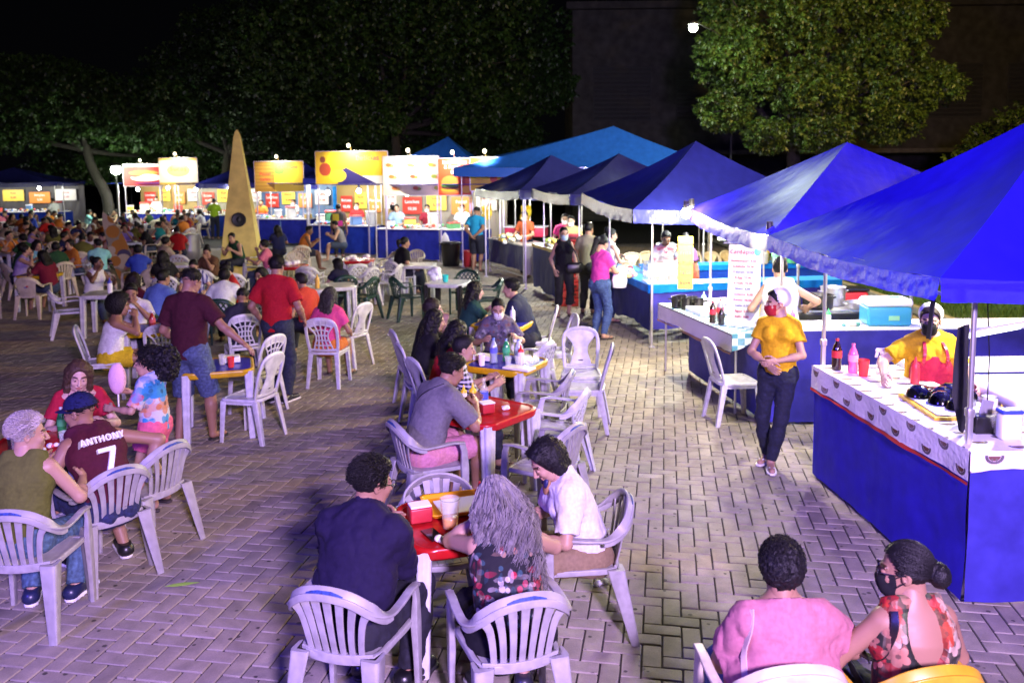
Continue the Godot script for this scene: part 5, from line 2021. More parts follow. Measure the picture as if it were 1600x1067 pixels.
func led(p: Vector3, energy: float, label: String, c := Color(1.0, 0.96, 0.82), r := 0.05, glow := 40.0) -> void:
	bulb(p, r, c, energy, "led_bulb", label, "light bulb", glow)


func cloth_print(called: String, a: Color, b: Color, scale: float, kind: String) -> StandardMaterial3D:
	if mats.has(called): return mats[called]
	var t := image_tex(128, 128, func(u: float, v: float) -> Color:
		var s := 0.0
		match kind:
			"check": s = float((int(u * 4) + int(v * 4)) % 2)
			"stripe": s = 1.0 if fmod(v * 6.0, 1.0) < 0.42 else 0.0
			"burger":
				var x := fmod(u * 2.0, 1.0) - 0.5
				var y := fmod(v * 2.0 + (0.5 if u > 0.5 else 0.0), 1.0) - 0.5
				var d := sqrt(x * x + y * y * 1.4)
				if y > -0.03 and d > 0.2 and d < 0.3: return Color(0.36, 0.31, 0.34)
				if y > 0.0 and d < 0.19: return Color(0.42, 0.2, 0.14) if sin(u * 90.0) + sin(v * 70.0) < 0.5 else Color(0.4, 0.35, 0.3)
				return Color(0.97, 0.95, 0.96)
			"lace": s = 1.0 if sin(u * 56.0) * sin(v * 75.0 + sin(u * 25.0)) > 0.45 else 0.0
		return a.lerp(b, s))
	return mat(called, Color(0.85, 0.85, 0.85), 0.7, {"tex": t, "scale": scale, "bump": tex.mid, "depth": 0.3})


func stalls() -> void:
	var blue := tarp("skirt_royal", Color(0.03, 0.022, 0.44), 0.5)
	var blue2 := tarp("skirt_violet", Color(0.05, 0.045, 0.34), 0.5)
	var navy := tarp("skirt_navy", Color(0.025, 0.03, 0.2), 0.45)
	var cyan := tarp("edge_bright", Color(0.01, 0.2, 0.72), 0.35)
	var white := mat("white_board", Color(0.78, 0.78, 0.78), 0.5)
	var steel := mat("tent_steel", Color(0.62, 0.62, 0.63), 0.35, {"metal": 0.85})
	var black := mat("black_plastic", Color(0.012, 0.012, 0.012), 0.25)
	var clear := mat("clear_plastic", Color(0.9, 0.93, 0.95), 0.2, {"alpha": 0.14})
	var whitep := mat("white_plastic", Color(0.8, 0.8, 0.82), 0.4)
	# ---- nearest stall
	var s1 := thing("food_counter", "near burger counter with royal blue skirt and printed tablecloth", "counter", Vector3(2.6, 0, -7.3))
	var L := func(a: Array) -> Array: return a.map(func(q): return Vector2(q[0] - 2.6, q[1] + 7.3))
	skirt("skirt", s1, L.call([[2.62, -7.28], [2.76, -5.04]]), 0.93, 0.03, blue, 0.013, 3)
	skirt("skirt", s1, L.call([[2.765, -5.03], [6.2, -4.98]]), 0.95, 0.03, blue2, 0.015, 4)
	skirt("skirt", s1, L.call([[3.3, -7.3], [2.62, -7.29]]), 0.93, 0.03, blue, 0.006, 5)
	slab("countertop", s1, L.call([[2.63, -7.27], [3.3, -7.27], [3.38, -5.7], [6.2, -5.65], [6.2, -5.0], [2.77, -5.05]]), 0.985, 0.03, white)
	var print1 := cloth_print("burger_print", Color.WHITE, Color.WHITE, 2.6, "burger")
	slab("tablecloth", s1, L.call([[2.6, -7.29], [3.31, -7.29], [3.4, -5.66], [4.6, -5.64], [4.6, -5.02], [2.745, -5.0]]), 0.993, 0.006, print1)
	skirt("tablecloth_fall", s1, L.call([[2.595, -7.3], [2.74, -5.0]]), 0.993, 0.80, print1, 0.014, 6, 0.0, 0.012)
	skirt("red_hem", s1, L.call([[2.588, -7.3], [2.733, -4.995]]), 0.80, 0.775, mat("hem_red", Color(0.5, 0.02, 0.02), 0.6), 0.012, 6, 0.0, 0.012)
	skirt("tablecloth_fall", s1, L.call([[2.745, -4.995], [3.25, -4.985]]), 0.993, 0.86, print1, 0.012, 7, 0.0, 0.05)
	# goods on it
	bottle("dark cola bottle with red cap at the far end of the near counter", Vector3(2.74, 0.993, -7.12), 0.27, 0.042, Color(0.02, 0.006, 0.005), Color(0.6, 0.02, 0.02), Color(0.6, 0.03, 0.03))
	bottle("pink soda bottle in front of the dark cola bottle", Vector3(2.83, 0.993, -7.0), 0.25, 0.04, Color(0.75, 0.12, 0.3), Color(0.75, 0.1, 0.25), Color(0.8, 0.3, 0.45))
	cup("red paper cup beside the pink soda bottle", Vector3(2.87, 0.993, -6.88), 0.14, 0.045, mat("cup_red", Color(0.6, 0.03, 0.03), 0.5))
	var sp := thing("spray_bottle", "clear spray bottle with white trigger head on the near counter", "spray bottle", Vector3(3.05, 0.993, -6.95))
	var b := MB.new()
	b.lathe([[0, 0], [0.045, 0], [0.048, 0.02], [0.046, 0.1], [0.02, 0.16], [0.018, 0.18]], 14)
	obj("bottle_body", b, clear, sp)
	b = MB.new()
	b.box(at(0, 0.2, 0), Vector3(0.11, 0.035, 0.03), 0.01)
	b.box(at(0.0, 0.18, 0), Vector3(0.03, 0.03, 0.03), 0.005)
	b.bar(Vector3(-0.04, 0.19, 0), Vector3(-0.05, 0.14, 0), 0.012, 0.02)
	obj("trigger_head", b, whitep, sp)
	squeeze("red ketchup squeeze bottle with white cap on the near counter", Vector3(3.17, 0.993, -6.62), Color(0.65, 0.03, 0.04), 1.05)
	var cr := thing("card_reader", "black card reader with green screen beside the vendor's hand", "card reader", Vector3(3.13, 0.993, -6.4), 0.5)
	b = MB.new(); b.box(at(0, 0.02, 0), Vector3(0.08, 0.035, 0.15), 0.01); obj("case", b, black, cr)
	b = MB.new(); b.box(at(0, 0.0385, -0.035), Vector3(0.06, 0.004, 0.05)); obj("screen", b, mat("reader_screen", Color(0.02, 0.16, 0.13), 0.2), cr)
	var tr := tub("yellow_tray", "flat yellow and white tray under the black bowls", "tray", Vector3(3.06, 0.993, -5.92), Vector3(0.42, 0.025, 0.62), mat("tray_yellow", Color(0.75, 0.5, 0.03), 0.4), null, -3)
	b = MB.new(); b.box(at(0, 0.03, 0), Vector3(0.36, 0.012, 0.56), 0.004); obj("tray_liner", b, whitep, tr)
	var bowls := [[2.96, -6.12], [3.1, -6.06], [3.2, -6.16], [3.03, -5.93], [3.18, -5.92], [3.08, -5.78], [3.25, -6.02]]
	for k in bowls.size():
		var bw := thing("black_bowl", "upturned black bowl on the yellow tray, %s" % ["leftmost at the back", "second from left at the back", "rearmost on the right", "middle left", "middle right", "nearest the viewer", "far right"][k], "bowl", Vector3(bowls[k][0], 1.03, bowls[k][1]))
		b = MB.new(); b.lathe([[0.088, 0.0], [0.086, 0.012], [0.075, 0.045], [0.05, 0.07], [0.03, 0.078], [0.03, 0.084], [0.0, 0.084]], 20)
		obj("bowl_shell", b, mat("gloss_black", Color(0.008, 0.008, 0.008), 0.12, {"coat": 0.5}), bw)
	cup("tall clear plastic cup next to the black bowls", Vector3(3.0, 0.993, -5.53), 0.17, 0.055, clear)
	cup("stack of white cups behind the clear cup", Vector3(3.13, 0.993, -5.5), 0.2, 0.05, whitep)
	tub("black_caddy", "small black caddy at the front of the near counter", "caddy", Vector3(3.02, 0.993, -5.36), Vector3(0.16, 0.12, 0.1), black)
	tub("napkin_holder", "white napkin holder with blue band by the pole", "napkin holder", Vector3(3.1, 0.993, -5.22), Vector3(0.13, 0.17, 0.09), whitep, mat("band_blue", Color(0.03, 0.06, 0.5), 0.5))
	var bk := thing("sauce_tub", "clear round tub of yellow capped sauces behind the near pole", "tub", Vector3(3.14, 0.993, -4.98 - 0.35))
	b = MB.new(); b.lathe([[0, 0], [0.085, 0], [0.12, 0.13], [0.125, 0.132], [0.115, 0.13], [0.08, 0.01]], 20); obj("tub_wall", b, clear, bk)
	b = MB.new()
	for q in [[0.03, 0.02], [-0.04, 0.03], [0.0, -0.05]]: b.lathe([[0.025, 0.01], [0.025, 0.12], [0.01, 0.14], [0.004, 0.18], [0, 0.18]], 8, at(q[0], 0, q[1]))
	obj("yellow_nozzles", b, mat("sauce_yellow", Color(0.75, 0.5, 0.02), 0.4), bk)
	tub("folded_cloth", "heap of crumpled white napkins on the near end of the counter", "napkins", Vector3(3.55, 0.993, -5.2), Vector3(0.34, 0.03, 0.22), whitep, null, 12)
	heap("red, pink and white wrapped sweets on the near counter end", "wrapped_sweets", "sweets", Vector3(3.6, 1.02, -5.22), 14, Vector3(0.15, 0.02, 0.09), 0.016, [Color(0.6, 0.03, 0.04), Color(0.8, 0.8, 0.8), Color(0.7, 0.1, 0.3)], 3)
	var fz := thing("chest_freezer", "large white chest freezer inside the nearest stall", "freezer", Vector3(4.35, 0, -6.35))
	b = MB.new(); b.box(at(0, 0.48, 0), Vector3(1.5, 0.9, 0.72), 0.03); obj("cabinet", b, whitep, fz)
	b = MB.new(); b.box(at(0, 0.99, 0), Vector3(1.52, 0.11, 0.74), 0.03); obj("lid", b, whitep, fz)
	var sidec := thing("side_counter", "dark blue skirted side table behind the freezer", "counter", Vector3(4.7, 0, -7.6))
	skirt("skirt", sidec, [Vector2(-1.2, 0.25), Vector2(1.6, 0.25)], 0.9, 0.03, navy, 0.008, 8)
	slab("countertop", sidec, [Vector2(-1.2, 0.26), Vector2(1.6, 0.26), Vector2(1.6, -0.25), Vector2(-1.2, -0.25)], 0.93, 0.025, white)
	tub("styrofoam_plate", "white round platter on the side table beside the vendor", "platter", Vector3(3.65, 0.93, -7.5), Vector3(0.42, 0.06, 0.3), whitep)
	# hanging from the near pole
	var bg := thing("black_banner", "narrow black fabric hanging beside the near tent pole", "fabric", Vector3(2.85, 0, -5.36))
	b = MB.new()
	b.grid([pts([[-0.01, 1.02, 0.04], [0.02, 1.0, 0.03], [0.06, 1.03, 0.0]]), pts([[-0.06, 1.25, 0.03], [0.0, 1.25, 0.06], [0.06, 1.25, 0.0]]), pts([[-0.04, 1.5, 0.0], [-0.0, 1.5, 0.05], [0.05, 1.5, 0.0]]), pts([[-0.035, 1.68, 0.02], [0.0, 1.7, 0.03], [0.05, 1.7, 0.0]])])
	obj("fabric_sheet", b, mat("black_cloth", Color(0.012, 0.012, 0.014), 0.8, {"both": true}), bg)
	var st := thing("black_strap", "black strap tied to the corner of the nearest tent", "strap", Vector3(2.44, 1.69, -4.95))
	b = MB.new(); b.bar(Vector3(0.0, 0.0, 0), Vector3(0.03, 0.25, -0.02), 0.045, 0.008); obj("strap_band", b, mat("black_cloth", Color(0.012, 0.012, 0.014), 0.8), st)
	var tl := thing("tube_lamp", "short lit tube lamp strapped to the near tent pole", "lamp", Vector3(3.06, 1.64, -5.38), -0.25)
	b = MB.new(); b.bar(Vector3(-0.16, -0.03, 0), Vector3(0.16, 0.05, 0), 0.035, 0.035, Vector3.UP, 0.01); obj("tube_glow", b, mat("tube_glow", Color(0.9, 0.9, 0.9), 0.3, {"emit": Color(0.95, 1, 0.95), "power": 3.0}), tl)
	b = MB.new(); b.bar(Vector3(-0.17, -0.005, 0), Vector3(0.17, 0.08, 0), 0.05, 0.012); obj("housing", b, steel, tl)
	var ph := thing("hanging_card", "small grey card hanging on a cord inside the near stall", "card", Vector3(3.05, 1.12, -5.4), 0.3)
	b = MB.new(); b.box(Transform3D(Basis(Vector3.BACK, -0.25), Vector3.ZERO), Vector3(0.1, 0.15, 0.012), 0.004); obj("card_panel", b, mat("card_grey", Color(0.25, 0.24, 0.28), 0.4), ph)
	b = MB.new(); b.tube(pts([[0.01, 0.07, 0], [0.0, 0.35, 0.01], [-0.03, 0.75, 0]]), 0.004, 0.004, 5); obj("cord", b, black, ph)
	led(Vector3(3.85, 2.2, -6.5), 5.3, "white bulb under the middle of the nearest tent")
	# ---- second stall
	var s2 := thing("food_counter", "second counter with lace edged tablecloth and violet blue skirt", "counter", Vector3(2.6, 0, -10))
	var L2 := func(a: Array) -> Array: return a.map(func(q): return Vector2(q[0] - 2.6, q[1] + 10.0))
	skirt("skirt", s2, L2.call([[2.34, -11.2], [2.66, -8.82]]), 0.86, 0.03, blue2, 0.008, 11)
	skirt("skirt", s2, L2.call([[2.67, -8.81], [6.4, -8.84]]), 1.0, 0.03, blue2, 0.006, 12)
	slab("countertop", s2, L2.call([[2.0, -11.35], [2.75, -11.4], [3.1, -9.3], [2.42, -9.2]]), 0.9, 0.03, white)
	var lace := cloth_print("lace_print", Color(0.93, 0.9, 0.97), Color(0.5, 0.42, 0.6), 4.0, "lace")
	var chk := cloth_print("check_print", Color(0.88, 0.95, 0.96), Color(0.35, 0.6, 0.72), 3.2, "check")
	slab("tablecloth", s2, L2.call([[1.96, -11.36], [2.77, -11.42], [3.13, -9.27], [2.38, -9.16]]), 0.908, 0.006, chk)
	skirt("tablecloth_fall", s2, L2.call([[1.955, -11.37], [2.375, -9.155]]), 0.908, 0.7, lace, 0.014, 13, 0.0, 0.02)
	skirt("grey_hem", s2, L2.call([[1.945, -11.37], [2.365, -9.15]]), 0.7, 0.675, mat("hem_brown", Color(0.25, 0.12, 0.1), 0.7), 0.014, 13, 0.0, 0.02)
	skirt("grey_hem", s2, L2.call([[1.945, -11.37], [2.365, -9.15]]), 0.912, 0.89, mat("hem_grey", Color(0.3, 0.28, 0.3), 0.7), 0.004, 13)
	skirt("tablecloth_fall", s2, L2.call([[2.38, -9.15], [2.7, -9.19], [2.98, -9.23]]), 0.908, 0.72, chk, 0.02, 14, 0.0, 0.1)
	slab("side_countertop", s2, L2.call([[2.68, -8.83], [6.4, -8.86], [6.4, -9.4], [2.68, -9.35]]), 1.015, 0.025, white)
	for q in [[2.05, -11.3], [2.45, -9.25], [2.95, -9.3]]:
		b = MB.new(); b.tube(PackedVector3Array([Vector3(q[0] - 2.6, 0, q[1] + 10), Vector3(q[0] - 2.6, 0.87, q[1] + 10)]), 0.014, 0.014, 8); obj("table_leg", b, steel, s2)
	# price list standing on it
	var ml := thing("menu_stand", "tall white price list with red and blue writing standing on the second counter", "menu sign", Vector3(2.62, 0.91, -9.62), deg_to_rad(-24))
	b = MB.new(); b.box(Transform3D(Basis(Vector3.RIGHT, -0.1), Vector3(0, 0.46, -0.03)), Vector3(0.36, 0.93, 0.012), 0.003); obj("board", b, mat("menu_paper", Color(0.6, 0.58, 0.63), 0.45), ml)
	var red_i := mat("ink_red", Color(0.5, 0.05, 0.12), 0.6)
	var blu_i := mat("ink_blue", Color(0.06, 0.07, 0.3), 0.6)
	var tx := func(t: String, y: float, s: float, m: Material, xx: float) -> void: words(t, ml, s, Transform3D(Basis(Vector3.RIGHT, -0.1), Vector3(xx, y, -0.026 - (y - 0.46) * 0.1 + 0.006 + 0.003)), m, 0.003, true)
	tx.call("Cardápio", 0.84, 0.062, red_i, -0.03)
	var lines := ["Hambúrguer  8,00", "X-Salada  10,00", "X-Bacon  12,00", "X-Egg  12,00", "X-Tudo  15,00", "Misto  6,00", "Cachorro  8,00", "Batata  10,00", "Suco  5,00", "Água  3,00", "Refri  5,00"]
	for k in lines.size(): tx.call(lines[k], 0.74 - k * 0.063, 0.033, red_i if k % 3 != 2 else blu_i, -0.01)
	b = MB.new(); b.ball(Transform3D(Basis(Vector3.RIGHT, -0.1), Vector3(0.14, 0.85, -0.062)), Vector3(0.04, 0.05, 0.004), 12, 6); obj("blue_emblem", b, mat("emblem_cyan", Color(0.1, 0.4, 0.75), 0.5), ml)
	b = MB.new(); b.bar(Vector3(-0.24, 0.94, -0.07), Vector3(0.24, 0.94, -0.07), 0.016, 0.016); b.bar(Vector3(0.2, 0.0, -0.25), Vector3(0.2, 0.9, -0.08), 0.016, 0.016); obj("stand_rod", b, steel, ml)
	bottle("cola bottle with red label at the front of the second counter", Vector3(2.33, 0.91, -9.85), 0.26, 0.04, Color(0.02, 0.006, 0.005), Color(0.6, 0.02, 0.02), Color(0.65, 0.03, 0.05))
	bottle("short dark bottle leaning close to the red label cola", Vector3(2.4, 0.91, -9.72), 0.2, 0.038, Color(0.012, 0.01, 0.012), Color(0.05, 0.05, 0.05), Color(0.02, 0.02, 0.02))
	bottle("clear soda bottle with red label beside the colas", Vector3(2.44, 0.91, -9.95), 0.27, 0.043, Color(0.3, 0.33, 0.35), Color(0.6, 0.02, 0.02), Color(0.6, 0.05, 0.1))
	for k in 5:
		var q: Array = [[2.12, -10.95], [2.22, -10.8], [2.2, -11.05], [2.32, -10.92], [2.36, -10.75]][k]
		pan("small black pot in the huddle at the far end of the second counter, %s" % ["front left", "front middle", "rear left", "rear middle", "front right"][k], Vector3(q[0], 0.91, q[1]), 0.065, 0.15, black)
	tub("white_tub", "long white tub on the second counter in front of the black pots", "tub", Vector3(2.35, 0.91, -10.5), Vector3(0.5, 0.06, 0.24), whitep, null, -80)
	tub("white_box", "white plastic food box at the back of the second counter", "food box", Vector3(2.65, 0.91, -10.6), Vector3(0.3, 0.13, 0.4), whitep, mat("lid_pink", Color(0.75, 0.6, 0.65), 0.4), 10)
	squeeze("yellow mustard bottle behind the price list", Vector3(2.85, 0.91, -9.7), Color(0.75, 0.5, 0.02), 1.2)
	squeeze("pale blue squeeze bottle beside the black pots", Vector3(2.45, 0.91, -10.85), Color(0.3, 0.6, 0.75), 1.1, Color(0.8, 0.85, 0.9))
	# hanging yellow and red paper sign
	var ys := thing("paper_sign", "narrow yellow sign with red and black lettering hanging in front of the second stall", "sign", Vector3(2.22, 1.5, -10.9), deg_to_rad(-10))
	b = MB.new(); b.box(at(0, 0, 0), Vector3(0.19, 0.68, 0.008), 0.002); obj("sign_board", b, mat("sign_yellow", Color(0.72, 0.5, 0.06), 0.55), ys)
	var ink := mat("ink_dark", Color(0.04, 0.03, 0.05), 0.6)
	for k in 5: words(["Batata", "Frita", "X-Tudo", "15,00", "Suco"][k], ys, 0.06, at(0, 0.25 - k * 0.125, 0.008), ink if k % 2 == 0 else red_i, 0.003, true)
	# cooler, pans and stove on the side counter
	var ck := tub("cooler_box", "cyan and white cooler box on the violet side counter", "cooler", Vector3(4.0, 1.016, -9.08), Vector3(0.46, 0.21, 0.3), mat("cooler_cyan", Color(0.03, 0.27, 0.48), 0.4), null, -4)
	b = MB.new(); b.box(at(0, 0.245, 0), Vector3(0.48, 0.09, 0.32), 0.03); obj("lid", b, whitep, ck)
	b = MB.new(); b.box(at(0.08, 0.293, 0), Vector3(0.12, 0.012, 0.05), 0.004); obj("carry_handle", b, mat("cooler_cyan", Color(0.02, 0.33, 0.6), 0.4), ck)
	b = MB.new(); b.box(at(0.04, 0.09, 0.152), Vector3(0.11, 0.05, 0.006)); obj("emblem", b, mat("emblem_green", Color(0.2, 0.5, 0.3), 0.5), ck)
	var gr := thing("gas_griddle", "black gas griddle with pans behind the white shirted cook", "griddle", Vector3(3.7, 0.75, -9.9))
	b = MB.new(); b.box(at(0, 0.15, 0), Vector3(1.1, 0.3, 0.5), 0.02); obj("griddle_body", b, mat("iron_black", Color(0.02, 0.02, 0.022), 0.35), gr)
	b = MB.new(); b.box(at(0, 0.31, 0), Vector3(1.0, 0.02, 0.42)); obj("hot_plate", b, steel, gr)
	b = MB.new(); b.box(at(0, -0.38, 0), Vector3(1.06, 0.74, 0.46)); obj("stand", b, black, gr)
	pan("large black pan on the griddle", Vector3(3.55, 1.07, -9.85), 0.17, 0.16, mat("iron_black", Color(0.02, 0.02, 0.022), 0.35))
	pan("shiny steel pot left of the large black pan", Vector3(3.25, 1.07, -9.95), 0.13, 0.2, steel)
	pan("low steel pan at the right end of the griddle", Vector3(4.0, 1.07, -9.8), 0.14, 0.08, steel)
	pan("steel pot with lid at the back of the griddle", Vector3(3.8, 1.07, -10.05), 0.14, 0.22, steel)
	tub("red_box", "red lidded box behind the griddle pans", "box", Vector3(4.2, 0.93, -10.6), Vector3(0.4, 0.24, 0.3), mat("box_red", Color(0.4, 0.02, 0.03), 0.4), black)
	squeeze("pink lidded jar at the left end of the violet side counter", Vector3(2.98, 1.015, -9.0), Color(0.75, 0.1, 0.3), 0.9)
	squeeze("green straw bottle left of the cooler", Vector3(3.38, 1.015, -9.05), Color(0.05, 0.5, 0.15), 0.9, Color(0.8, 0.8, 0.8))
	heap("white garlic and sauce pots in front of the cooler", "sauce_pots", "sauce pots", Vector3(3.55, 1.015, -8.98), 9, Vector3(0.14, 0.01, 0.05), 0.03, [Color(0.8, 0.8, 0.78), Color(0.7, 0.6, 0.5), Color(0.1, 0.3, 0.25)], 5)
	led(Vector3(2.52, 2.02, -8.35), 5.0, "glaring white bulb under the front corner between the first two tents", Color(1.0, 0.95, 0.8), 0.06, 60.0)
	led(Vector3(2.16, 2.15, -10.6), 5.5, "glaring white bulb over the far end of the second counter", Color(1.0, 0.95, 0.8), 0.06, 60.0)
	led(Vector3(3.9, 2.25, -9.8), 5.3, "white bulb under the middle of the second tent")
	led(Vector3(2.5, 2.1, -11.9), 6.4, "white bulb in the gap between the second and third tents", Color(1.0, 0.95, 0.8), 0.07, 60.0)
	# ---- third stall
	var s3 := thing("food_counter", "third counter with bright blue edging and dark blue skirt", "counter", Vector3(2.5, 0, -14))
	var L3 := func(a: Array) -> Array: return a.map(func(q): return Vector2(q[0] - 2.5, q[1] + 14.0))
	skirt("skirt", s3, L3.call([[1.6, -16.0], [2.1, -12.98]]), 0.9, 0.24, navy, 0.012, 21, 0.0, 0.05)
	skirt("skirt", s3, L3.call([[2.11, -12.97], [5.2, -13.4]]), 0.9, 0.24, blue2, 0.012, 22, 0.0, 0.05)
	skirt("bright_edging", s3, L3.call([[1.58, -16.0], [2.08, -12.95], [5.2, -13.38]]), 0.94, 0.82, cyan, 0.01, 23, 0.0, 0.015)
	slab("countertop", s3, L3.call([[1.6, -16.0], [2.1, -12.97], [5.2, -13.4], [5.2, -13.95], [2.65, -13.6], [2.2, -16.0]]), 0.935, 0.03, mat("edge_top", Color(0.03, 0.25, 0.7), 0.4))
	for q in [[1.7, -15.8], [2.12, -13.05], [5.0, -13.45]]:
		b = MB.new(); b.tube(PackedVector3Array([Vector3(q[0] - 2.5, 0, q[1] + 14), Vector3(q[0] - 2.5, 0.9, q[1] + 14)]), 0.016, 0.016, 8); obj("table_leg", b, steel, s3)
	var s3b := thing("back_counter", "bright blue covered back counter of the third stall", "counter", Vector3(3.9, 0, -15.3))
	skirt("skirt", s3b, [Vector2(-1.6, 0.3), Vector2(1.9, -0.1)], 0.95, 0.05, tarp("skirt_mid", Color(0.015, 0.06, 0.42), 0.45), 0.012, 24)
	skirt("bright_edging", s3b, [Vector2(-1.62, 0.31), Vector2(1.9, -0.08)], 0.99, 0.9, cyan, 0.008, 25)
	slab("countertop", s3b, [Vector2(-1.6, 0.3), Vector2(1.9, -0.1), Vector2(1.9, -0.6), Vector2(-1.6, -0.2)], 0.985, 0.025, cyan)
	var gb := thing("display_case", "clear glass display case with dark snacks on the third counter", "display case", Vector3(2.42, 0.937, -13.35), deg_to_rad(4))
	var glass := mat("case_glass", Color(0.9, 0.96, 0.97), 0.06, {"alpha": 0.12})
	for q in [[0, 0.16, 0.19, 0.66, 0.3, 0.006], [0, 0.16, -0.19, 0.66, 0.3, 0.006], [-0.33, 0.16, 0, 0.006, 0.3, 0.37], [0.33, 0.16, 0, 0.006, 0.3, 0.37], [0, 0.315, 0, 0.67, 0.006, 0.39]]:
		b = MB.new(); b.box(at(q[0], q[1], q[2]), Vector3(q[3], q[4], q[5])); obj("glass_pane", b, glass, gb)
	b = MB.new(); b.box(at(0, 0.006, 0), Vector3(0.68, 0.012, 0.4)); obj("base_tray", b, whitep, gb)
	heap("dark snacks inside the glass display case", "snacks", "snacks", Vector3(2.42, 0.95, -13.35), 24, Vector3(0.22, 0.05, 0.1), 0.035, [Color(0.06, 0.04, 0.03), Color(0.12, 0.08, 0.05), Color(0.2, 0.16, 0.12)], 8)
	heap("white foam boxes and food spread along the third counter", "food_spread", "food", Vector3(1.95, 0.937, -14.4), 26, Vector3(0.14, 0.03, 0.7), 0.055, [Color(0.8, 0.8, 0.78), Color(0.75, 0.7, 0.6), Color(0.5, 0.4, 0.2), Color(0.7, 0.2, 0.2)], 9)
	tub("orange_jug", "yellow orange juice canister on the back counter of the third stall", "canister", Vector3(4.15, 0.985, -15.25), Vector3(0.2, 0.24, 0.2), mat("jug_orange", Color(0.75, 0.42, 0.02), 0.4), mat("jug_cap", Color(0.7, 0.5, 0.05), 0.4))
	for k in 3:
		bottle(["clear big water bottle left of the pair with green fill", "clear big bottle with green fill, left of the pair", "clear big bottle with green fill, right of the pair"][k], Vector3(4.5 + k * 0.27, 0.985, -15.3 - k * 0.03), 0.3, 0.1, [Color(0.55, 0.6, 0.6), Color(0.4, 0.6, 0.5), Color(0.1, 0.45, 0.2)][k], Color(0.6, 0.65, 0.65), [Color(0.5, 0.55, 0.55), Color(0.2, 0.5, 0.3), Color(0.1, 0.4, 0.2)][k])
	tub("blender_base", "white and steel blender box between the vendors of the third stall", "appliance", Vector3(2.72, 0.985, -15.0), Vector3(0.3, 0.36, 0.3), whitep, steel)
	tub("yellow_machine", "tall yellow drink machine under the third tent", "drink machine", Vector3(4.4, 0.985, -15.5), Vector3(0.5, 0.3, 0.3), mat("machine_yellow", Color(0.7, 0.48, 0.04), 0.4))
	var lb := thing("menu_lightbox", "white menu board with dark frame under the third tent", "menu sign", Vector3(4.3, 1.55, -15.7), deg_to_rad(-6))
	b = MB.new(); b.box(at(0, 0, 0), Vector3(1.0, 0.34, 0.03), 0.004); obj("board", b, mat("menu_white", Color(0.82, 0.84, 0.82), 0.4), lb)
	b = MB.new()
	for q in [[0, 0.1, 0.7, 0.02], [0, -0.1, 0.7, 0.02], [-0.35, 0, 0.02, 0.22], [0.35, 0, 0.02, 0.22]]: b.box(at(q[0], q[1], 0.018), Vector3(q[2], q[3], 0.008))
	obj("dark_frame", b, mat("frame_dark", Color(0.03, 0.05, 0.07), 0.5), lb)
	words("Lanches", lb, 0.13, at(0, 0, 0.018), mat("ink_teal", Color(0.05, 0.3, 0.35), 0.5), 0.004, true)
	led(Vector3(3.1, 2.2, -14.2), 9.1, "white bulb under the middle of the third tent", Color(0.97, 1.0, 0.92))
	led(Vector3(3.6, 2.05, -15.6), 5.3, "white bulb over the back counter of the third stall", Color(1, 1, 0.93))
	led(Vector3(2.2, 2.75, -25.4), 5.0, "bulb under the wide bright blue canopy")
	# stacks of cream chairs and drinks crates behind
	for k in 9:
		var cs := tub("drinks_crate", "red drinks crate beside the third stall, %s from the ground in its stack" % ["lowest", "second", "third", "fourth", "fifth", "sixth", "seventh", "eighth", "topmost, ninth"][k], "crate", Vector3(1.15 + 0.012 * (k % 3), 0.16 * k, -17.0), Vector3(0.42, 0.15, 0.34), mat("crate_red", Color(0.38, 0.02, 0.02), 0.5), null, 3.0 * (k % 2), "stacked red drinks crates")
		b = MB.new(); b.box(at(0, 0.08, 0.173), Vector3(0.2, 0.05, 0.006)); obj("hand_slot", b, mat("slot_brown", Color(0.1, 0.01, 0.01), 0.7), cs)
	# ---- fourth stall
	var s4 := thing("food_counter", "fourth counter with plain dark blue front and yellow tablecloth", "counter", Vector3(1.4, 0, -18.5))
	var L4 := func(a: Array) -> Array: return a.map(func(q): return Vector2(q[0] - 1.4, q[1] + 18.5))
	skirt("skirt", s4, L4.call([[0.48, -19.5], [0.98, -17.5]]), 1.0, 0.06, navy, 0.014, 31, 0.0, 0.06)
	slab("countertop", s4, L4.call([[0.46, -19.52], [0.97, -17.48], [1.7, -17.7], [1.1, -19.7]]), 1.03, 0.03, white)
	skirt("yellow_edge", s4, L4.call([[0.46, -19.5], [0.96, -17.47], [1.7, -17.7]]), 1.035, 0.97, mat("cloth_yellow", Color(0.75, 0.5, 0.06), 0.6), 0.01, 32)
	heap("green, yellow and white fruit and food pots heaped on the fourth counter", "fruit_heap", "food", Vector3(1.0, 1.03, -18.6), 34, Vector3(0.25, 0.12, 0.6), 0.07, [Color(0.75, 0.7, 0.2), Color(0.8, 0.8, 0.75), Color(0.35, 0.5, 0.1), Color(0.7, 0.55, 0.1)], 12)
	led(Vector3(1.9, 2.1, -17.6), 6.4, "bright white bulb under the fourth tent", Color(1, 1, 0.92))
	led(Vector3(0.5, 2.1, -20.6), 7.0, "bright white bulb under the fifth tent", Color(1, 1, 0.92))
	# ---- fifth stall: metal bench with dark gathered skirt
	var s5 := thing("food_counter", "fifth stall bench with gathered dark skirt and steel legs", "counter", Vector3(-0.2, 0, -21.7))
	var L5 := func(a: Array) -> Array: return a.map(func(q): return Vector2(q[0] + 0.2, q[1] + 21.7))
	skirt("skirt", s5, L5.call([[-0.62, -22.95], [0.28, -20.45]]), 0.88, 0.28, mat("gathered_navy", Color(0.03, 0.03, 0.13), 0.6, {"both": true}), 0.035, 41)
	skirt("skirt", s5, L5.call([[0.3, -20.43], [0.62, -20.5]]), 0.88, 0.2, mat("skirt_grey", Color(0.25, 0.24, 0.24), 0.7), 0.02, 42)
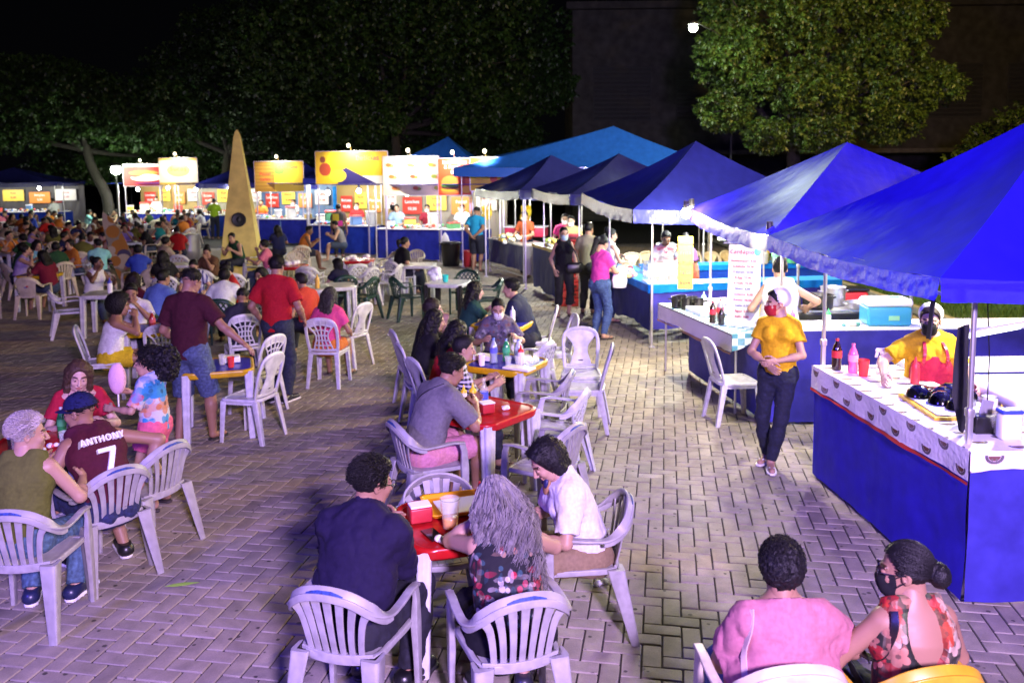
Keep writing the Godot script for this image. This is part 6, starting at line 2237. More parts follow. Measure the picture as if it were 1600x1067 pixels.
	slab("countertop", s5, L5.call([[-0.65, -22.98], [0.28, -20.4], [1.0, -20.6], [0.1, -23.2]]), 0.91, 0.03, steel)
	for q in [[-0.6, -22.95], [0.28, -20.44], [0.95, -20.62], [0.1, -23.1]]:
		b = MB.new(); b.tube(PackedVector3Array([Vector3(q[0] + 0.2, 0, q[1] + 21.7), Vector3(q[0] + 0.2, 2.2, q[1] + 21.7)]), 0.022, 0.022, 8); obj("frame_post", b, steel, s5)
	b = MB.new(); b.bar(Vector3(-0.4, 0.16, -1.2), Vector3(0.48, 0.16, 1.25), 0.03, 0.03); obj("foot_rail", b, steel, s5)
	heap("cut fruit and food pots on the fifth bench", "food_pots", "food", Vector3(0.0, 0.91, -21.7), 34, Vector3(0.3, 0.1, 0.9), 0.07, [Color(0.75, 0.72, 0.5), Color(0.8, 0.8, 0.8), Color(0.3, 0.4, 0.4), Color(0.7, 0.5, 0.1)], 13)
	tub("red_cooler", "red and white cooler box behind the fifth bench", "cooler", Vector3(0.4, 0.91, -23.2), Vector3(1.1, 0.25, 0.5), mat("cooler_red", Color(0.6, 0.04, 0.1), 0.4), whitep, -15)
	for k in 2:
		var yc := thing("hanging_packets", ["cluster of yellow packets hanging at the left of the fifth stall", "cluster of yellow packets hanging in the middle of the fifth stall"][k], "packets", Vector3(-0.7 + k * 1.1, 1.4, -24.0))
		b = MB.new()
		for j in 9: b.box(Transform3D(Basis.from_euler(Vector3(0.1, j * 0.7, 0.15 * (j % 3 - 1))), Vector3(0.09 * (j % 3 - 1), 0.12 * (j / 3), 0.03 * (j % 2))), Vector3(0.13, 0.16, 0.03), 0.01)
		obj("packet_bundle", b, mat("packet_yellow", Color(0.75, 0.55, 0.04), 0.35), yc)
	# cream stacked chairs under the third tent are in furniture()


# ---------------------------------------------------------------- the far row with its lit banners
func banner(label: String, p: Vector3, w: float, h: float, turn: float, base: Color, art: Callable, lines: Array, lamp := 6.0) -> void:
	var o := thing("food_banner", label, "banner", p, deg_to_rad(turn))
	var mb := MB.new()
	var i := 0
	mb.quad(Vector3(-w / 2, -h / 2, 0.012), Vector3(w / 2, -h / 2, 0.012), Vector3(w / 2, h / 2, 0.012), Vector3(-w / 2, h / 2, 0.012))
	mb.u = PackedVector2Array([Vector2(0, 1), Vector2(1, 1), Vector2(1, 0), Vector2(0, 0)])
	var t := image_tex(160, 110, func(u: float, v: float) -> Color: return art.call(u, v))
	obj("print", mb, mat("banner_" + String(o.name), Color(0.8, 0.8, 0.8), 0.45, {"tex": t, "tri": false}), o)
	var bk := MB.new()
	bk.box(at(0, 0, 0), Vector3(w, h, 0.02))
	obj("back_panel", bk, mat("banner_back_" + key_of(base), base, 0.6), o)
	var fr := MB.new()
	for q in [[-w / 2, -h / 2, -w / 2, h / 2], [w / 2, -h / 2, w / 2, h / 2], [-w / 2, h / 2, w / 2, h / 2], [-w / 2, -h / 2, w / 2, -h / 2]]:
		fr.bar(Vector3(q[0], q[1], -0.02), Vector3(q[2], q[3], -0.02), 0.04, 0.03)
	fr.bar(Vector3(-w / 2 + 0.05, -h / 2 - (p.y - h / 2), -0.05), Vector3(-w / 2 + 0.05, h / 2, -0.05), 0.04, 0.04)
	fr.bar(Vector3(w / 2 - 0.05, -h / 2 - (p.y - h / 2), -0.05), Vector3(w / 2 - 0.05, h / 2, -0.05), 0.04, 0.04)
	obj("frame", fr, mat("tent_steel", Color(0.62, 0.62, 0.63), 0.35, {"metal": 0.85}), o)
	for l in lines:
		words(l[0], o, l[1], at(l[2], l[3], 0.018), mat("print_" + key_of(l[4]), l[4], 0.5), 0.006, true)
	if lamp > 0.0:
		var arm := MB.new()
		arm.tube(PackedVector3Array([Vector3(0, h / 2, 0), Vector3(0.0, h / 2 + 0.22, 0.5), Vector3(0, h / 2 + 0.2, 0.85)]), 0.014, 0.012, 6)
		obj("lamp_arm", arm, mat("tent_steel", Color(0.62, 0.62, 0.63), 0.35, {"metal": 0.85}), o)
		var g := MB.new()
		g.ball(at(0, h / 2 + 0.16, 0.9), Vector3(0.05, 0.06, 0.05), 10, 6)
		obj("lamp_bulb", g, mat("banner_bulb", Color(0.9, 0.9, 0.9), 0.4, {"emit": Color(1, 0.95, 0.8), "power": 8.0}), o)
		var li := SpotLight3D.new()
		li.name = "lamp_light"
		li.position = Vector3(0, h / 2 + 0.14, 0.84)
		li.basis = Basis(Vector3.RIGHT, -0.72)
		li.light_color = Color(1, 0.97, 0.88)
		li.light_energy = lamp
		li.light_size = 0.06
		li.spot_range = 30.0
		li.spot_angle = 62.0
		li.spot_attenuation = 2.0
		li.shadow_enabled = true
		o.add_child(li)


static func in_ellipse(u: float, v: float, cx: float, cy: float, rx: float, ry: float) -> bool:
	return pow((u - cx) / rx, 2.0) + pow((v - cy) / ry, 2.0) < 1.0


static func burger_art(u: float, v: float, cx: float, cy: float, s: float, bg: Color) -> Color:
	if in_ellipse(u, v, cx, cy - 0.1 * s, 0.2 * s, 0.14 * s) and v < cy - 0.07 * s: return Color(0.85, 0.55, 0.22)
	if in_ellipse(u, v, cx, cy - 0.04 * s, 0.22 * s, 0.04 * s): return Color(0.3, 0.6, 0.15)
	if in_ellipse(u, v, cx, cy + 0.0 * s, 0.21 * s, 0.05 * s): return Color(0.35, 0.16, 0.08)
	if in_ellipse(u, v, cx, cy + 0.05 * s, 0.21 * s, 0.05 * s): return Color(0.95, 0.7, 0.15)
	if in_ellipse(u, v, cx, cy + 0.09 * s, 0.2 * s, 0.07 * s): return Color(0.8, 0.5, 0.2)
	return bg


func far_stalls() -> void:
	var red := Color(0.55, 0.03, 0.02)
	var wht := Color(0.85, 0.85, 0.82)
	banner("red and white food banner at the far left", Vector3(-16.25, 2.66, -37.9), 1.5, 0.95, 20, red, func(u, v):
		if in_ellipse(u, v, 0.62, 0.62, 0.42, 0.16) and v > 0.5 + 0.2 * sin(u * 5.0) - 0.1: return Color(0.95, 0.9, 0.85)
		if in_ellipse(u, v, 0.55, 0.4, 0.4, 0.12): return Color(0.8, 0.5, 0.2)
		return Color(0.6, 0.07, 0.05) if v > 0.12 else Color(0.9, 0.85, 0.8), [["Lanches", 0.2, 0.1, 0.3, red]], 4.0)
	banner("pale yellow and white food banner right of the red one at the far left", Vector3(-13.9, 2.8, -36.0), 1.5, 1.1, 14, wht, func(u, v):
		if in_ellipse(u, v, 0.5, 0.45, 0.3, 0.25): return Color(0.98, 0.85, 0.5)
		return Color(0.97, 0.95, 0.85) if absf(v - 0.5) < 0.42 else Color(0.9, 0.75, 0.3), [["Sucos", 0.24, 0.0, 0.1, Color(0.7, 0.3, 0.05)]], 5.0)
	banner("tall yellow and green menu banner right of the obelisk", Vector3(-8.62, 2.56, -32.0), 1.76, 1.12, 10, Color(0.7, 0.5, 0.05), func(u, v):
		if u < 0.4: return Color(0.62, 0.45, 0.1) if fmod(v * 9.0, 1.0) < 0.5 else Color(0.7, 0.52, 0.14)
		if in_ellipse(u, v, 0.5, 0.3, 0.12, 0.14): return Color(0.4, 0.6, 0.15)
		return Color(0.95, 0.78, 0.15), [["Cardápio", 0.17, 0.3, 0.35, Color(0.5, 0.05, 0.05)], ["Pastel", 0.14, -0.5, 0.1, red], ["Caldo", 0.14, -0.5, -0.1, red]], 5.0)
	banner("yellow banner with a juice glass and a red corner text over the drinks stall", Vector3(-5.1, 2.84, -27.6), 2.28, 1.03, 5, Color(0.75, 0.55, 0.06), func(u, v):
		if in_ellipse(u, v, 0.1, 0.25, 0.04, 0.1): return Color(0.55, 0.3, 0.18)
		if in_ellipse(u, v, 0.13, 0.55, 0.08, 0.2): return Color(0.75, 0.3, 0.15)
		if in_ellipse(u, v, 0.3, 0.75, 0.12, 0.2): return Color(0.98, 0.85, 0.2)
		if v > 0.5 + absf(u - 0.42) * 1.2 and u > 0.3: return Color(0.16, 0.12, 0.4)
		if v > 0.75 and u > 0.55: return Color(0.95, 0.93, 0.9)
		return Color(0.98, 0.8, 0.12), [["Delícias", 0.2, 0.5, 0.3, Color(0.6, 0.05, 0.1)]], 6.0)
	banner("white banner full of dish photographs in the middle of the far row", Vector3(-2.98, 2.57, -25.6), 1.64, 1.14, 2, wht, func(u, v):
		for k in 9:
			var cx := 0.12 + 0.38 * (k % 3) + 0.05 * (k / 3)
			var cy := 0.22 + 0.3 * (k / 3)
			if in_ellipse(u, v, cx - 0.02, cy, 0.05, 0.05): return [Color(0.75, 0.45, 0.2), Color(0.7, 0.28, 0.15), Color(0.55, 0.6, 0.2)][k % 3]
			if in_ellipse(u, v, cx + 0.03, cy + 0.02, 0.05, 0.045): return [Color(0.85, 0.7, 0.4), Color(0.5, 0.55, 0.2), Color(0.8, 0.5, 0.3)][k % 3]
			if in_ellipse(u, v, cx, cy, 0.11, 0.1): return Color(0.88, 0.84, 0.78)
		return Color(0.97, 0.94, 0.86), [["Espetinhos", 0.2, 0.0, 0.42, Color(0.65, 0.2, 0.05)]], 7.0)
	banner("orange red burger banner beside the white dish banner", Vector3(-1.64, 2.53, -25.05), 0.96, 1.06, 0, Color(0.6, 0.12, 0.02), func(u, v):
		var c := burger_art(u, v, 0.35, 0.78, 1.3, Color(0.9, 0.3, 0.08))
		if in_ellipse(u, v, 0.72, 0.6, 0.1, 0.16): return Color(0.75, 0.05, 0.05)
		if in_ellipse(u, v, 0.85, 0.85, 0.15, 0.1): return Color(0.95, 0.7, 0.15)
		return c, [["Sanduíches", 0.13, 0.0, 0.42, wht], ["& Porções", 0.13, 0.0, 0.28, wht], ["Bar", 0.14, 0.0, 0.13, wht]], 6.0)
	banner("plain yellow menu banner next to the burger banner", Vector3(-0.73, 2.6, -24.85), 0.9, 0.95, 0, Color(0.75, 0.6, 0.03), func(u, v):
		if in_ellipse(u, v, 0.75, 0.65, 0.12, 0.12): return Color(0.8, 0.2, 0.1)
		return Color(0.99, 0.84, 0.06), [["Espeto", 0.14, -0.15, 0.32, Color(0.7, 0.2, 0.02)], ["Salada", 0.1, -0.2, 0.15, Color(0.6, 0.3, 0.02)], ["Porção", 0.1, -0.2, 0.0, Color(0.6, 0.3, 0.02)], ["Suco", 0.1, -0.2, -0.15, Color(0.6, 0.3, 0.02)]], 5.0)
	banner("red menu banner half hidden by the fifth tent", Vector3(0.15, 2.65, -24.7), 0.86, 0.85, 0, red, func(u, v):
		if in_ellipse(u, v, 0.3, 0.6, 0.22, 0.12): return Color(0.9, 0.6, 0.3)
		return Color(0.75, 0.08, 0.05), [["Pizza", 0.13, 0.0, 0.28, wht], ["Calzone", 0.1, 0.0, 0.12, wht]], 0.0)
	# counters under the banners
	var rows := [[-2.4, -25.9, 3.4, -18, 0], [-5.5, -28.2, 2.4, -25, 1], [-8.9, -32.6, 3.0, -18, 2], [-12.6, -36.3, 3.2, -15, 3], [-16.0, -38.4, 3.0, -12, 4], [-23.8, -41.0, 5.0, 4, 5]]
	var names := ["under the white dish banner", "under the yellow drinks banner", "just right of the obelisk", "left of the obelisk", "under the far left red banner", "at the far left edge"]
	var skirts := [tarp("far_blue_a", Color(0.025, 0.035, 0.36), 0.4), tarp("far_blue_b", Color(0.02, 0.05, 0.42), 0.4)]
	var white := mat("white_board", Color(0.78, 0.78, 0.78), 0.5)
	var cols := [Color(0.8, 0.8, 0.78), Color(0.75, 0.5, 0.08), Color(0.7, 0.65, 0.55), Color(0.1, 0.35, 0.15), Color(0.65, 0.1, 0.06), Color(0.15, 0.3, 0.6), Color(0.4, 0.4, 0.42)]
	for r in rows:
		var k: int = r[4]
		var w: float = r[2]
		var o := thing("food_counter", "blue skirted counter with a white top " + names[k], "counter", Vector3(r[0], 0, r[1]), deg_to_rad(r[3]))
		skirt("skirt", o, [Vector2(-w / 2, -0.55), Vector2(-w / 2, 0.3), Vector2(w * 0.1, 0.3)], 0.95, 0.06, skirts[k % 2], 0.03, 50 + k, 0.0, 0.04)
		skirt("skirt", o, [Vector2(w * 0.1 + 0.02, 0.3), Vector2(w / 2, 0.3), Vector2(w / 2, -0.55)], 0.95, 0.06, skirts[k % 2], 0.03, 60 + k, 0.0, 0.04)
		slab("countertop", o, [Vector2(-w / 2 - 0.03, 0.33), Vector2(w / 2 + 0.03, 0.33), Vector2(w / 2 + 0.03, -0.3), Vector2(-w / 2 - 0.03, -0.3)], 0.985, 0.03, white)
		slab("awning", o, [Vector2(-w / 2 - 0.3, 0.7), Vector2(w / 2 + 0.3, 0.7), Vector2(w / 2 + 0.3, -1.6), Vector2(-w / 2 - 0.3, -1.6)], 2.32, 0.02, skirts[0])
		for s in [-1.0, 1.0]:
			var pm := MB.new()
			pm.tube(PackedVector3Array([Vector3(s * w / 2, 0, 0.36), Vector3(s * w / 2, 2.3, 0.36)]), 0.025, 0.025, 8)
			obj("frame_post", pm, mat("tent_steel", Color(0.62, 0.62, 0.63), 0.35, {"metal": 0.85}), o)
		skirt("back_sheet", o, [Vector2(-w / 2 - 0.2, -1.5), Vector2(w / 2 + 0.2, -1.5)], 2.25, 0.3, mat("back_sheet_%d" % (k % 3 if k < 5 else 3), [Color(0.3, 0.27, 0.2), Color(0.34, 0.24, 0.08), Color(0.12, 0.2, 0.34), Color(0.05, 0.045, 0.045)][k % 3 if k < 5 else 3], 0.6), 0.05, 80 + k)
		var bx := Transform3D(Basis(Vector3.UP, deg_to_rad(r[3])), Vector3(r[0], 0.985, r[1]))
		heap("jumble of sauce bottles, tubs and food on the counter " + names[k], "counter_goods", "food", bx * Vector3.ZERO, 60, Vector3(w * 0.4, 0.07, 0.22), 0.06, cols, 70 + k)
		var n := 5 if k < 4 else 4
		for j in n:
			var p := bx * Vector3(-w * 0.42 + j * w * 0.84 / (n - 1), 0, -0.05 + 0.12 * (j % 2))
			var hh := 0.16 + 0.12 * ((j * 7 + k) % 3)
			tub("food_container", "%s %s container on the counter %s" % [["tall", "low", "medium"][(j * 7 + k) % 3], ["white", "amber", "beige", "green", "red", "blue", "grey"][(j + k * 2) % 7], names[k]], "container", p, Vector3(0.26 + 0.1 * (j % 2), hh, 0.26), mat("goods_" + key_of(cols[(j + k * 2) % 7]), cols[(j + k * 2) % 7], 0.45), whitep_lid(j), 10.0 * j)
		for j in 4:
			var pn := thing("price_sign", "small %s price sign hung behind the counter %s" % [["red", "yellow", "orange", "white"][j], names[k]], "sign", bx * Vector3(-w * 0.38 + j * w * 0.25, 0.62 + 0.12 * (j % 2), -1.4), deg_to_rad(r[3]))
			var pb := MB.new()
			pb.box(Transform3D(), Vector3(w * 0.2, 0.55, 0.02), 0.005)
			obj("board", pb, mat("panel_%d" % j, [Color(0.55, 0.05, 0.03), Color(0.7, 0.5, 0.05), Color(0.65, 0.22, 0.03), Color(0.65, 0.62, 0.55)][j], 0.5), pn)
			words([["Lanches", "Sucos", "Pastel", "Caldos"], ["Batata", "Açaí", "Porções", "Doces"]][k % 2][j], pn, 0.13, at(0, 0.12, 0.014), mat("panel_ink_%d" % (j % 2), [Color(0.8, 0.8, 0.75), Color(0.35, 0.03, 0.02)][j % 2], 0.5), 0.006, true)
			words(["10,00", "8,00", "5,00", "12,00"][j], pn, 0.13, at(0, -0.1, 0.014), mat("panel_ink_%d" % (j % 2), Color(0.8, 0.8, 0.75), 0.5), 0.006, true)
		led(bx * Vector3(-w * 0.22, 1.05, 0.15), 2.4, "glaring white bulb on the left over the counter " + names[k], Color(1, 1, 0.95), 0.07, 60.0)
		led(bx * Vector3(w * 0.25, 1.1, 0.0), 2.4, "glaring white bulb on the right over the counter " + names[k], Color(1, 1, 0.95), 0.07, 60.0)
	var bl := thing("tarpaulin_backdrop", "light blue tarpaulin hung behind the drinks counter", "tarpaulin", Vector3(-5.4, 0, -30.3))
	skirt("tarpaulin_sheet", bl, [Vector2(-0.9, 0), Vector2(1.6, 0.2)], 2.2, 1.1, tarp("sky_light", Color(0.02, 0.28, 0.75), 0.4), 0.05, 90)
	# bins in front of the far row
	var bin := thing("rubbish_bin", "black plastic rubbish bin in front of the far counters", "bin", Vector3(-1.75, 0, -24.4))
	var b := MB.new(); b.lathe([[0, 0], [0.24, 0], [0.3, 0.62], [0.33, 0.63], [0.33, 0.68], [0.28, 0.68], [0.26, 0.6]], 18); obj("bin_body", b, mat("black_plastic", Color(0.012, 0.012, 0.012), 0.25), bin)
	var bin2 := thing("rubbish_bin", "small red bin beside the black rubbish bin", "bin", Vector3(-1.2, 0, -24.2))
	b = MB.new(); b.lathe([[0, 0], [0.18, 0], [0.2, 0.45], [0.21, 0.46], [0.17, 0.46]], 16); obj("bin_body", b, mat("box_red", Color(0.4, 0.02, 0.03), 0.4), bin2)
	var bin3 := thing("rubbish_bin", "grey metal drum left of the obelisk", "bin", Vector3(-10.1, 0, -26.8))
	b = MB.new(); b.lathe([[0, 0], [0.3, 0], [0.3, 0.3], [0.315, 0.31], [0.3, 0.32], [0.3, 0.8], [0.315, 0.82], [0.0, 0.78]], 18); obj("bin_body", b, mat("drum_grey", Color(0.3, 0.3, 0.32), 0.4, {"metal": 0.5}), bin3)
	var bag := thing("carrier_bag", "white carrier bag hanging at the corner of the far counter", "bag", Vector3(-1.95, 0.75, -25.0))
	b = MB.new(); b.lathe([[0, -0.25], [0.1, -0.24], [0.13, -0.1], [0.09, 0.05], [0.02, 0.16], [0.0, 0.17]], 10, Transform3D(Basis.from_scale(Vector3(1, 1, 0.5)), Vector3.ZERO)); obj("bag_body", b, mat("white_plastic", Color(0.8, 0.8, 0.82), 0.4), bag)
	# surfboard-shaped advertising flag
	var fb := thing("advertising_board", "leaning pointed advertising board left of the obelisk", "sign", Vector3(-9.9, 0, -22.0), deg_to_rad(12))
	b = MB.new()
	var poly := PackedVector2Array()
	for q in [[-0.22, 0.0], [0.25, 0.0], [0.28, 0.6], [0.24, 1.2], [0.14, 1.6], [0.0, 1.85], [-0.1, 1.6], [-0.2, 1.0], [-0.24, 0.5]]: poly.append(Vector2(q[0], q[1]))
	b.prism(poly, -0.02, 0.02, Transform3D(Basis(Vector3.BACK, 0.3), Vector3.ZERO))
	obj("board", b, print_mat("board_print", 0.9, flower_field(3, Color(0.5, 0.47, 0.42), [Color(0.25, 0.22, 0.35), Color(0.6, 0.4, 0.15), Color(0.65, 0.6, 0.55)], 14, 0.08, 0.2, false)), fb)


func whitep_lid(j: int) -> Material:
	return mat("white_plastic", Color(0.8, 0.8, 0.82), 0.4) if j % 2 == 0 else mat("lid_red", Color(0.6, 0.05, 0.04), 0.4)
# ---------------------------------------------------------------- furniture
const ORD := ["first", "second", "third", "fourth", "fifth", "sixth", "seventh", "eighth", "ninth", "tenth", "eleventh", "twelfth", "thirteenth", "fourteenth", "fifteenth", "sixteenth", "seventeenth", "eighteenth", "nineteenth", "twentieth"]
var proto := {}


func chair(kind: String, x: float, z: float, turn: float, label: String, group := "plastic chairs on the square") -> void:
	var c := copy(proto[kind], Vector3(x, 0, z), deg_to_rad(turn), label, group)
	if not kind in ["tall", "grid", "tcream"]: c.scale = Vector3(0.92, 1.0, 0.96)


func table(kind: String, x: float, z: float, turn: float, label: String) -> void:
	copy(proto[kind], Vector3(x, 0, z), deg_to_rad(turn), label, "square plastic tables")


func furniture() -> void:
	var wp := plastic("white", Color(0.66, 0.66, 0.68))
	var wg := plastic("worn_white", Color(0.38, 0.365, 0.36), 0.45)
	var cream := plastic("cream", Color(0.62, 0.55, 0.4), 0.45)
	var amber := plastic("amber", Color(0.62, 0.36, 0.02), 0.35)
	var green := plastic("green", Color(0.012, 0.05, 0.035), 0.35)
	var redp := plastic("red", Color(0.5, 0.012, 0.015), 0.26)
	var bluep := plastic("blue", Color(0.03, 0.03, 0.42), 0.3)
	var yel := plastic("yellow", Color(0.68, 0.42, 0.01), 0.32)
	proto.fan = make_armchair("armchair", wg, "fan")
	proto.amber = make_armchair("yellow_armchair", amber, "fan")
	proto.lattice = make_armchair("lattice_armchair", wp, "lattice")
	proto.green = make_armchair("green_armchair", green, "lattice")
	proto.panel = make_armchair("panel_armchair", cream, "panel")
	proto.cream = make_armchair("cream_armchair", cream, "fan")
	proto.tall = make_tall_chair("tall_chair", wp, "splat")
	proto.grid = make_tall_chair("tall_lattice_chair", wp, "grid")
	proto.tcream = make_tall_chair("cream_chair", cream, "splat")
	proto.red_t = make_table("red_table", redp, redp, wp)
	proto.blue_t = make_table("blue_table", bluep, yel, wp)
	proto.yellow_t = make_table("yellow_table", bluep, yel, wp)
	proto.white_t = make_table("white_table", wp, wp, wp)
	proto.dark_t = make_table("dark_table", wp, wp, mat("black_plastic", Color(0.012, 0.012, 0.012), 0.25))
	# --- foreground
	table("red_t", -0.29, -4.74, 17, "shiny red table in the foreground with orange tray and juice jug")
	chair("fan", -0.8, -4.01, -16, "white slat-back armchair under the man in the navy shirt")
	chair("fan", -0.03, -3.93, 17, "white slat-back armchair under the woman with long grey curls")
	chair("fan", 0.4, -4.86, 92, "white slat-back armchair under the woman in the white tee")
	chair("fan", -0.43, -4.98, -166, "empty white armchair pushed in at the far side of the foreground red table")
	chair("cream", 1.06, -3.36, 4, "pale armchair under the woman in the pink tee")
	chair("amber", 1.58, -3.34, 8, "amber yellow armchair under the woman in the floral top")
	chair("fan", -2.92, -4.97, 4, "white slat-back armchair at the left edge under the boy in the olive tank top")
	chair("fan", -2.78, -5.58, 52, "white slat-back armchair under the boy in the maroon jersey")
	chair("fan", -2.68, -6.04, 66, "empty white armchair with blue scuffed rail beside the girl in tie-dye")
	table("red_t", -3.5, -6.2, 12, "red table at the left edge crowded with bottles")
	# --- centre
	table("red_t", -0.26, -7.0, -38, "shiny red table in the middle with the mustard bottle on it")
	chair("fan", -0.69, -6.52, -62, "white slat-back armchair under the man in the grey tee and pink shorts")
	chair("fan", 0.25, -6.42, 54, "empty white armchair at the near right side of the middle red table")
	chair("lattice", 0.38, -7.36, 72, "empty lilac lit round-back armchair at the right corner of the middle red table")
	chair("fan", 0.3, -8.06, 78, "empty white armchair between the middle red table and the blue topped table")
	table("blue_t", -0.07, -8.77, -27, "blue topped table with yellow rim full of bottles in the middle")
	chair("tall", -0.93, -8.98, -70, "tall white chair under the woman in black with long hair at the blue topped table")
	chair("tall", -0.72, -8.3, -62, "tall white chair under the woman in the red top at the blue topped table")
	chair("tall", -1.1, -9.75, -70, "tall white chair at the far left of the blue topped table")
	chair("lattice", 0.18, -9.5, 62, "empty white round-back armchair at the far right of the blue topped table")
	chair("tall", 0.74, -8.78, 82, "empty tall white chair seen from the side, right of the blue topped table")
	chair("tall", 0.76, -9.42, 176, "empty tall white chair facing the viewer, right of the blue topped table")
	table("yellow_t", -0.13, -11.1, -18, "small blue and yellow table behind the woman in the white mask")
	chair("tall", 0.5, -10.55, 100, "empty tall white chair at the near right of the small blue and yellow table")
	chair("tall", 0.3, -11.3, 88, "tall white chair under the man in the navy tee")
	chair("tall", -0.72, -11.25, -85, "tall white chair under the woman in the dark green top")
	chair("tall", -0.2, -10.2, 178, "tall white chair under the woman in the white mask")
	chair("tall", 2.36, -9.0, -82, "empty tall white chair pulled up to the lace tablecloth beside the vendor in yellow")
	# --- left of centre
	table("blue_t", -3.08, -8.78, 18, "blue topped table with yellow rim beside the standing man in maroon")
	chair("tall", -2.68, -8.56, 72, "tall white chair held by the standing man in maroon")
	chair("grid", -2.92, -9.55, 66, "tall white lattice chair just behind the one held by the man in maroon")
	chair("grid", -3.55, -11.1, 25, "tall lilac lattice chair under the boy in the dark tee")
	chair("grid", -2.36, -10.78, -6, "tall white lattice chair under the woman in the pink top")
	chair("tall", -2.3, -11.85, 62, "empty tall white chair right of the woman in the pink top")
	table("blue_t", -4.66, -11.0, 15, "blue topped table with yellow rim by the woman in white and yellow")
	chair("tall", -4.98, -10.25, -70, "tall white chair under the woman in the white strapless top")
	chair("grid", -4.28, -10.42, 12, "empty tall white lattice chair at the near side of the left blue topped table")
	chair("lattice", -5.15, -11.55, -150, "white armchair under the man facing the viewer at the left blue topped table")
	chair("green", -5.3, -12.5, -22, "dark green armchair under the man in the light blue shirt")
	chair("lattice", -7.45, -14.2, -60, "empty white round-back armchair at the left beside the white table")
	table("white_t", -6.85, -14.35, 10, "white table left of the man in the light blue shirt")
	chair("green", -4.5, -13.15, 5, "dark green armchair under the person in the white top")
	chair("lattice", -3.9, -13.0, 20, "lilac lit round-back armchair near the woman in red with a hair bun")
	# --- far middle
	table("dark_t", -1.15, -15.3, -14, "white clothed table with dark legs and a turquoise cup")
	chair("green", -1.95, -15.55, -58, "dark green armchair at the left of the white clothed table")
	chair("green", -0.9, -16.2, 170, "dark green armchair behind the white clothed table")
	chair("green", -0.45, -15.1, 95, "dark green armchair at the right of the white clothed table")
	table("white_t", -3.55, -14.7, 8, "white table in front of the small dark haired child")
	table("white_t", -3.15, -15.0, 20, "white table overlapping the child's table on its right")
	chair("green", -3.2, -15.95, 30, "dark green armchair under the small dark haired child")
	chair("green", -2.75, -15.6, 70, "dark green armchair right of the small dark haired child")
	table("red_t", -3.5, -19.4, 5, "red table with white cloth, right one of the far middle pair")
	table("red_t", -4.8, -18.3, -5, "red table with white cloth, left one of the far middle pair")
	table("white_t", -2.0, -18.3, 0, "far white table beside the man in black")
	chair("lattice", -2.45, -18.45, -40, "lilac lattice armchair under the man in black")
	var far := [["lattice", -4.2, -17.6, 0], ["lattice", -3.3, -17.9, 30], ["lattice", -2.9, -18.9, 75], ["cream", -3.0, -20.2, 120], ["cream", -2.4, -20.6, 160], ["lattice", -4.0, -17.0, -30], ["lattice", -5.4, -16.5, 10], ["lattice", -6.1, -17.2, -20], ["lattice", -5.9, -19.8, 60], ["lattice", -3.0, -17.2, 60], ["cream", -5.2, -20.6, 200], ["lattice", -6.6, -16.2, 15], ["lattice", -2.55, -17.6, 80], ["cream", -5.6, -22.6, 20], ["lattice", -7.9, -20.4, 0], ["lattice", -6.2, -20.9, 150]]
	far.sort_custom(func(p, q): return p[1] / -p[2] < q[1] / -q[2])
	for k in far.size():
		var q: Array = far[k]
		chair(q[0], q[1], q[2], q[3], "empty %s armchair among the far middle tables, %s from the left" % [["white lattice", "cream"][int(q[0] == "cream")], ORD[k]], "empty far armchairs beyond the middle tables")
	# --- far left
	chair("panel", -9.15, -16.2, 4, "cream armchair with an oval emblem on its back at the far left")
	chair("panel", -7.3, -17.4, 8, "cream armchair with an oval emblem behind the white table")
	chair("cream", -8.6, -17.8, -55, "empty cream armchair facing right at the far left")
	chair("cream", -7.9, -18.0, 160, "empty cream armchair left of the emblem chair behind the white table")
	chair("cream", -10.0, -15.9, -10, "cream armchair cut by the left edge of the picture")
	table("blue_t", -9.55, -17.2, 5, "dark blue table with glinting cups at the far left")
	table("white_t", -7.4, -18.9, 5, "cream lit table behind the emblem chair")
	# cream chairs stacked on their sides behind the third stall
	for k in 6:
		chair("tcream", 2.6 + 0.45 * k, -18.2 - 0.25 * (k % 2), 180 + 20 * (k % 3), "cream chair stored in the row behind the third stall, %s from the left" % ORD[k], "cream chairs stored behind the third stall")
	for k in proto:
		proto[k].queue_free()
		remove_child(proto[k])
	obelisk()


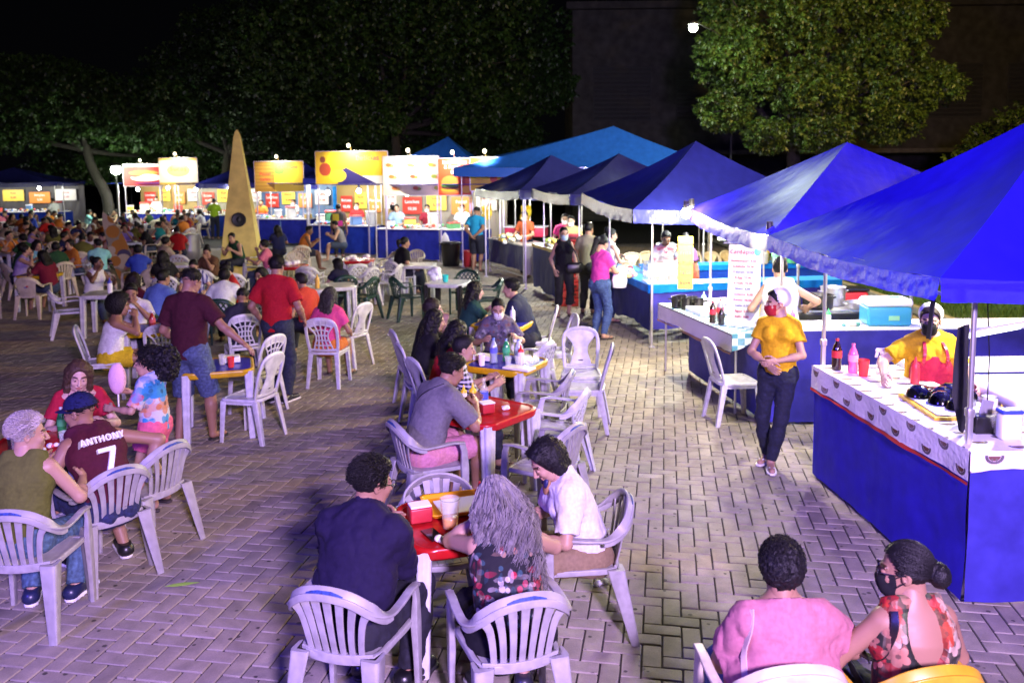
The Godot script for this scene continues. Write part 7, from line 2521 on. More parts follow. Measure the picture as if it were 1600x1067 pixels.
func obelisk() -> void:
	var o := thing("obelisk", "tall yellow concrete obelisk with a round dark plaque", "obelisk", Vector3(-7.24, 0, -22.9), deg_to_rad(8))
	var mb := MB.new()
	var rows := []
	for q in [[0.55, 0.0], [0.54, 0.05], [0.5, 0.4], [0.085, 3.66], [0.05, 3.78], [0.015, 3.84]]:
		rows.append(PackedVector3Array([Vector3(-q[0], q[1], q[0] * 0.8), Vector3(q[0], q[1], q[0] * 0.8), Vector3(q[0], q[1], -q[0] * 0.8), Vector3(-q[0], q[1], -q[0] * 0.8)]))
	for r in rows.size() - 1:
		for k in 4:
			mb.quad(rows[r][k], rows[r][(k + 1) % 4], rows[r + 1][(k + 1) % 4], rows[r + 1][k])
	mb.fan(rows[5])
	obj("shaft", mb, mat("yellow_render", Color(0.8, 0.66, 0.2), 0.85, {"tex": tex.worn, "scale": 0.4, "bump": tex.mid, "depth": 0.6}), o)
	var slope := atan((0.5 - 0.085) * 0.8 / 3.26)
	var x := Transform3D(Basis(Vector3.RIGHT, -slope), Vector3(0, 1.48, 0.293))
	var pl := MB.new()
	pl.lathe([[0.0, 0.03], [0.15, 0.03], [0.155, 0.045], [0.18, 0.045], [0.19, 0.02], [0.19, -0.03]], 28, x * Transform3D(Basis(Vector3.RIGHT, PI / 2), Vector3.ZERO))
	var p := obj("plaque", pl, mat("plaque_bronze", Color(0.03, 0.035, 0.03), 0.45, {"metal": 0.5}), o)
	var rl := MB.new()
	rl.ball(x * at(0, 0.0, 0.035), Vector3(0.06, 0.08, 0.02), 10, 6)
	obj("relief", rl, mat("plaque_bronze", Color(0.03, 0.035, 0.03), 0.45, {"metal": 0.5}), p)


# ---------------------------------------------------------------- prints on clothes
func print_mat(called: String, scale: float, f: Callable, size := 192) -> StandardMaterial3D:
	if mats.has(called): return mats[called]
	return mat(called, Color(0.82, 0.82, 0.82), 0.85, {"tex": image_tex(size, size, f), "scale": scale, "bump": tex.mid, "depth": 0.2})


func flower_field(seedn: int, bg: Color, list: Array, n: int, r0: float, r1: float, petals := true) -> Callable:
	var rng := RandomNumberGenerator.new()
	rng.seed = seedn
	var spots := []
	for k in n: spots.append([rng.randf(), rng.randf(), rng.randf_range(r0, r1), list[rng.randi() % list.size()], rng.randf() * TAU])
	return func(u: float, v: float) -> Color:
		var c := bg
		for s in spots:
			var dx: float = u - s[0]
			var dy: float = v - s[1]
			dx -= roundf(dx); dy -= roundf(dy)
			var d := sqrt(dx * dx + dy * dy)
			if d > s[2]: continue
			var a: float = atan2(dy, dx) + s[4]
			var lim: float = s[2] * (0.62 + 0.38 * absf(cos(a * 2.5))) if petals else s[2]
			if d < lim: c = (s[3] as Color) if d > s[2] * 0.2 or not petals else (s[3] as Color).darkened(0.4)
		return c


# ---------------------------------------------------------------- the people
const DARK := Color(0.15, 0.075, 0.045)
const BROWN := Color(0.27, 0.145, 0.09)
const TAN := Color(0.38, 0.225, 0.15)
const FAIR := Color(0.5, 0.32, 0.24)
const INK := Color(0.006, 0.0055, 0.006)


func worn(o: Node3D, called: String, x: Transform3D, mb: MB, m: Material) -> MeshInstance3D:
	var q := obj(called, mb, m, o)
	q.transform = x
	return q


func head_at(o: Node3D) -> Transform3D:
	return (o.get_node("hair") as Node3D).transform


func glasses(o: Node3D) -> void:
	var mb := MB.new()
	for s in [-1.0, 1.0]:
		var ring := PackedVector3Array()
		for k in 15: ring.append(Vector3(s * 0.033 + cos(TAU * k / 14.0) * 0.025, 0.002 + sin(TAU * k / 14.0) * 0.019, -0.106 + 0.004 * absf(cos(TAU * k / 14.0))))
		mb.tube(ring, 0.0026, 0.0026, 5, false)
		mb.tube(pts([[s * 0.057, 0.006, -0.103], [s * 0.078, 0.008, -0.05], [s * 0.083, 0.008, 0.01]]), 0.0026, 0.0026, 5)
	mb.tube(pts([[-0.01, 0.006, -0.107], [0.01, 0.006, -0.107]]), 0.0026, 0.0026, 5)
	worn(o, "glasses", head_at(o), mb, mat("glasses_black", Color(0.01, 0.01, 0.012), 0.25))


func cap_on(o: Node3D, c: Color, back := false) -> void:
	var mb := MB.new()
	var rows := []
	for k in 8:
		var a := k / 7.0 * PI * 0.5
		var ring := PackedVector3Array()
		for j in 24:
			var b := TAU * j / 24.0
			ring.append(Vector3(cos(b) * 0.092 * cos(a), 0.042 + 0.1 * sin(a), 0.018 + sin(b) * 0.115 * cos(a)))
		rows.append(ring)
	mb.grid(rows, true)
	var vis := []
	for k in 5:
		var f := k / 4.0
		var r := PackedVector3Array()
		for j in 13:
			var b := PI + PI * j / 12.0
			r.append(Vector3(cos(b) * 0.09 * (1 - 0.15 * f), 0.045 - 0.016 * f - 0.018 * pow(cos(b), 2), 0.018 + sin(b) * (0.112 + 0.085 * f * absf(sin(b)))))
		vis.append(r)
	mb.grid(vis)
	worn(o, "cap", head_at(o), mb, cloth_mat(c, "jersey"))


func hairnet_on(o: Node3D) -> void:
	var mb := MB.new()
	mb.ball(at(0, 0.055, 0.03), Vector3(0.098, 0.095, 0.115), 20, 12)
	worn(o, "hair_net", head_at(o) * Transform3D(Basis(Vector3.RIGHT, 0.35), Vector3(0, 0.01, 0.0)), mb, mat("net_white", Color(0.72, 0.74, 0.76), 0.8, {"bump": tex.fine, "depth": 0.6, "scale": 6.0}))


static func depth_of(prims: Array, p: Vector3) -> float:
	var m := 9.0
	for q in prims:
		var d: Vector3 = p - q.a
		var y: float = d.dot(q.y)
		var t := clampf(y, 0.0, q.l)
		var l := Vector3(d.dot(q.x) * q.sx, (y - t) * q.sy, d.dot(q.z) * q.sz).length()
		m = minf(m, l - lerpf(q.r0, q.r1, t / q.l if q.l > 0.001 else 0.0))
	return m


# a band laid over the body last built: points are [x, y, side], side 1 on the back, -1 on the front, 0 on top (then y is z)
func strap(o: Node3D, path: Array, w: float, c: Color, called := "bag_strap") -> void:
	var mb := MB.new()
	var p := PackedVector3Array()
	for q in spline(path, 19):
		var a := Vector3(q.x, q.y, q.z)
		var dir := Vector3(0, 0, -1.0) if q.z > 0 else Vector3(0, 0, 1.0)
		a = Vector3(q.x, q.y, 0.45 * signf(q.z))
		for k in 60:
			if depth_of(last_body, a) < 0.043: break
			a += dir * 0.012
		p.append(a)
	for it in 2:
		for k in range(1, p.size() - 1): p[k] = (p[k - 1] + p[k] * 2.0 + p[k + 1]) * 0.25
	var ups := []
	for q in p: ups.append(Vector3(q.x * 0.5, 0.1, q.z).normalized())
	mb.sweep(p, [w], [0.006], ups, 0.3)
	obj(called, mb, cloth_mat(c, "leather"), o)


func everyone() -> void:
	var short := {"kind": "short", "col": INK, "strands": 900}
	# --- the table in the foreground
	var p := person("heavy man in navy shirt and glasses, seated back to the viewer in the foreground", Vector3(-0.81, 0, -4.04), -18, {"sit": true, "hip": 0.47, "ht": 1.78, "w": 1.1, "armw": 1.02, "lean": 18, "skin": BROWN, "h": 0.0125, "hl": Vector3(-0.1, 0.77, -0.48), "hr": Vector3(0.02, 0.77, -0.5), "el": Vector3(-0.7, -0.7, 0.2), "er": Vector3(0.25, -1, 0.1), "hyaw": -34.0, "hpitch": 12.0, "belly": 0.5,
		"top": {"kind": "long", "col": Color(0.012, 0.008, 0.034), "look": "jersey", "crumple": 0.014, "collared": true, "collar": 0.06}, "bottom": {"kind": "trousers", "col": Color(0.01, 0.01, 0.025)}, "shoe": {"kind": "shoe", "col": Color(0.008, 0.008, 0.01), "sole": Color(0.02, 0.02, 0.02)}, "hair": {"kind": "short", "col": INK, "strands": 2200, "len": 0.028, "lift": 0.018}, "fl": Vector3(-0.12, 0.08, -0.32), "fr": Vector3(0.16, 0.08, -0.3)})
	glasses(p)
	var dots := print_mat("dots_print", 3.2, flower_field(4, Color(0.03, 0.03, 0.07), [Color(0.8, 0.75, 0.75), Color(0.75, 0.1, 0.25), Color(0.2, 0.35, 0.4), Color(0.75, 0.6, 0.5)], 46, 0.018, 0.05, false))
	p = person("woman with long grey curls and dark spotted dress, seated back to the viewer", Vector3(-0.02, 0, -3.97), 14, {"sit": true, "hip": 0.46, "ht": 1.6, "w": 1.16, "fem": true, "lean": 27, "skin": TAN, "h": 0.0125, "hl": Vector3(-0.06, 0.92, -0.34), "hr": Vector3(0.12, 0.8, -0.42), "el": Vector3(-1, -0.9, -0.4), "er": Vector3(1, -0.5, 0.2), "hyaw": 12.0, "hpitch": 18.0, "htilt": 4.0,
		"top": {"kind": "tank", "mat": dots, "name": "dress_top"}, "bottom": {"kind": "skirt", "col": Color(0.008, 0.008, 0.01), "look": "jersey", "len": 1.0}, "shoe": {"kind": "shoe", "col": Color(0.02, 0.02, 0.03)}, "hair": {"kind": "longcurly", "col": Color(0.24, 0.22, 0.22), "strands": 1900, "len": 0.52, "spread": 0.12, "out": 0.03}, "fl": Vector3(-0.1, 0.08, -0.2), "fr": Vector3(0.12, 0.08, -0.24)})
	var pn := MB.new()
	pn.ball(at(0, 0.66, 0.06), Vector3(0.155, 0.2, 0.11), 18, 12)
	p = person("woman in a white tee with short dark hair looking down beside the foreground table", Vector3(0.42, 0, -4.86), 102, {"sit": true, "hip": 0.47, "ht": 1.6, "w": 1.05, "fem": true, "lean": 20, "skin": TAN, "h": 0.0125, "hl": Vector3(-0.1, 0.62, -0.38), "hr": Vector3(0.1, 0.66, -0.36), "el": Vector3(-0.7, -0.5, 0.6), "er": Vector3(0.7, -0.5, 0.6), "hpitch": 36.0, "hyaw": 8.0,
		"top": {"kind": "tee", "col": Color(0.72, 0.7, 0.7), "sleeve": 0.8, "fit": 0.024}, "bottom": {"kind": "trousers", "col": Color(0.25, 0.18, 0.1), "look": "jersey"}, "hair": {"kind": "bob", "col": INK, "strands": 500}})
	var pr := MB.new()
	pr.ball(Transform3D(Basis(Vector3.RIGHT, 0.2), Vector3(0.0, 0.9, -0.235)), Vector3(0.05, 0.075, 0.02), 14, 8)
	worn(p, "shirt_print", Transform3D(), pr, mat("print_brown", Color(0.3, 0.16, 0.07), 0.8))
	pr = MB.new()
	for s in [-1.0, 1.0]: pr.ball(Transform3D(Basis(Vector3.RIGHT, 0.2), Vector3(s * 0.032, 0.91, -0.25)), Vector3(0.026, 0.034, 0.014), 12, 6)
	worn(p, "shirt_print", Transform3D(), pr, mat("print_navy", Color(0.012, 0.015, 0.08), 0.5))
	# --- the two women at the lower right
	p = person("big woman in a plain pink tee with short black curls, seen from behind", Vector3(1.1, 0, -3.3), 2, {"sit": true, "hip": 0.44, "ht": 1.6, "w": 1.26, "armw": 1.1, "fem": true, "lean": 7, "skin": BROWN, "h": 0.0125, "hyaw": -14.0, "hpitch": 10.0, "belly": 0.9, "hl": Vector3(-0.12, 0.6, -0.36), "hr": Vector3(0.26, 0.6, -0.34), "el": Vector3(-0.6, -0.8, 0.3), "er": Vector3(1, -0.6, 0.2),
		"top": {"kind": "tee", "col": Color(0.44, 0.165, 0.205), "sleeve": 0.72, "crumple": 0.012, "collar": 0.012}, "bottom": {"kind": "trousers", "col": Color(0.12, 0.2, 0.32)}, "hair": {"kind": "curlyshort", "col": INK, "strands": 1800}})
	strap(p, [[-0.2, 0.5, 1], [-0.19, 0.72, 1], [-0.15, 0.93, 1]], 0.028, Color(0.45, 0.33, 0.3))
	var floral := print_mat("floral_print", 2.3, flower_field(8, Color(0.09, 0.1, 0.05), [Color(0.75, 0.25, 0.12), Color(0.7, 0.08, 0.12), Color(0.75, 0.5, 0.4), Color(0.3, 0.35, 0.22), Color(0.8, 0.7, 0.6)], 30, 0.05, 0.13))
	p = person("woman in a low backed floral top with hair bun, black mask and glasses", Vector3(1.63, 0, -3.28), 6, {"sit": true, "hip": 0.45, "ht": 1.58, "w": 1.14, "fem": true, "lean": 8, "skin": BROWN, "h": 0.0125, "hyaw": 58.0, "hpitch": 6.0, "hl": Vector3(-0.28, 0.66, -0.36), "hr": Vector3(0.2, 0.64, -0.35), "mask": Color(0.01, 0.01, 0.012),
		"top": {"kind": "tank", "mat": floral, "name": "floral_top", "scoop": [[Vector3(0, 0.13, -0.15), Vector3(0.1, 0.26, 0.1)]]}, "bottom": {"kind": "trousers", "col": Color(0.05, 0.07, 0.15)}, "hair": {"kind": "bunlow", "col": INK, "strands": 900}})
	glasses(p)
	strap(p, [[-0.19, 0.48, 1], [-0.16, 0.72, 1], [-0.115, 0.93, 1]], 0.03, Color(0.01, 0.01, 0.01))
	# --- the table at the left edge
	p = person("boy with bleached hair in an olive tank top, seen from behind at the left edge", Vector3(-3.01, 0, -5.04), 4, {"sit": true, "ht": 1.62, "w": 0.98, "lean": 10, "skin": TAN, "h": 0.0135, "hyaw": -62.0, "hpitch": 6.0, "hl": Vector3(-0.25, 0.76, -0.4), "hr": Vector3(0.22, 0.74, -0.36),
		"top": {"kind": "tank", "col": Color(0.11, 0.12, 0.025)}, "bottom": {"kind": "trousers", "col": Color(0.1, 0.2, 0.33)}, "shoe": {"kind": "shoe", "col": Color(0.015, 0.02, 0.06), "sole": Color(0.7, 0.7, 0.72)}, "hair": {"kind": "short", "col": Color(0.4, 0.35, 0.33), "strands": 1800, "len": 0.03, "lift": 0.02}, "fl": Vector3(-0.05, 0.08, -0.16), "fr": Vector3(0.2, 0.08, -0.2)})
	p = person("boy in navy cap and maroon sleeveless jersey numbered 7, leaning to the table", Vector3(-2.72, 0, -5.56), 52, {"sit": true, "ht": 1.72, "w": 1.0, "lean": 30, "skin": BROWN, "h": 0.0135, "hyaw": 30.0, "hpitch": 10.0, "hl": Vector3(-0.22, 0.74, -0.42), "hr": Vector3(0.3, 0.6, -0.1), "er": Vector3(1, -0.35, 0.5),
		"top": {"kind": "tank", "col": Color(0.075, 0.01, 0.025), "fit": 0.024, "name": "jersey"}, "bottom": {"kind": "shorts", "col": Color(0.02, 0.03, 0.12), "len": 0.95}, "shoe": {"kind": "shoe", "col": Color(0.01, 0.01, 0.012)}, "hair": {"kind": "fade", "col": INK, "strands": 300}, "fl": Vector3(-0.12, 0.08, -0.4), "fr": Vector3(0.2, 0.08, -0.24)})
	cap_on(p, Color(0.012, 0.015, 0.07))
	var wm := mat("print_white", Color(0.75, 0.75, 0.75), 0.7)
	words("7", p, 0.24, Transform3D(Basis(Vector3.RIGHT, -0.5), Vector3(0.0, 0.8, 0.015)), wm, 0.05, true)
	words("ANTHONY", p, 0.062, Transform3D(Basis(Vector3.RIGHT, -0.55), Vector3(0.0, 0.93, -0.07)), wm, 0.05, true)
	person("smiling woman with long brown hair and red top behind the left red table", Vector3(-3.55, 0, -6.85), -152, {"sit": true, "ht": 1.6, "fem": true, "lean": 12, "skin": FAIR, "h": 0.015, "hpitch": 14.0, "htilt": 6.0, "hl": Vector3(-0.16, 0.76, -0.36), "hr": Vector3(0.14, 0.76, -0.34),
		"top": {"kind": "tee", "col": Color(0.42, 0.015, 0.04), "vneck": 0.7, "collar": 0.0}, "hair": {"kind": "long", "col": Color(0.06, 0.035, 0.02), "strands": 500, "len": 0.36}})
	var dye := print_mat("tiedye_print", 1.9, flower_field(15, Color(0.8, 0.78, 0.8), [Color(0.8, 0.25, 0.4), Color(0.2, 0.55, 0.75), Color(0.85, 0.8, 0.85), Color(0.3, 0.4, 0.75), Color(0.8, 0.5, 0.3)], 22, 0.07, 0.17))
	person("girl in a tie-dye tee and pink shorts with a curly ponytail, standing in profile", Vector3(-2.9, 0, -6.75), 84, {"ht": 1.29, "head": 1.06, "fem": true, "bust": 0.0, "w": 0.95, "skin": TAN, "h": 0.013, "hl": Vector3(-0.16, 0.86, -0.26), "hr": Vector3(0.14, 0.92, -0.28), "hyaw": 4.0, "hpitch": 0.0, "hand_r": "grip",
		"top": {"kind": "tee", "mat": dye, "fit": 0.02, "sleeve": 0.85}, "bottom": {"kind": "shorts", "col": Color(0.7, 0.13, 0.22), "look": "jersey", "len": 0.55, "loose": 0.02}, "hair": {"kind": "curlypony", "col": INK, "strands": 700}})
	# --- the standing men and the tables behind them
	person("standing man in a dark maroon tee and denim shorts with one hand on a chair", Vector3(-3.24, 0, -8.45), -12, {"ht": 1.76, "skin": BROWN, "h": 0.0135, "lean": 3, "hr": Vector3(0.66, 0.93, -0.05), "er": Vector3(0.4, -1, 0.3), "hl": Vector3(-0.24, 0.98, -0.2), "hyaw": -14.0, "hpitch": 22.0, "palm_r": Vector3(0, -1, 0),
		"top": {"kind": "tee", "col": Color(0.055, 0.01, 0.018), "fit": 0.026, "sleeve": 0.75, "hem": 0.08}, "bottom": {"kind": "shorts", "col": Color(0.1, 0.15, 0.28), "look": "denim", "len": 1.06, "loose": 0.02}, "shoe": {"kind": "sandal", "col": Color(0.03, 0.03, 0.03)}, "hair": {"kind": "fade", "col": INK, "strands": 500}, "fl": Vector3(-0.13, 0.08, 0.06), "fr": Vector3(0.15, 0.08, -0.1)})
	person("standing man in a bright red tee and dark jeans, seen from behind", Vector3(-2.77, 0, -9.95), -12, {"ht": 1.74, "skin": BROWN, "h": 0.0145, "hl": Vector3(-0.27, 0.95, -0.12), "hr": Vector3(0.27, 0.98, -0.14), "hyaw": 5.0, "hpitch": 14.0,
		"top": {"kind": "tee", "col": Color(0.42, 0.012, 0.02), "fit": 0.024, "sleeve": 0.75, "hem": 0.08}, "bottom": {"kind": "trousers", "col": Color(0.02, 0.03, 0.075)}, "shoe": {"kind": "shoe", "col": Color(0.02, 0.02, 0.03)}, "hair": {"kind": "short", "col": INK, "strands": 500}})
	person("boy in a dark grey tee seated behind the standing man in red", Vector3(-3.55, 0, -11.15), 18, {"sit": true, "ht": 1.5, "skin": BROWN, "h": 0.017, "hyaw": -20.0, "top": {"kind": "tee", "col": Color(0.035, 0.035, 0.055)}, "hair": {"kind": "fade", "col": INK}})
	person("woman in bright pink top and orange shorts with long dark hair, seated, seen from behind", Vector3(-2.38, 0, -10.82), -6, {"sit": true, "ht": 1.6, "fem": true, "w": 1.05, "skin": BROWN, "h": 0.017, "lean": 14, "hyaw": -20.0, "top": {"kind": "tee", "col": Color(0.65, 0.07, 0.25)}, "bottom": {"kind": "shorts", "col": Color(0.6, 0.17, 0.04), "look": "jersey", "len": 0.6}, "hair": {"kind": "long", "col": Color(0.03, 0.028, 0.027), "len": 0.38, "strands": 300}})
	person("man in a red shirt seated facing left behind the woman in the pink top", Vector3(-2.95, 0, -12.3), 60, {"sit": true, "ht": 1.66, "skin": BROWN, "h": 0.02, "top": {"kind": "tee", "col": Color(0.5, 0.05, 0.03)}})
	person("seated woman with rounded afro hair, white strapless top and yellow shorts", Vector3(-4.9, 0, -10.25), -62, {"sit": true, "ht": 1.62, "fem": true, "w": 1.08, "skin": BROWN, "h": 0.016, "lean": 12, "hl": Vector3(-0.06, 0.98, -0.3), "hr": Vector3(0.1, 0.98, -0.3), "top": {"kind": "strapless", "col": Color(0.74, 0.74, 0.78)}, "bottom": {"kind": "shorts", "col": Color(0.65, 0.48, 0.02), "look": "jersey", "len": 0.6}, "hair": {"kind": "afro", "col": INK, "strands": 500}})
	person("man in a white tee facing the viewer behind the woman with the afro", Vector3(-5.15, 0, -11.5), -160, {"sit": true, "ht": 1.7, "skin": BROWN, "h": 0.018, "hpitch": 24.0, "hl": Vector3(-0.1, 0.95, -0.34), "hr": Vector3(0.12, 0.92, -0.34), "top": {"kind": "tee", "col": Color(0.7, 0.7, 0.76)}, "hair": short})
	person("man in a light blue shirt seated in a dark green chair, seen from behind", Vector3(-5.28, 0, -12.55), -24, {"sit": true, "ht": 1.74, "w": 1.12, "skin": BROWN, "h": 0.018, "lean": 14, "hr": Vector3(0.45, 0.8, -0.35), "top": {"kind": "tee", "col": Color(0.14, 0.24, 0.62), "fit": 0.024}, "hair": short})
	person("woman with dark hair in a maroon top left of the man in light blue", Vector3(-5.75, 0, -12.75), -10, {"sit": true, "ht": 1.6, "fem": true, "skin": TAN, "h": 0.02, "top": {"kind": "tee", "col": Color(0.09, 0.01, 0.02)}, "hair": {"kind": "long", "col": Color(0.012, 0.008, 0.008), "len": 0.3}})
	var stripes := print_mat("stripe_violet", 5.0, func(u, v): return Color(0.8, 0.8, 0.88) if fmod(u * 3.0, 1.0) < 0.55 else Color(0.2, 0.2, 0.5), 64)
	person("boy in a violet and white striped shirt looking down near the obelisk", Vector3(-5.75, 0, -15.45), -170, {"sit": true, "ht": 1.5, "skin": TAN, "h": 0.02, "hpitch": 30.0, "top": {"kind": "tee", "mat": stripes}, "hair": short})
	person("woman in red and black with her hair in a high bun looking down", Vector3(-4.62, 0, -14.2), 120, {"sit": true, "ht": 1.6, "fem": true, "skin": TAN, "h": 0.02, "hpitch": 30.0, "top": {"kind": "tee", "col": Color(0.4, 0.02, 0.02)}, "hair": {"kind": "bun", "col": INK}})
	person("person in a white top with dark hair seated in a dark green chair", Vector3(-4.5, 0, -13.2), 8, {"sit": true, "ht": 1.62, "w": 1.1, "skin": BROWN, "h": 0.02, "lean": 18, "top": {"kind": "tee", "col": Color(0.7, 0.75, 0.74)}, "hair": {"kind": "curlyshort", "col": INK}})
	# --- the middle tables
	p = person("man in grey tee and pink shorts eating at the middle red table", Vector3(-0.72, 0, -6.6), -52, {"sit": true, "ht": 1.74, "w": 1.06, "skin": BROWN, "h": 0.0125, "lean": 24, "hl": Vector3(-0.12, 0.78, -0.5), "hr": Vector3(0.08, 0.8, -0.46), "er": Vector3(0.7, -0.7, 0.1), "hyaw": -8.0, "hpitch": 24.0,
		"top": {"kind": "tee", "col": Color(0.17, 0.16, 0.18), "fit": 0.022, "sleeve": 0.8}, "bottom": {"kind": "shorts", "col": Color(0.6, 0.25, 0.32), "look": "jersey", "len": 0.86}, "shoe": {"kind": "sandal", "col": Color(0.02, 0.02, 0.02)}, "hair": {"kind": "short", "col": INK, "strands": 800}, "fl": Vector3(-0.1, 0.08, -0.36), "fr": Vector3(0.16, 0.08, -0.4)})
	strap(p, [[-0.16, 0.72, 1], [-0.08, 0.88, 1], [0.0, 0.97, 1], [0.09, 1.03, 1]], 0.018, Color(0.01, 0.01, 0.01))
	var sm := print_mat("stripe_navy", 9.0, func(u, v): return Color(0.8, 0.8, 0.82) if fmod(v * 3.0, 1.0) < 0.5 else Color(0.02, 0.02, 0.06), 64)
	person("person in a navy and white striped top mostly hidden behind the man in grey", Vector3(-0.62, 0, -7.62), -78, {"sit": true, "ht": 1.6, "fem": true, "skin": TAN, "h": 0.016, "lean": 16, "hl": Vector3(-0.12, 0.78, -0.42), "hr": Vector3(0.14, 0.78, -0.44), "top": {"kind": "tee", "mat": sm, "sleeve": 0.85}, "hair": {"kind": "short", "col": INK}})
	person("woman in a red top with long black hair at the blue topped table", Vector3(-0.72, 0, -8.32), -62, {"sit": true, "ht": 1.62, "fem": true, "skin": TAN, "h": 0.016, "lean": 16, "hpitch": 22.0, "top": {"kind": "tee", "col": Color(0.4, 0.012, 0.02)}, "hair": {"kind": "long", "col": INK, "len": 0.3, "strands": 400}})
	person("woman in black with long black hair leaning to the blue topped table", Vector3(-0.98, 0, -9.0), -72, {"sit": true, "ht": 1.62, "fem": true, "skin": TAN, "h": 0.017, "lean": 14, "hl": Vector3(-0.08, 0.95, -0.32), "hr": Vector3(0.1, 0.9, -0.36), "top": {"kind": "tee", "col": Color(0.012, 0.012, 0.014)}, "hair": {"kind": "long", "col": INK, "len": 0.4, "strands": 300}})
	person("woman with curly dark hair at the far left of the blue topped table", Vector3(-1.05, 0, -9.7), -75, {"sit": true, "ht": 1.66, "fem": true, "skin": FAIR, "h": 0.018, "hl": Vector3(-0.08, 0.98, -0.3), "hr": Vector3(0.1, 0.9, -0.36), "top": {"kind": "tee", "col": Color(0.02, 0.02, 0.024)}, "hair": {"kind": "curlyshort", "col": Color(0.015, 0.01, 0.009), "strands": 300}})
	var grey_f := print_mat("grey_floral", 4.0, flower_field(21, Color(0.36, 0.34, 0.42), [Color(0.2, 0.19, 0.25), Color(0.6, 0.58, 0.66), Color(0.45, 0.3, 0.3)], 30, 0.04, 0.1))
	person("woman in a white face mask and grey flowered top facing the viewer", Vector3(-0.18, 0, -10.1), -176, {"sit": true, "ht": 1.58, "fem": true, "skin": TAN, "h": 0.016, "hpitch": 22.0, "hl": Vector3(-0.2, 0.78, -0.36), "hr": Vector3(0.18, 0.76, -0.36), "mask": Color(0.8, 0.8, 0.8), "top": {"kind": "tee", "mat": grey_f, "sleeve": 0.85}, "hair": {"kind": "bunlow", "col": INK, "strands": 400}})
	person("woman in a dark green top with very long black hair looking right", Vector3(-0.62, 0, -11.2), -70, {"sit": true, "ht": 1.64, "fem": true, "skin": FAIR, "h": 0.017, "hl": Vector3(-0.1, 0.9, -0.42), "hr": Vector3(0.12, 0.88, -0.42), "top": {"kind": "tee", "col": Color(0.012, 0.05, 0.045)}, "hair": {"kind": "long", "col": INK, "len": 0.42, "strands": 300}})
	person("man in a navy tee looking left across the small blue and yellow table", Vector3(0.2, 0, -11.25), 72, {"sit": true, "ht": 1.74, "w": 1.08, "skin": TAN, "h": 0.017, "lean": 20, "hl": Vector3(-0.12, 0.8, -0.4), "hr": Vector3(0.14, 0.8, -0.4), "top": {"kind": "tee", "col": Color(0.02, 0.025, 0.06)}, "hair": {"kind": "short", "col": INK, "strands": 300}})
	# --- far middle
	person("man in black with long tied hair seated facing right in front of the far counter", Vector3(-2.45, 0, -18.5), -60, {"sit": true, "ht": 1.75, "w": 1.15, "skin": BROWN, "h": 0.022, "top": {"kind": "tee", "col": Color(0.012, 0.012, 0.013)}, "hair": {"kind": "pony", "col": INK, "len": 0.1}})
	person("small child with dark bobbed hair and a navy shirt seated at the white tables", Vector3(-3.2, 0, -15.9), 40, {"sit": true, "ht": 1.25, "head": 1.1, "skin": TAN, "h": 0.02, "hyaw": 10.0, "top": {"kind": "tee", "col": Color(0.015, 0.015, 0.04)}, "hair": {"kind": "bob", "col": INK}})
	person("standing person in black trousers with a backpack in front of the drinks stall", Vector3(-5.5, 0, -27.2), -5, {"ht": 1.7, "skin": BROWN, "h": 0.024, "top": {"kind": "tee", "col": Color(0.2, 0.12, 0.1)}, "bottom": {"kind": "trousers", "col": Color(0.012, 0.012, 0.015)}})
	var bp := thing("backpack", "yellow, pink and black backpack on the person before the drinks stall", "backpack", Vector3(-5.47, 1.22, -26.98))
	var mb := MB.new(); mb.box(at(0, 0.0, 0), Vector3(0.34, 0.44, 0.2), 0.06); obj("bag_body", mb, cloth_mat(Color(0.05, 0.05, 0.05), "jersey"), bp)
	mb = MB.new(); mb.box(at(-0.05, 0.06, 0.1), Vector3(0.2, 0.24, 0.03), 0.012); obj("front_pocket", mb, cloth_mat(Color(0.5, 0.42, 0.04), "jersey"), bp)
	mb = MB.new(); mb.box(at(0.06, -0.12, 0.1), Vector3(0.2, 0.16, 0.035), 0.012); obj("front_pocket", mb, cloth_mat(Color(0.65, 0.05, 0.3), "jersey"), bp)
	person("standing woman in a grey tank top and black trousers by the far counter", Vector3(-3.75, 0, -27.0), -40, {"ht": 1.64, "fem": true, "skin": TAN, "h": 0.024, "top": {"kind": "tank", "col": Color(0.4, 0.38, 0.38)}, "bottom": {"kind": "trousers", "col": Color(0.02, 0.02, 0.02)}, "hair": {"kind": "bun", "col": INK}})
	person("standing man in a turquoise tee and navy shorts, hands behind his back", Vector3(-0.95, 0, -22.9), -20, {"ht": 1.74, "w": 1.08, "skin": BROWN, "h": 0.02, "hl": Vector3(-0.06, 0.98, 0.2), "hr": Vector3(0.06, 1.0, 0.2), "hyaw": -25.0, "top": {"kind": "tee", "col": Color(0.02, 0.3, 0.55), "fit": 0.024}, "bottom": {"kind": "shorts", "col": Color(0.012, 0.014, 0.04), "len": 1.0, "loose": 0.02}, "hair": {"kind": "fade", "col": INK}})
	# --- customers at the third and fourth stalls
	person("standing woman in a black sleeveless outfit and pale blue mask with a black shoulder bag", Vector3(0.95, 0, -15.7), -170, {"ht": 1.66, "fem": true, "skin": TAN, "h": 0.016, "mask": Color(0.5, 0.7, 0.8), "hr": Vector3(0.2, 0.88, -0.12), "top": {"kind": "tank", "col": Color(0.012, 0.012, 0.013)}, "bottom": {"kind": "trousers", "col": Color(0.012, 0.012, 0.013), "len": 0.62}, "hair": {"kind": "bunlow", "col": INK}})
	mb = MB.new(); mb.box(at(0, 0, 0), Vector3(0.28, 0.2, 0.1), 0.04); var hb := thing("shoulder_bag", "black shoulder bag at the hip of the woman in the pale blue mask", "bag", Vector3(1.12, 0.92, -15.5)); obj("bag_body", mb, cloth_mat(Color(0.01, 0.01, 0.01), "leather"), hb)
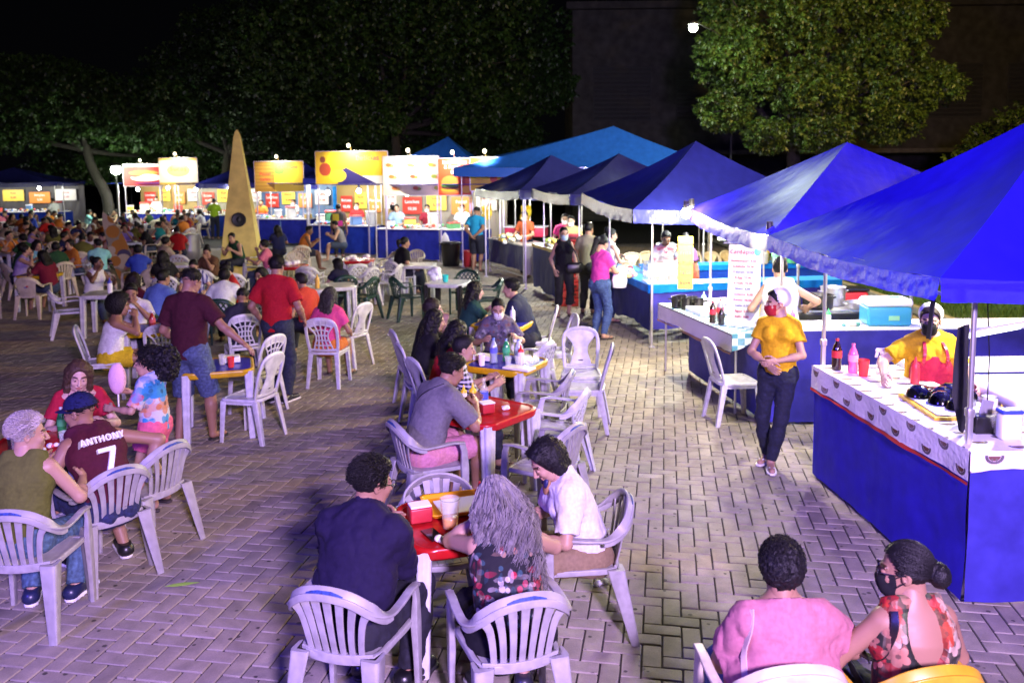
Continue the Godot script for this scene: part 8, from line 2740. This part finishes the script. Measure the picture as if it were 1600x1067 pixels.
	mb = MB.new(); mb.tube(spline([[0.1, 0.1, 0.0], [0.0, 0.35, -0.05], [-0.2, 0.58, -0.2]], 9), 0.012, 0.012, 6); obj("bag_strap", mb, cloth_mat(Color(0.01, 0.01, 0.01), "leather"), hb)
	person("standing man in a beige shirt holding a child behind the woman in black", Vector3(1.42, 0, -15.95), -30, {"ht": 1.72, "skin": BROWN, "h": 0.02, "hr": Vector3(0.2, 1.15, -0.25), "top": {"kind": "tee", "col": Color(0.34, 0.31, 0.2)}, "bottom": {"kind": "trousers", "col": Color(0.03, 0.03, 0.035)}, "hair": {"kind": "short", "col": INK}})
	person("small child carried on the arm of the man in the beige shirt", Vector3(1.68, 0.5, -15.95), -120, {"sit": true, "ht": 1.0, "head": 1.2, "skin": BROWN, "h": 0.02, "hip": 0.5, "fl": Vector3(-0.06, 0.25, -0.2), "fr": Vector3(0.06, 0.25, -0.2), "top": {"kind": "tee", "col": Color(0.3, 0.33, 0.36)}, "hair": {"kind": "fade", "col": INK}})
	person("woman in magenta tee and blue jeans with long black ponytail at the third stall", Vector3(1.4, 0, -13.55), -50, {"ht": 1.66, "fem": true, "w": 1.05, "skin": TAN, "h": 0.0145, "hl": Vector3(-0.1, 1.06, -0.36), "hr": Vector3(0.12, 1.05, -0.36), "hpitch": 26.0, "top": {"kind": "tee", "col": Color(0.5, 0.04, 0.32), "fit": 0.012, "sleeve": 0.6, "hem": -0.02}, "bottom": {"kind": "trousers", "col": Color(0.06, 0.12, 0.34), "loose": 0.006}, "hair": {"kind": "pony", "col": INK, "len": 0.5, "strands": 300}})
	mb = MB.new(); mb.lathe([[0, -0.17], [0.11, -0.165], [0.125, -0.05], [0.09, 0.08], [0.02, 0.18], [0, 0.19]], 12, Transform3D(Basis.from_scale(Vector3(1, 1, 0.55)), Vector3.ZERO)); var cb := thing("carrier_bag", "white carrier bag hanging from the arm of the woman in magenta", "bag", Vector3(1.72, 0.98, -13.62)); obj("bag_body", mb, mat("white_plastic", Color(0.8, 0.8, 0.82), 0.4), cb)
	person("young woman in a white tank top facing right beside the woman in magenta", Vector3(1.72, 0, -15.1), -70, {"ht": 1.66, "fem": true, "skin": TAN, "h": 0.017, "hl": Vector3(-0.1, 1.05, -0.34), "hr": Vector3(0.1, 1.05, -0.34), "top": {"kind": "tank", "col": Color(0.72, 0.72, 0.7)}, "bottom": {"kind": "trousers", "col": Color(0.05, 0.08, 0.2)}, "hair": {"kind": "bun", "col": INK}})
	var rf := print_mat("red_white_floral", 2.6, flower_field(30, Color(0.72, 0.68, 0.68), [Color(0.7, 0.05, 0.2), Color(0.5, 0.45, 0.5), Color(0.75, 0.2, 0.35)], 20, 0.06, 0.16))
	person("vendor in a red and white flowered tee facing the viewer behind the glass case", Vector3(2.6, 0, -14.5), -176, {"ht": 1.66, "skin": DARK, "h": 0.017, "hl": Vector3(-0.12, 1.06, -0.3), "hr": Vector3(0.12, 1.06, -0.3), "hpitch": 24.0, "top": {"kind": "tee", "mat": rf, "sleeve": 0.85}, "hair": {"kind": "fade", "col": INK}})
	person("person in a violet top half hidden behind the vendor in the flowered tee", Vector3(3.05, 0, -15.0), 160, {"ht": 1.55, "fem": true, "skin": BROWN, "h": 0.02, "top": {"kind": "tee", "col": Color(0.3, 0.12, 0.42)}, "hair": {"kind": "bun", "col": INK}})
	person("woman in a white mask and orange apron bending at the right of the glass case", Vector3(2.95, 0, -13.9), 70, {"ht": 1.5, "fem": true, "skin": FAIR, "h": 0.017, "lean": 18, "mask": Color(0.78, 0.8, 0.82), "hl": Vector3(-0.15, 1.0, -0.3), "hr": Vector3(0.15, 1.0, -0.3), "top": {"kind": "tank", "col": Color(0.6, 0.14, 0.08)}, "hair": {"kind": "bob", "col": INK}})
	person("cook in a loose white sleeveless shirt with her back turned behind the violet counter", Vector3(2.98, 0, -9.45), -10, {"ht": 1.7, "fem": true, "w": 1.14, "skin": TAN, "h": 0.015, "hl": Vector3(-0.28, 1.1, -0.2), "hr": Vector3(0.34, 1.12, -0.2), "er": Vector3(1, -0.5, 0.2), "top": {"kind": "tank", "col": Color(0.78, 0.78, 0.78), "hem": 0.14, "fit": 0.034, "flare": 0.03}, "bottom": {"kind": "trousers", "col": Color(0.04, 0.06, 0.12)}, "hair": {"kind": "bun", "col": INK}})
	p = person("standing vendor in yellow tee, dark jeans, red mask and white hair net", Vector3(2.38, 0, -7.55), 154, {"ht": 1.62, "fem": true, "w": 0.98, "skin": TAN, "h": 0.0125, "lean": -2, "hl": Vector3(-0.02, 1.02, -0.22), "hr": Vector3(0.05, 0.98, -0.23), "el": Vector3(-1, -0.2, 0.4), "er": Vector3(1, -0.2, 0.4), "hyaw": -60.0, "hpitch": 6.0, "mask": Color(0.35, 0.015, 0.025), "palm_l": Vector3(0, 0.2, 1), "palm_r": Vector3(0, 0.2, 1),
		"top": {"kind": "tee", "col": Color(0.72, 0.43, 0.012), "fit": 0.013, "sleeve": 0.55, "hem": 0.0}, "bottom": {"kind": "trousers", "col": Color(0.012, 0.018, 0.05), "loose": 0.004, "len": 0.97}, "shoe": {"kind": "sandal", "col": Color(0.75, 0.74, 0.7)}, "hair": {"kind": "fade", "col": INK}, "fl": Vector3(0.03, 0.08, -0.1), "fr": Vector3(0.1, 0.08, 0.1), "kl": Vector3(-0.5, 0.3, -1), "kr": Vector3(0.4, 0.3, -1)})
	hairnet_on(p)
	p = person("vendor in yellow tee, red apron and black mask behind the near counter", Vector3(3.38, 0, -6.85), 172, {"ht": 1.58, "fem": true, "w": 1.2, "skin": FAIR, "h": 0.0125, "hyaw": -22.0, "hpitch": 6.0, "mask": Color(0.012, 0.012, 0.014), "hr": Vector3(0.42, 1.06, -0.28), "er": Vector3(0.9, -0.4, 0.3), "hl": Vector3(-0.26, 1.0, -0.3),
		"top": {"kind": "tee", "col": Color(0.7, 0.42, 0.015), "sleeve": 0.75}, "bottom": {"kind": "trousers", "col": Color(0.02, 0.02, 0.03)}, "hair": {"kind": "fade", "col": Color(0.02, 0.012, 0.01)}})
	hairnet_on(p)
	var ap := [limb(Vector3(0, 0.84, -0.055), Vector3(0, 1.06, -0.07), 0.15, 0.14, {"sx": 0.85, "sz": 1.35}), limb(Vector3(0, 1.06, -0.07), Vector3(0, 1.2, -0.09), 0.13, 0.1, {"sx": 0.85, "sz": 1.3, "cut1": true}), limb(Vector3(0, 0.5, -0.06), Vector3(0, 0.86, -0.06), 0.19, 0.17, {"sx": 0.9, "sz": 1.4, "cut0": true})]
	var apn := part("apron", p, cloth_mat(Color(0.45, 0.02, 0.045), "jersey"))
	queue_net(apn, ap, 0.012, {"cuts": [[Vector3(0, 0, 1), -0.075]], "bump": 0.004, "f": 12.0})
	strap(p, [[-0.09, 1.12, -1], [-0.085, 1.22, -1], [-0.07, 1.3, -1]], 0.025, Color(0.45, 0.02, 0.045), "apron_strap")
	strap(p, [[0.09, 1.12, -1], [0.085, 1.22, -1], [0.07, 1.3, -1]], 0.025, Color(0.45, 0.02, 0.045), "apron_strap")
	# --- vendors of the far stalls
	var rows := [
		["vendor in a rust red tee and white mask behind the fifth bench", 0.35, -21.6, 150, Color(0.3, 0.06, 0.02), true, BROWN], ["vendor in a pink top by the post between the fourth and fifth stalls", 1.25, -20.0, 170, Color(0.65, 0.05, 0.2), true, TAN], ["vendor in a pale yellow top behind the fourth counter", 1.35, -19.2, 160, Color(0.6, 0.5, 0.2), true, FAIR],
		["vendor in a burgundy tee behind the counter of the white dish banner", -2.6, -26.6, 170, Color(0.22, 0.015, 0.03), true, BROWN], ["vendor in a white tee at the right of the white dish banner's counter", -1.5, -26.4, 160, Color(0.72, 0.74, 0.74), true, TAN],
		["vendor in a pale blue tee at the left of the white dish banner's counter", -3.6, -26.9, 180, Color(0.3, 0.45, 0.6), false, TAN], ["vendor in a white cap and red tee under the yellow drinks banner", -5.2, -28.9, 170, Color(0.5, 0.03, 0.03), true, TAN],
		["vendor in a white tee just right of the obelisk behind the counter", -8.4, -33.2, 150, Color(0.72, 0.72, 0.72), true, BROWN], ["vendor in an orange tee behind the tall menu banner's counter", -9.6, -33.0, 170, Color(0.55, 0.2, 0.03), false, BROWN],
		["vendor in a lime green tee standing before the counter left of the obelisk", -12.2, -35.2, 10, Color(0.3, 0.5, 0.02), false, BROWN], ["vendor in a dark tee behind the counter left of the obelisk", -12.9, -37.0, 180, Color(0.03, 0.03, 0.04), false, BROWN],
		["vendor in white behind the counter at the far left floodlight", -16.2, -39.2, 180, Color(0.7, 0.7, 0.68), false, TAN], ["standing person in pale grey beside the far left counter", -20.6, -38.6, 60, Color(0.5, 0.52, 0.52), false, TAN],
		["vendor in an orange shirt at the left end of the far left counter", -25.2, -41.8, 180, Color(0.6, 0.2, 0.03), false, BROWN]]
	for q in rows:
		var d := {"ht": 1.68, "skin": q[6], "h": 0.03, "hl": Vector3(-0.16, 1.06, -0.3), "hr": Vector3(0.18, 1.06, -0.3), "top": {"kind": "tee", "col": q[4]}, "hair": {"kind": "short", "col": INK}}
		if q[5]: d.mask = Color(0.75, 0.77, 0.8)
		person(q[0], Vector3(q[1], 0, q[2]), q[3], d)
	crowd()


# seated people, chairs and tables at the far left and round the obelisk
var crowd_list := []
var patterns := []
const CLOTH := [["orange", Color(0.6, 0.2, 0.03)], ["scarlet", Color(0.5, 0.015, 0.015)], ["turquoise", Color(0.25, 0.6, 0.62)], ["black", Color(0.012, 0.012, 0.014)], ["white", Color(0.7, 0.7, 0.7)], ["wine-red", Color(0.16, 0.01, 0.03)], ["dark-green", Color(0.02, 0.07, 0.03)], ["blue", Color(0.03, 0.06, 0.4)], ["grey", Color(0.2, 0.2, 0.21)], ["rust", Color(0.3, 0.08, 0.02)], ["navy", Color(0.02, 0.025, 0.09)], ["pink", Color(0.6, 0.15, 0.25)], ["brown", Color(0.12, 0.06, 0.03)], ["beige", Color(0.4, 0.32, 0.22)], ["olive", Color(0.12, 0.12, 0.03)], ["lilac", Color(0.3, 0.22, 0.5)], ["teal", Color(0.01, 0.18, 0.2)]]


func crowd() -> void:
	var rng := RandomNumberGenerator.new()
	rng.seed = 77
	var hd := [["short hair", {"kind": "short", "col": INK}, false], ["long hair", {"kind": "long", "col": INK, "len": 0.32}, true], ["cropped hair", {"kind": "fade", "col": INK}, false], ["bun", {"kind": "bun", "col": INK}, true], ["curly hair", {"kind": "curlyshort", "col": INK}, true]]
	for k in 10:
		var h: Array = hd[k % 5]
		var p := person("pattern", Vector3.ZERO, 0, {"sit": true, "ht": 1.66 if not h[2] else 1.6, "fem": h[2], "w": rng.randf_range(0.95, 1.2), "h": 0.024, "lean": rng.randf_range(6, 22), "hyaw": rng.randf_range(-40, 40), "hpitch": rng.randf_range(0, 25), "hl": Vector3(-0.18, 0.8, -0.4) if k % 3 else Vector3(-0.05, 0.95, -0.32), "hr": Vector3(0.18, 0.8, -0.38) if k % 4 else Vector3(0.08, 0.98, -0.3), "top": {"kind": ["tee", "tee", "tank"][k % 3], "col": Color(0.1, 0.1, 0.1)}, "bottom": {"kind": ["trousers", "shorts"][k % 2], "col": Color(0.02, 0.02, 0.02)}, "hair": h[1], "hide_feet": true})
		patterns.append([p, h[0]])
	# first some seen clearly: [x, z, turn, colour, pattern, where]
	crowd_list = [[-9.35, -19.3, 25, 2, 0, "seated facing away at the far left"], [-9.2, -16.9, 60, 5, 1, "hands at the chin, far left"], [-7.85, -17.9, 20, 7, 4, "seated low behind the white table"], [-9.4, -24.1, 30, 1, 3, "seated left of the obelisk by the blue table"], [-9.0, -27.0, -60, 9, 2, "seated beside the obelisk in the shade"], [-5.8, -23.6, -70, 0, 5, "seated facing right between obelisk and drinks stall"], [-6.6, -24.2, 30, 10, 6, "seated just right of the obelisk"], [-10.4, -16.3, 10, 1, 7, "cut by the left edge of the picture"], [-5.2, -26.2, 100, 8, 5, "seated low beside the backpack carrier"], [-6.9, -21.6, 150, 6, 2, "seated at the right foot of the obelisk"], [-6.7, -16.4, 30, 3, 6, "seated left of the striped shirt boy"], [-7.7, -15.6, -120, 4, 8, "seated beyond the white table at the left"], [-6.3, -17.9, 170, 12, 3, "seated facing the viewer left of the red tables"], [-8.3, -20.2, -30, 13, 9, "seated in front of the leaning board"], [-5.4, -19.0, 90, 11, 4, "seated at the left far middle red table"], [-10.6, -18.3, -80, 15, 8, "seated left of the dark blue table"], [-3.9, -13.6, 150, 10, 1, "seated beyond the boy in dark grey"]]
	var tables := []
	for r in 7:
		for k in 7:
			var z := -19.6 - r * 2.7 + rng.randf_range(-0.4, 0.4)
			var x := -10.6 - k * 2.15 - r * 0.45 + rng.randf_range(-0.4, 0.4)
			if x < 0.62 * z - 0.8 or x > -8.6 or z < -36.5: continue
			tables.append([x, z])
	tables.sort_custom(func(p, q): return p[1] > q[1])
	const SIDE := ["before", "right of", "behind", "left of"]
	var n := 0
	for t in tables:
		var a0 := rng.randf() * 90.0
		var place: String = "%s %s table of the left crowd" % [ORD[n / 3], ["blue", "red", "white"][n % 3]]
		table(["blue_t", "red_t", "white_t"][n % 3], t[0], t[1], a0, place + ", counting from the viewer")
		for k in 4:
			if rng.randf() < 0.12: continue
			var deg: float = a0 + k * 90.0
			var an := deg_to_rad(deg)
			var off := Vector3(sin(an), 0, cos(an)) * 0.66
			var kind: String = ["cream", "lattice", "cream", "panel"][(n + k) % 4]
			var sd: String = SIDE[int(fposmod(deg + 45.0, 360.0) / 90.0)]
			chair(kind, t[0] + off.x, t[1] + off.z, deg, "%s armchair %s %s" % [["cream slat", "white lattice", "cream slat", "cream emblem"][(n + k) % 4], sd, place], "armchairs of the far left crowd")
			if rng.randf() < 0.16: continue
			crowd_list.append([t[0] + off.x * 0.95, t[1] + off.z * 0.95, deg, rng.randi() % CLOTH.size(), rng.randi() % 10, sd + " " + place])
		n += 1


func crowd_copies() -> void:
	var rng := RandomNumberGenerator.new()
	rng.seed = 78
	for q in crowd_list:
		var c: Array = CLOTH[q[3]]
		var src: Node3D = patterns[q[4]][0]
		src.set_meta("base", "person")
		var r := copy(src, Vector3(q[0], 0, q[1]), deg_to_rad(q[2]), "person in %s top with %s %s" % [c[0], patterns[q[4]][1], q[5]], "people seated in the left crowd")
		(r.get_node("shirt") as MeshInstance3D).material_override = cloth_mat(c[1], "jersey")
		(r.get_node("body") as MeshInstance3D).material_override = skin_mat([DARK, BROWN, TAN][rng.randi() % 3])
		for b in ["trousers", "shorts"]:
			if r.has_node(b): (r.get_node(b) as MeshInstance3D).material_override = cloth_mat([Color(0.02, 0.025, 0.06), Color(0.05, 0.08, 0.16), Color(0.015, 0.015, 0.015)][rng.randi() % 3], "denim")
	for p in patterns:
		remove_child(p[0])
		p[0].queue_free()


# ---------------------------------------------------------------- small things on the tables and the ground
func small_things() -> void:
	var clear := mat("clear_plastic", Color(0.9, 0.93, 0.95), 0.2, {"alpha": 0.14})
	var white := mat("white_plastic", Color(0.8, 0.8, 0.82), 0.4)
	var paper := mat("paper_white", Color(0.8, 0.8, 0.8), 0.8)
	var y := 0.722
	# foreground table
	var tr := thing("serving_tray", "orange yellow tray lined with white paper on the foreground table", "tray", Vector3(-0.31, y, -4.9), deg_to_rad(14))
	var mb := MB.new()
	mb.grid([round_square(0.2, 0.04, 0.004), round_square(0.22, 0.05, 0.03), round_square(0.235, 0.05, 0.034), round_square(0.228, 0.05, 0.024), round_square(0.2, 0.04, 0.008)], true)
	mb.fan(round_square(0.2, 0.04, 0.008), true)
	var tb := obj("tray_body", mb, mat("tray_orange", Color(0.75, 0.33, 0.01), 0.3), tr)
	tb.scale = Vector3(1.0, 1.0, 0.72)
	mb = MB.new(); mb.box(at(0.02, 0.013, 0.0, 6), Vector3(0.34, 0.006, 0.22)); obj("paper_liner", mb, paper, tr)
	cup("tall clear jug cup with orange juice on the foreground table", Vector3(-0.36, y, -4.6), 0.17, 0.055, clear, Color(0.75, 0.3, 0.01), 0.36)
	squeeze("white squeeze bottle with red nozzle on the orange tray", Vector3(-0.2, y + 0.012, -4.76), Color(0.65, 0.02, 0.02), 0.95, Color(0.78, 0.76, 0.76))
	var nb := tub("napkin_box", "red and white napkin box beside the orange tray", "napkin box", Vector3(-0.54, y, -4.7), Vector3(0.13, 0.09, 0.1), mat("box_red", Color(0.4, 0.02, 0.03), 0.4), null, 20)
	mb = MB.new(); mb.box(at(0, 0.095, 0), Vector3(0.12, 0.012, 0.09), 0.003); obj("napkins", mb, paper, nb)
	tub("mobile_phone", "black phone lying on the foreground table by the man in navy", "phone", Vector3(-0.45, y, -4.5), Vector3(0.075, 0.01, 0.15), mat("gloss_black", Color(0.008, 0.008, 0.008), 0.12, {"coat": 0.5}), null, 30)
	heap("crumpled white napkin on the foreground table near the jug cup", "crumpled_napkin", "napkin", Vector3(-0.38, y, -4.42), 5, Vector3(0.035, 0.006, 0.025), 0.022, [Color(0.8, 0.8, 0.8)], 4)
	# middle red table
	squeeze("yellow mustard bottle on the middle red table", Vector3(-0.34, y, -7.02), Color(0.75, 0.5, 0.02), 1.05)
	squeeze("second white sauce bottle beside the mustard bottle", Vector3(-0.42, y, -7.08), Color(0.75, 0.5, 0.02), 0.9, Color(0.75, 0.74, 0.7))
	var sb := thing("spray_bottle", "clear alcohol bottle with blue label on the middle red table", "spray bottle", Vector3(-0.25, y, -7.14))
	mb = MB.new(); mb.lathe([[0, 0], [0.035, 0], [0.037, 0.01], [0.036, 0.13], [0.015, 0.17], [0.012, 0.2], [0.018, 0.2], [0.016, 0.225], [0.0, 0.225]], 14); obj("bottle_body", mb, clear, sb)
	mb = MB.new(); mb.lathe([[0.0378, 0.03], [0.0378, 0.11]], 14); obj("paper_label", mb, mat("label_blue", Color(0.06, 0.1, 0.5), 0.5), sb)
	tub("napkin_box", "red napkin box with white napkins on the middle red table", "napkin box", Vector3(-0.22, y, -6.88), Vector3(0.11, 0.08, 0.1), mat("box_red", Color(0.4, 0.02, 0.03), 0.4), paper, 25)
	cup("clear plastic cup before the man in the grey tee", Vector3(-0.42, y, -6.86), 0.11, 0.037, clear)
	heap("crumpled white napkin right of the red napkin box", "crumpled_napkin", "napkin", Vector3(-0.07, y, -6.98), 6, Vector3(0.03, 0.006, 0.03), 0.022, [Color(0.8, 0.8, 0.8)], 6)
	heap("small dark sauce sachets in front of the red napkin box", "sauce_sachets", "sachets", Vector3(-0.3, y, -6.76), 6, Vector3(0.04, 0.003, 0.03), 0.018, [Color(0.05, 0.03, 0.03), Color(0.1, 0.05, 0.05)], 7)
	# blue topped table in the middle
	var cols := [[Color(0.3, 0.35, 0.4), Color(0.1, 0.12, 0.5)], [Color(0.02, 0.25, 0.08), Color(0.05, 0.4, 0.15)], [Color(0.55, 0.58, 0.6), Color(0.7, 0.72, 0.75)]]
	var nm := ["clear water bottle with blue label", "green soda bottle", "clear bottle with white label"]
	for k in 3: bottle(nm[k] + " on the blue topped table in the middle", Vector3(-0.2 + k * 0.13, y, -8.72 - k * 0.06), 0.26 - k * 0.02, 0.04, cols[k][0], Color(0.1, 0.2, 0.5), cols[k][1])
	squeeze("red sauce bottle on the blue topped table in the middle", Vector3(0.08, y, -8.62), Color(0.6, 0.02, 0.02), 1.0, Color(0.75, 0.72, 0.72))
	for k in 3: cup("clear plastic cup on the blue topped table, %s of the three" % ["left", "middle", "right"][k], Vector3(-0.05 + k * 0.1, y, -8.55 - 0.03 * k), 0.1, 0.035, clear)
	cup("white plastic cup at the left end of the blue topped table", Vector3(-0.32, y, -8.58), 0.12, 0.037, white)
	tub("foam_box", "open white foam box at the left of the blue topped table", "foam box", Vector3(-0.3, y, -8.88), Vector3(0.2, 0.05, 0.17), white, null, -25)
	tub("foam_tray", "flat white foam tray at the near side of the blue topped table", "foam tray", Vector3(0.06, y, -8.42), Vector3(0.3, 0.022, 0.16), white, null, -32)
	cup("small clear cup at the right end of the blue topped table", Vector3(0.24, y, -8.74), 0.09, 0.034, clear)
	heap("crumpled napkins at the right of the blue topped table", "crumpled_napkin", "napkins", Vector3(0.15, y, -8.66), 7, Vector3(0.05, 0.008, 0.04), 0.025, [Color(0.8, 0.8, 0.8)], 8)
	var sp := thing("spray_bottle", "white spray bottle in front of the woman in the white mask", "spray bottle", Vector3(0.05, y, -8.9))
	mb = MB.new(); mb.lathe([[0, 0], [0.038, 0], [0.04, 0.1], [0.016, 0.15], [0.014, 0.17]], 12); mb.box(at(0, 0.19, 0), Vector3(0.09, 0.03, 0.026), 0.008); obj("bottle_body", mb, white, sp)
	squeeze("white bottle on the small blue and yellow table", Vector3(0.0, y, -11.0), Color(0.8, 0.8, 0.8), 1.1)
	# left table
	bottle("dark bottle with white label on the left red table", Vector3(-3.62, y, -6.02), 0.24, 0.036, Color(0.03, 0.02, 0.02), Color(0.5, 0.5, 0.5), Color(0.75, 0.75, 0.75))
	bottle("green glass bottle on the left red table", Vector3(-3.42, y, -6.32), 0.24, 0.034, Color(0.02, 0.2, 0.05), Color(0.5, 0.5, 0.5), Color(0.05, 0.3, 0.1))
	cup("clear tumbler near the dark bottle on the left red table", Vector3(-3.55, y, -5.95), 0.12, 0.038, clear)
	tub("foam_tray", "white foam tray on the left red table", "foam tray", Vector3(-3.5, y, -5.98), Vector3(0.2, 0.025, 0.15), white, null, 20)
	cup("clear cups cluster on the left red table by the boy in the jersey", Vector3(-3.3, y, -6.12), 0.11, 0.038, clear)
	heap("sauce sachets and napkins on the left red table", "sauce_sachets", "sachets", Vector3(-3.35, y, -6.05), 9, Vector3(0.1, 0.006, 0.06), 0.022, [Color(0.75, 0.75, 0.75), Color(0.6, 0.1, 0.1)], 9)
	var cf := thing("cotton_candy", "pink cotton candy held by the girl in tie-dye", "cotton candy", Vector3(-3.22, 0.98, -6.83))
	mb = MB.new(); mb.ball(at(0, 0.07, 0), Vector3(0.07, 0.13, 0.06), 14, 10); obj("candy_floss", mb, mat("floss_pink", Color(0.75, 0.45, 0.55), 0.9, {"bump": tex.fine, "depth": 0.8, "scale": 5.0}), cf)
	mb = MB.new(); mb.tube(pts([[0, -0.16, 0], [0, 0.0, 0]]), 0.006, 0.006, 6); obj("stick", mb, paper, cf)
	# other tables
	for k in 3: cup("%s plastic cup on the blue topped table by the man in maroon" % ["white", "clear", "red"][k], Vector3(-3.15 + 0.13 * k, y, -8.62 - 0.12 * (k % 2)), 0.11, 0.037, [white, clear, mat("cup_red", Color(0.6, 0.03, 0.03), 0.5)][k])
	squeeze("red sauce bottle on the blue topped table by the man in maroon", Vector3(-3.22, y, -8.85), Color(0.6, 0.03, 0.03))
	tub("foam_box", "white foam box on the blue topped table by the man in maroon", "foam box", Vector3(-2.98, y, -8.9), Vector3(0.18, 0.06, 0.16), white, null, 20)
	bottle("red soda bottle on the left blue topped table by the woman with the afro", Vector3(-4.6, y, -10.8), 0.24, 0.04, Color(0.3, 0.02, 0.03), Color(0.6, 0.6, 0.6), Color(0.6, 0.1, 0.12))
	cup("white cup on the left blue topped table", Vector3(-4.42, y, -10.95), 0.12, 0.04, white)
	cup("turquoise cup on the white clothed table", Vector3(-1.2, y, -15.25), 0.13, 0.06, mat("cup_turquoise", Color(0.02, 0.5, 0.45), 0.4))
	heap("crumpled white carrier bag standing behind the turquoise cup", "carrier_bag", "bag", Vector3(-1.4, y, -15.5), 14, Vector3(0.09, 0.16, 0.07), 0.075, [Color(0.8, 0.8, 0.82)], 31)
	squeeze("white lotion bottle on the white table at the left", Vector3(-6.75, y, -14.25), Color(0.05, 0.06, 0.4), 1.3, Color(0.8, 0.8, 0.8))
	squeeze("amber sauce bottle on the child's white table", Vector3(-3.35, y, -14.6), Color(0.6, 0.35, 0.05), 1.2)
	heap("white cups and plates on the far middle red tables", "table_clutter", "table things", Vector3(-4.75, y, -18.3), 9, Vector3(0.25, 0.02, 0.25), 0.07, [Color(0.8, 0.8, 0.8)], 11)
	heap("white plates on the right far middle red table", "table_clutter", "table things", Vector3(-3.5, y, -19.4), 9, Vector3(0.25, 0.02, 0.25), 0.07, [Color(0.8, 0.8, 0.8)], 12)
	# litter
	var lf := thing("green_leaf", "single green leaf lying on the paving at the lower left", "leaf", Vector3(-2.2, 0.006, -5.4), 0.25)
	mb = MB.new(); mb.grid([pts([[-0.11, 0.004, 0], [-0.1, 0.006, 0.0], [-0.11, 0.004, 0]]), pts([[-0.05, 0.004, -0.02], [-0.05, 0.014, 0], [-0.05, 0.004, 0.022]]), pts([[0.02, 0.004, -0.024], [0.02, 0.016, 0], [0.02, 0.004, 0.024]]), pts([[0.11, 0.003, -0.002], [0.11, 0.004, 0], [0.11, 0.003, 0.002]])]); obj("leaf_blade", mb, mat("leaf_green", Color(0.2, 0.36, 0.05), 0.5, {"both": true}), lf)
	for q in [[0.03, -4.86, "under the right side of the foreground table"], [0.56, -5.35, "beside the chair of the woman in the white tee"], [-2.95, -4.55, "in the lower left corner"], [-2.05, -14.0, "in front of the dark green armchair"]]:
		heap("crumpled white paper on the paving " + q[2], "litter", "litter", Vector3(q[0], 0.0, q[1]), 4, Vector3(0.04, 0.004, 0.02), 0.022, [Color(0.75, 0.75, 0.75)], int(q[1] * -10))
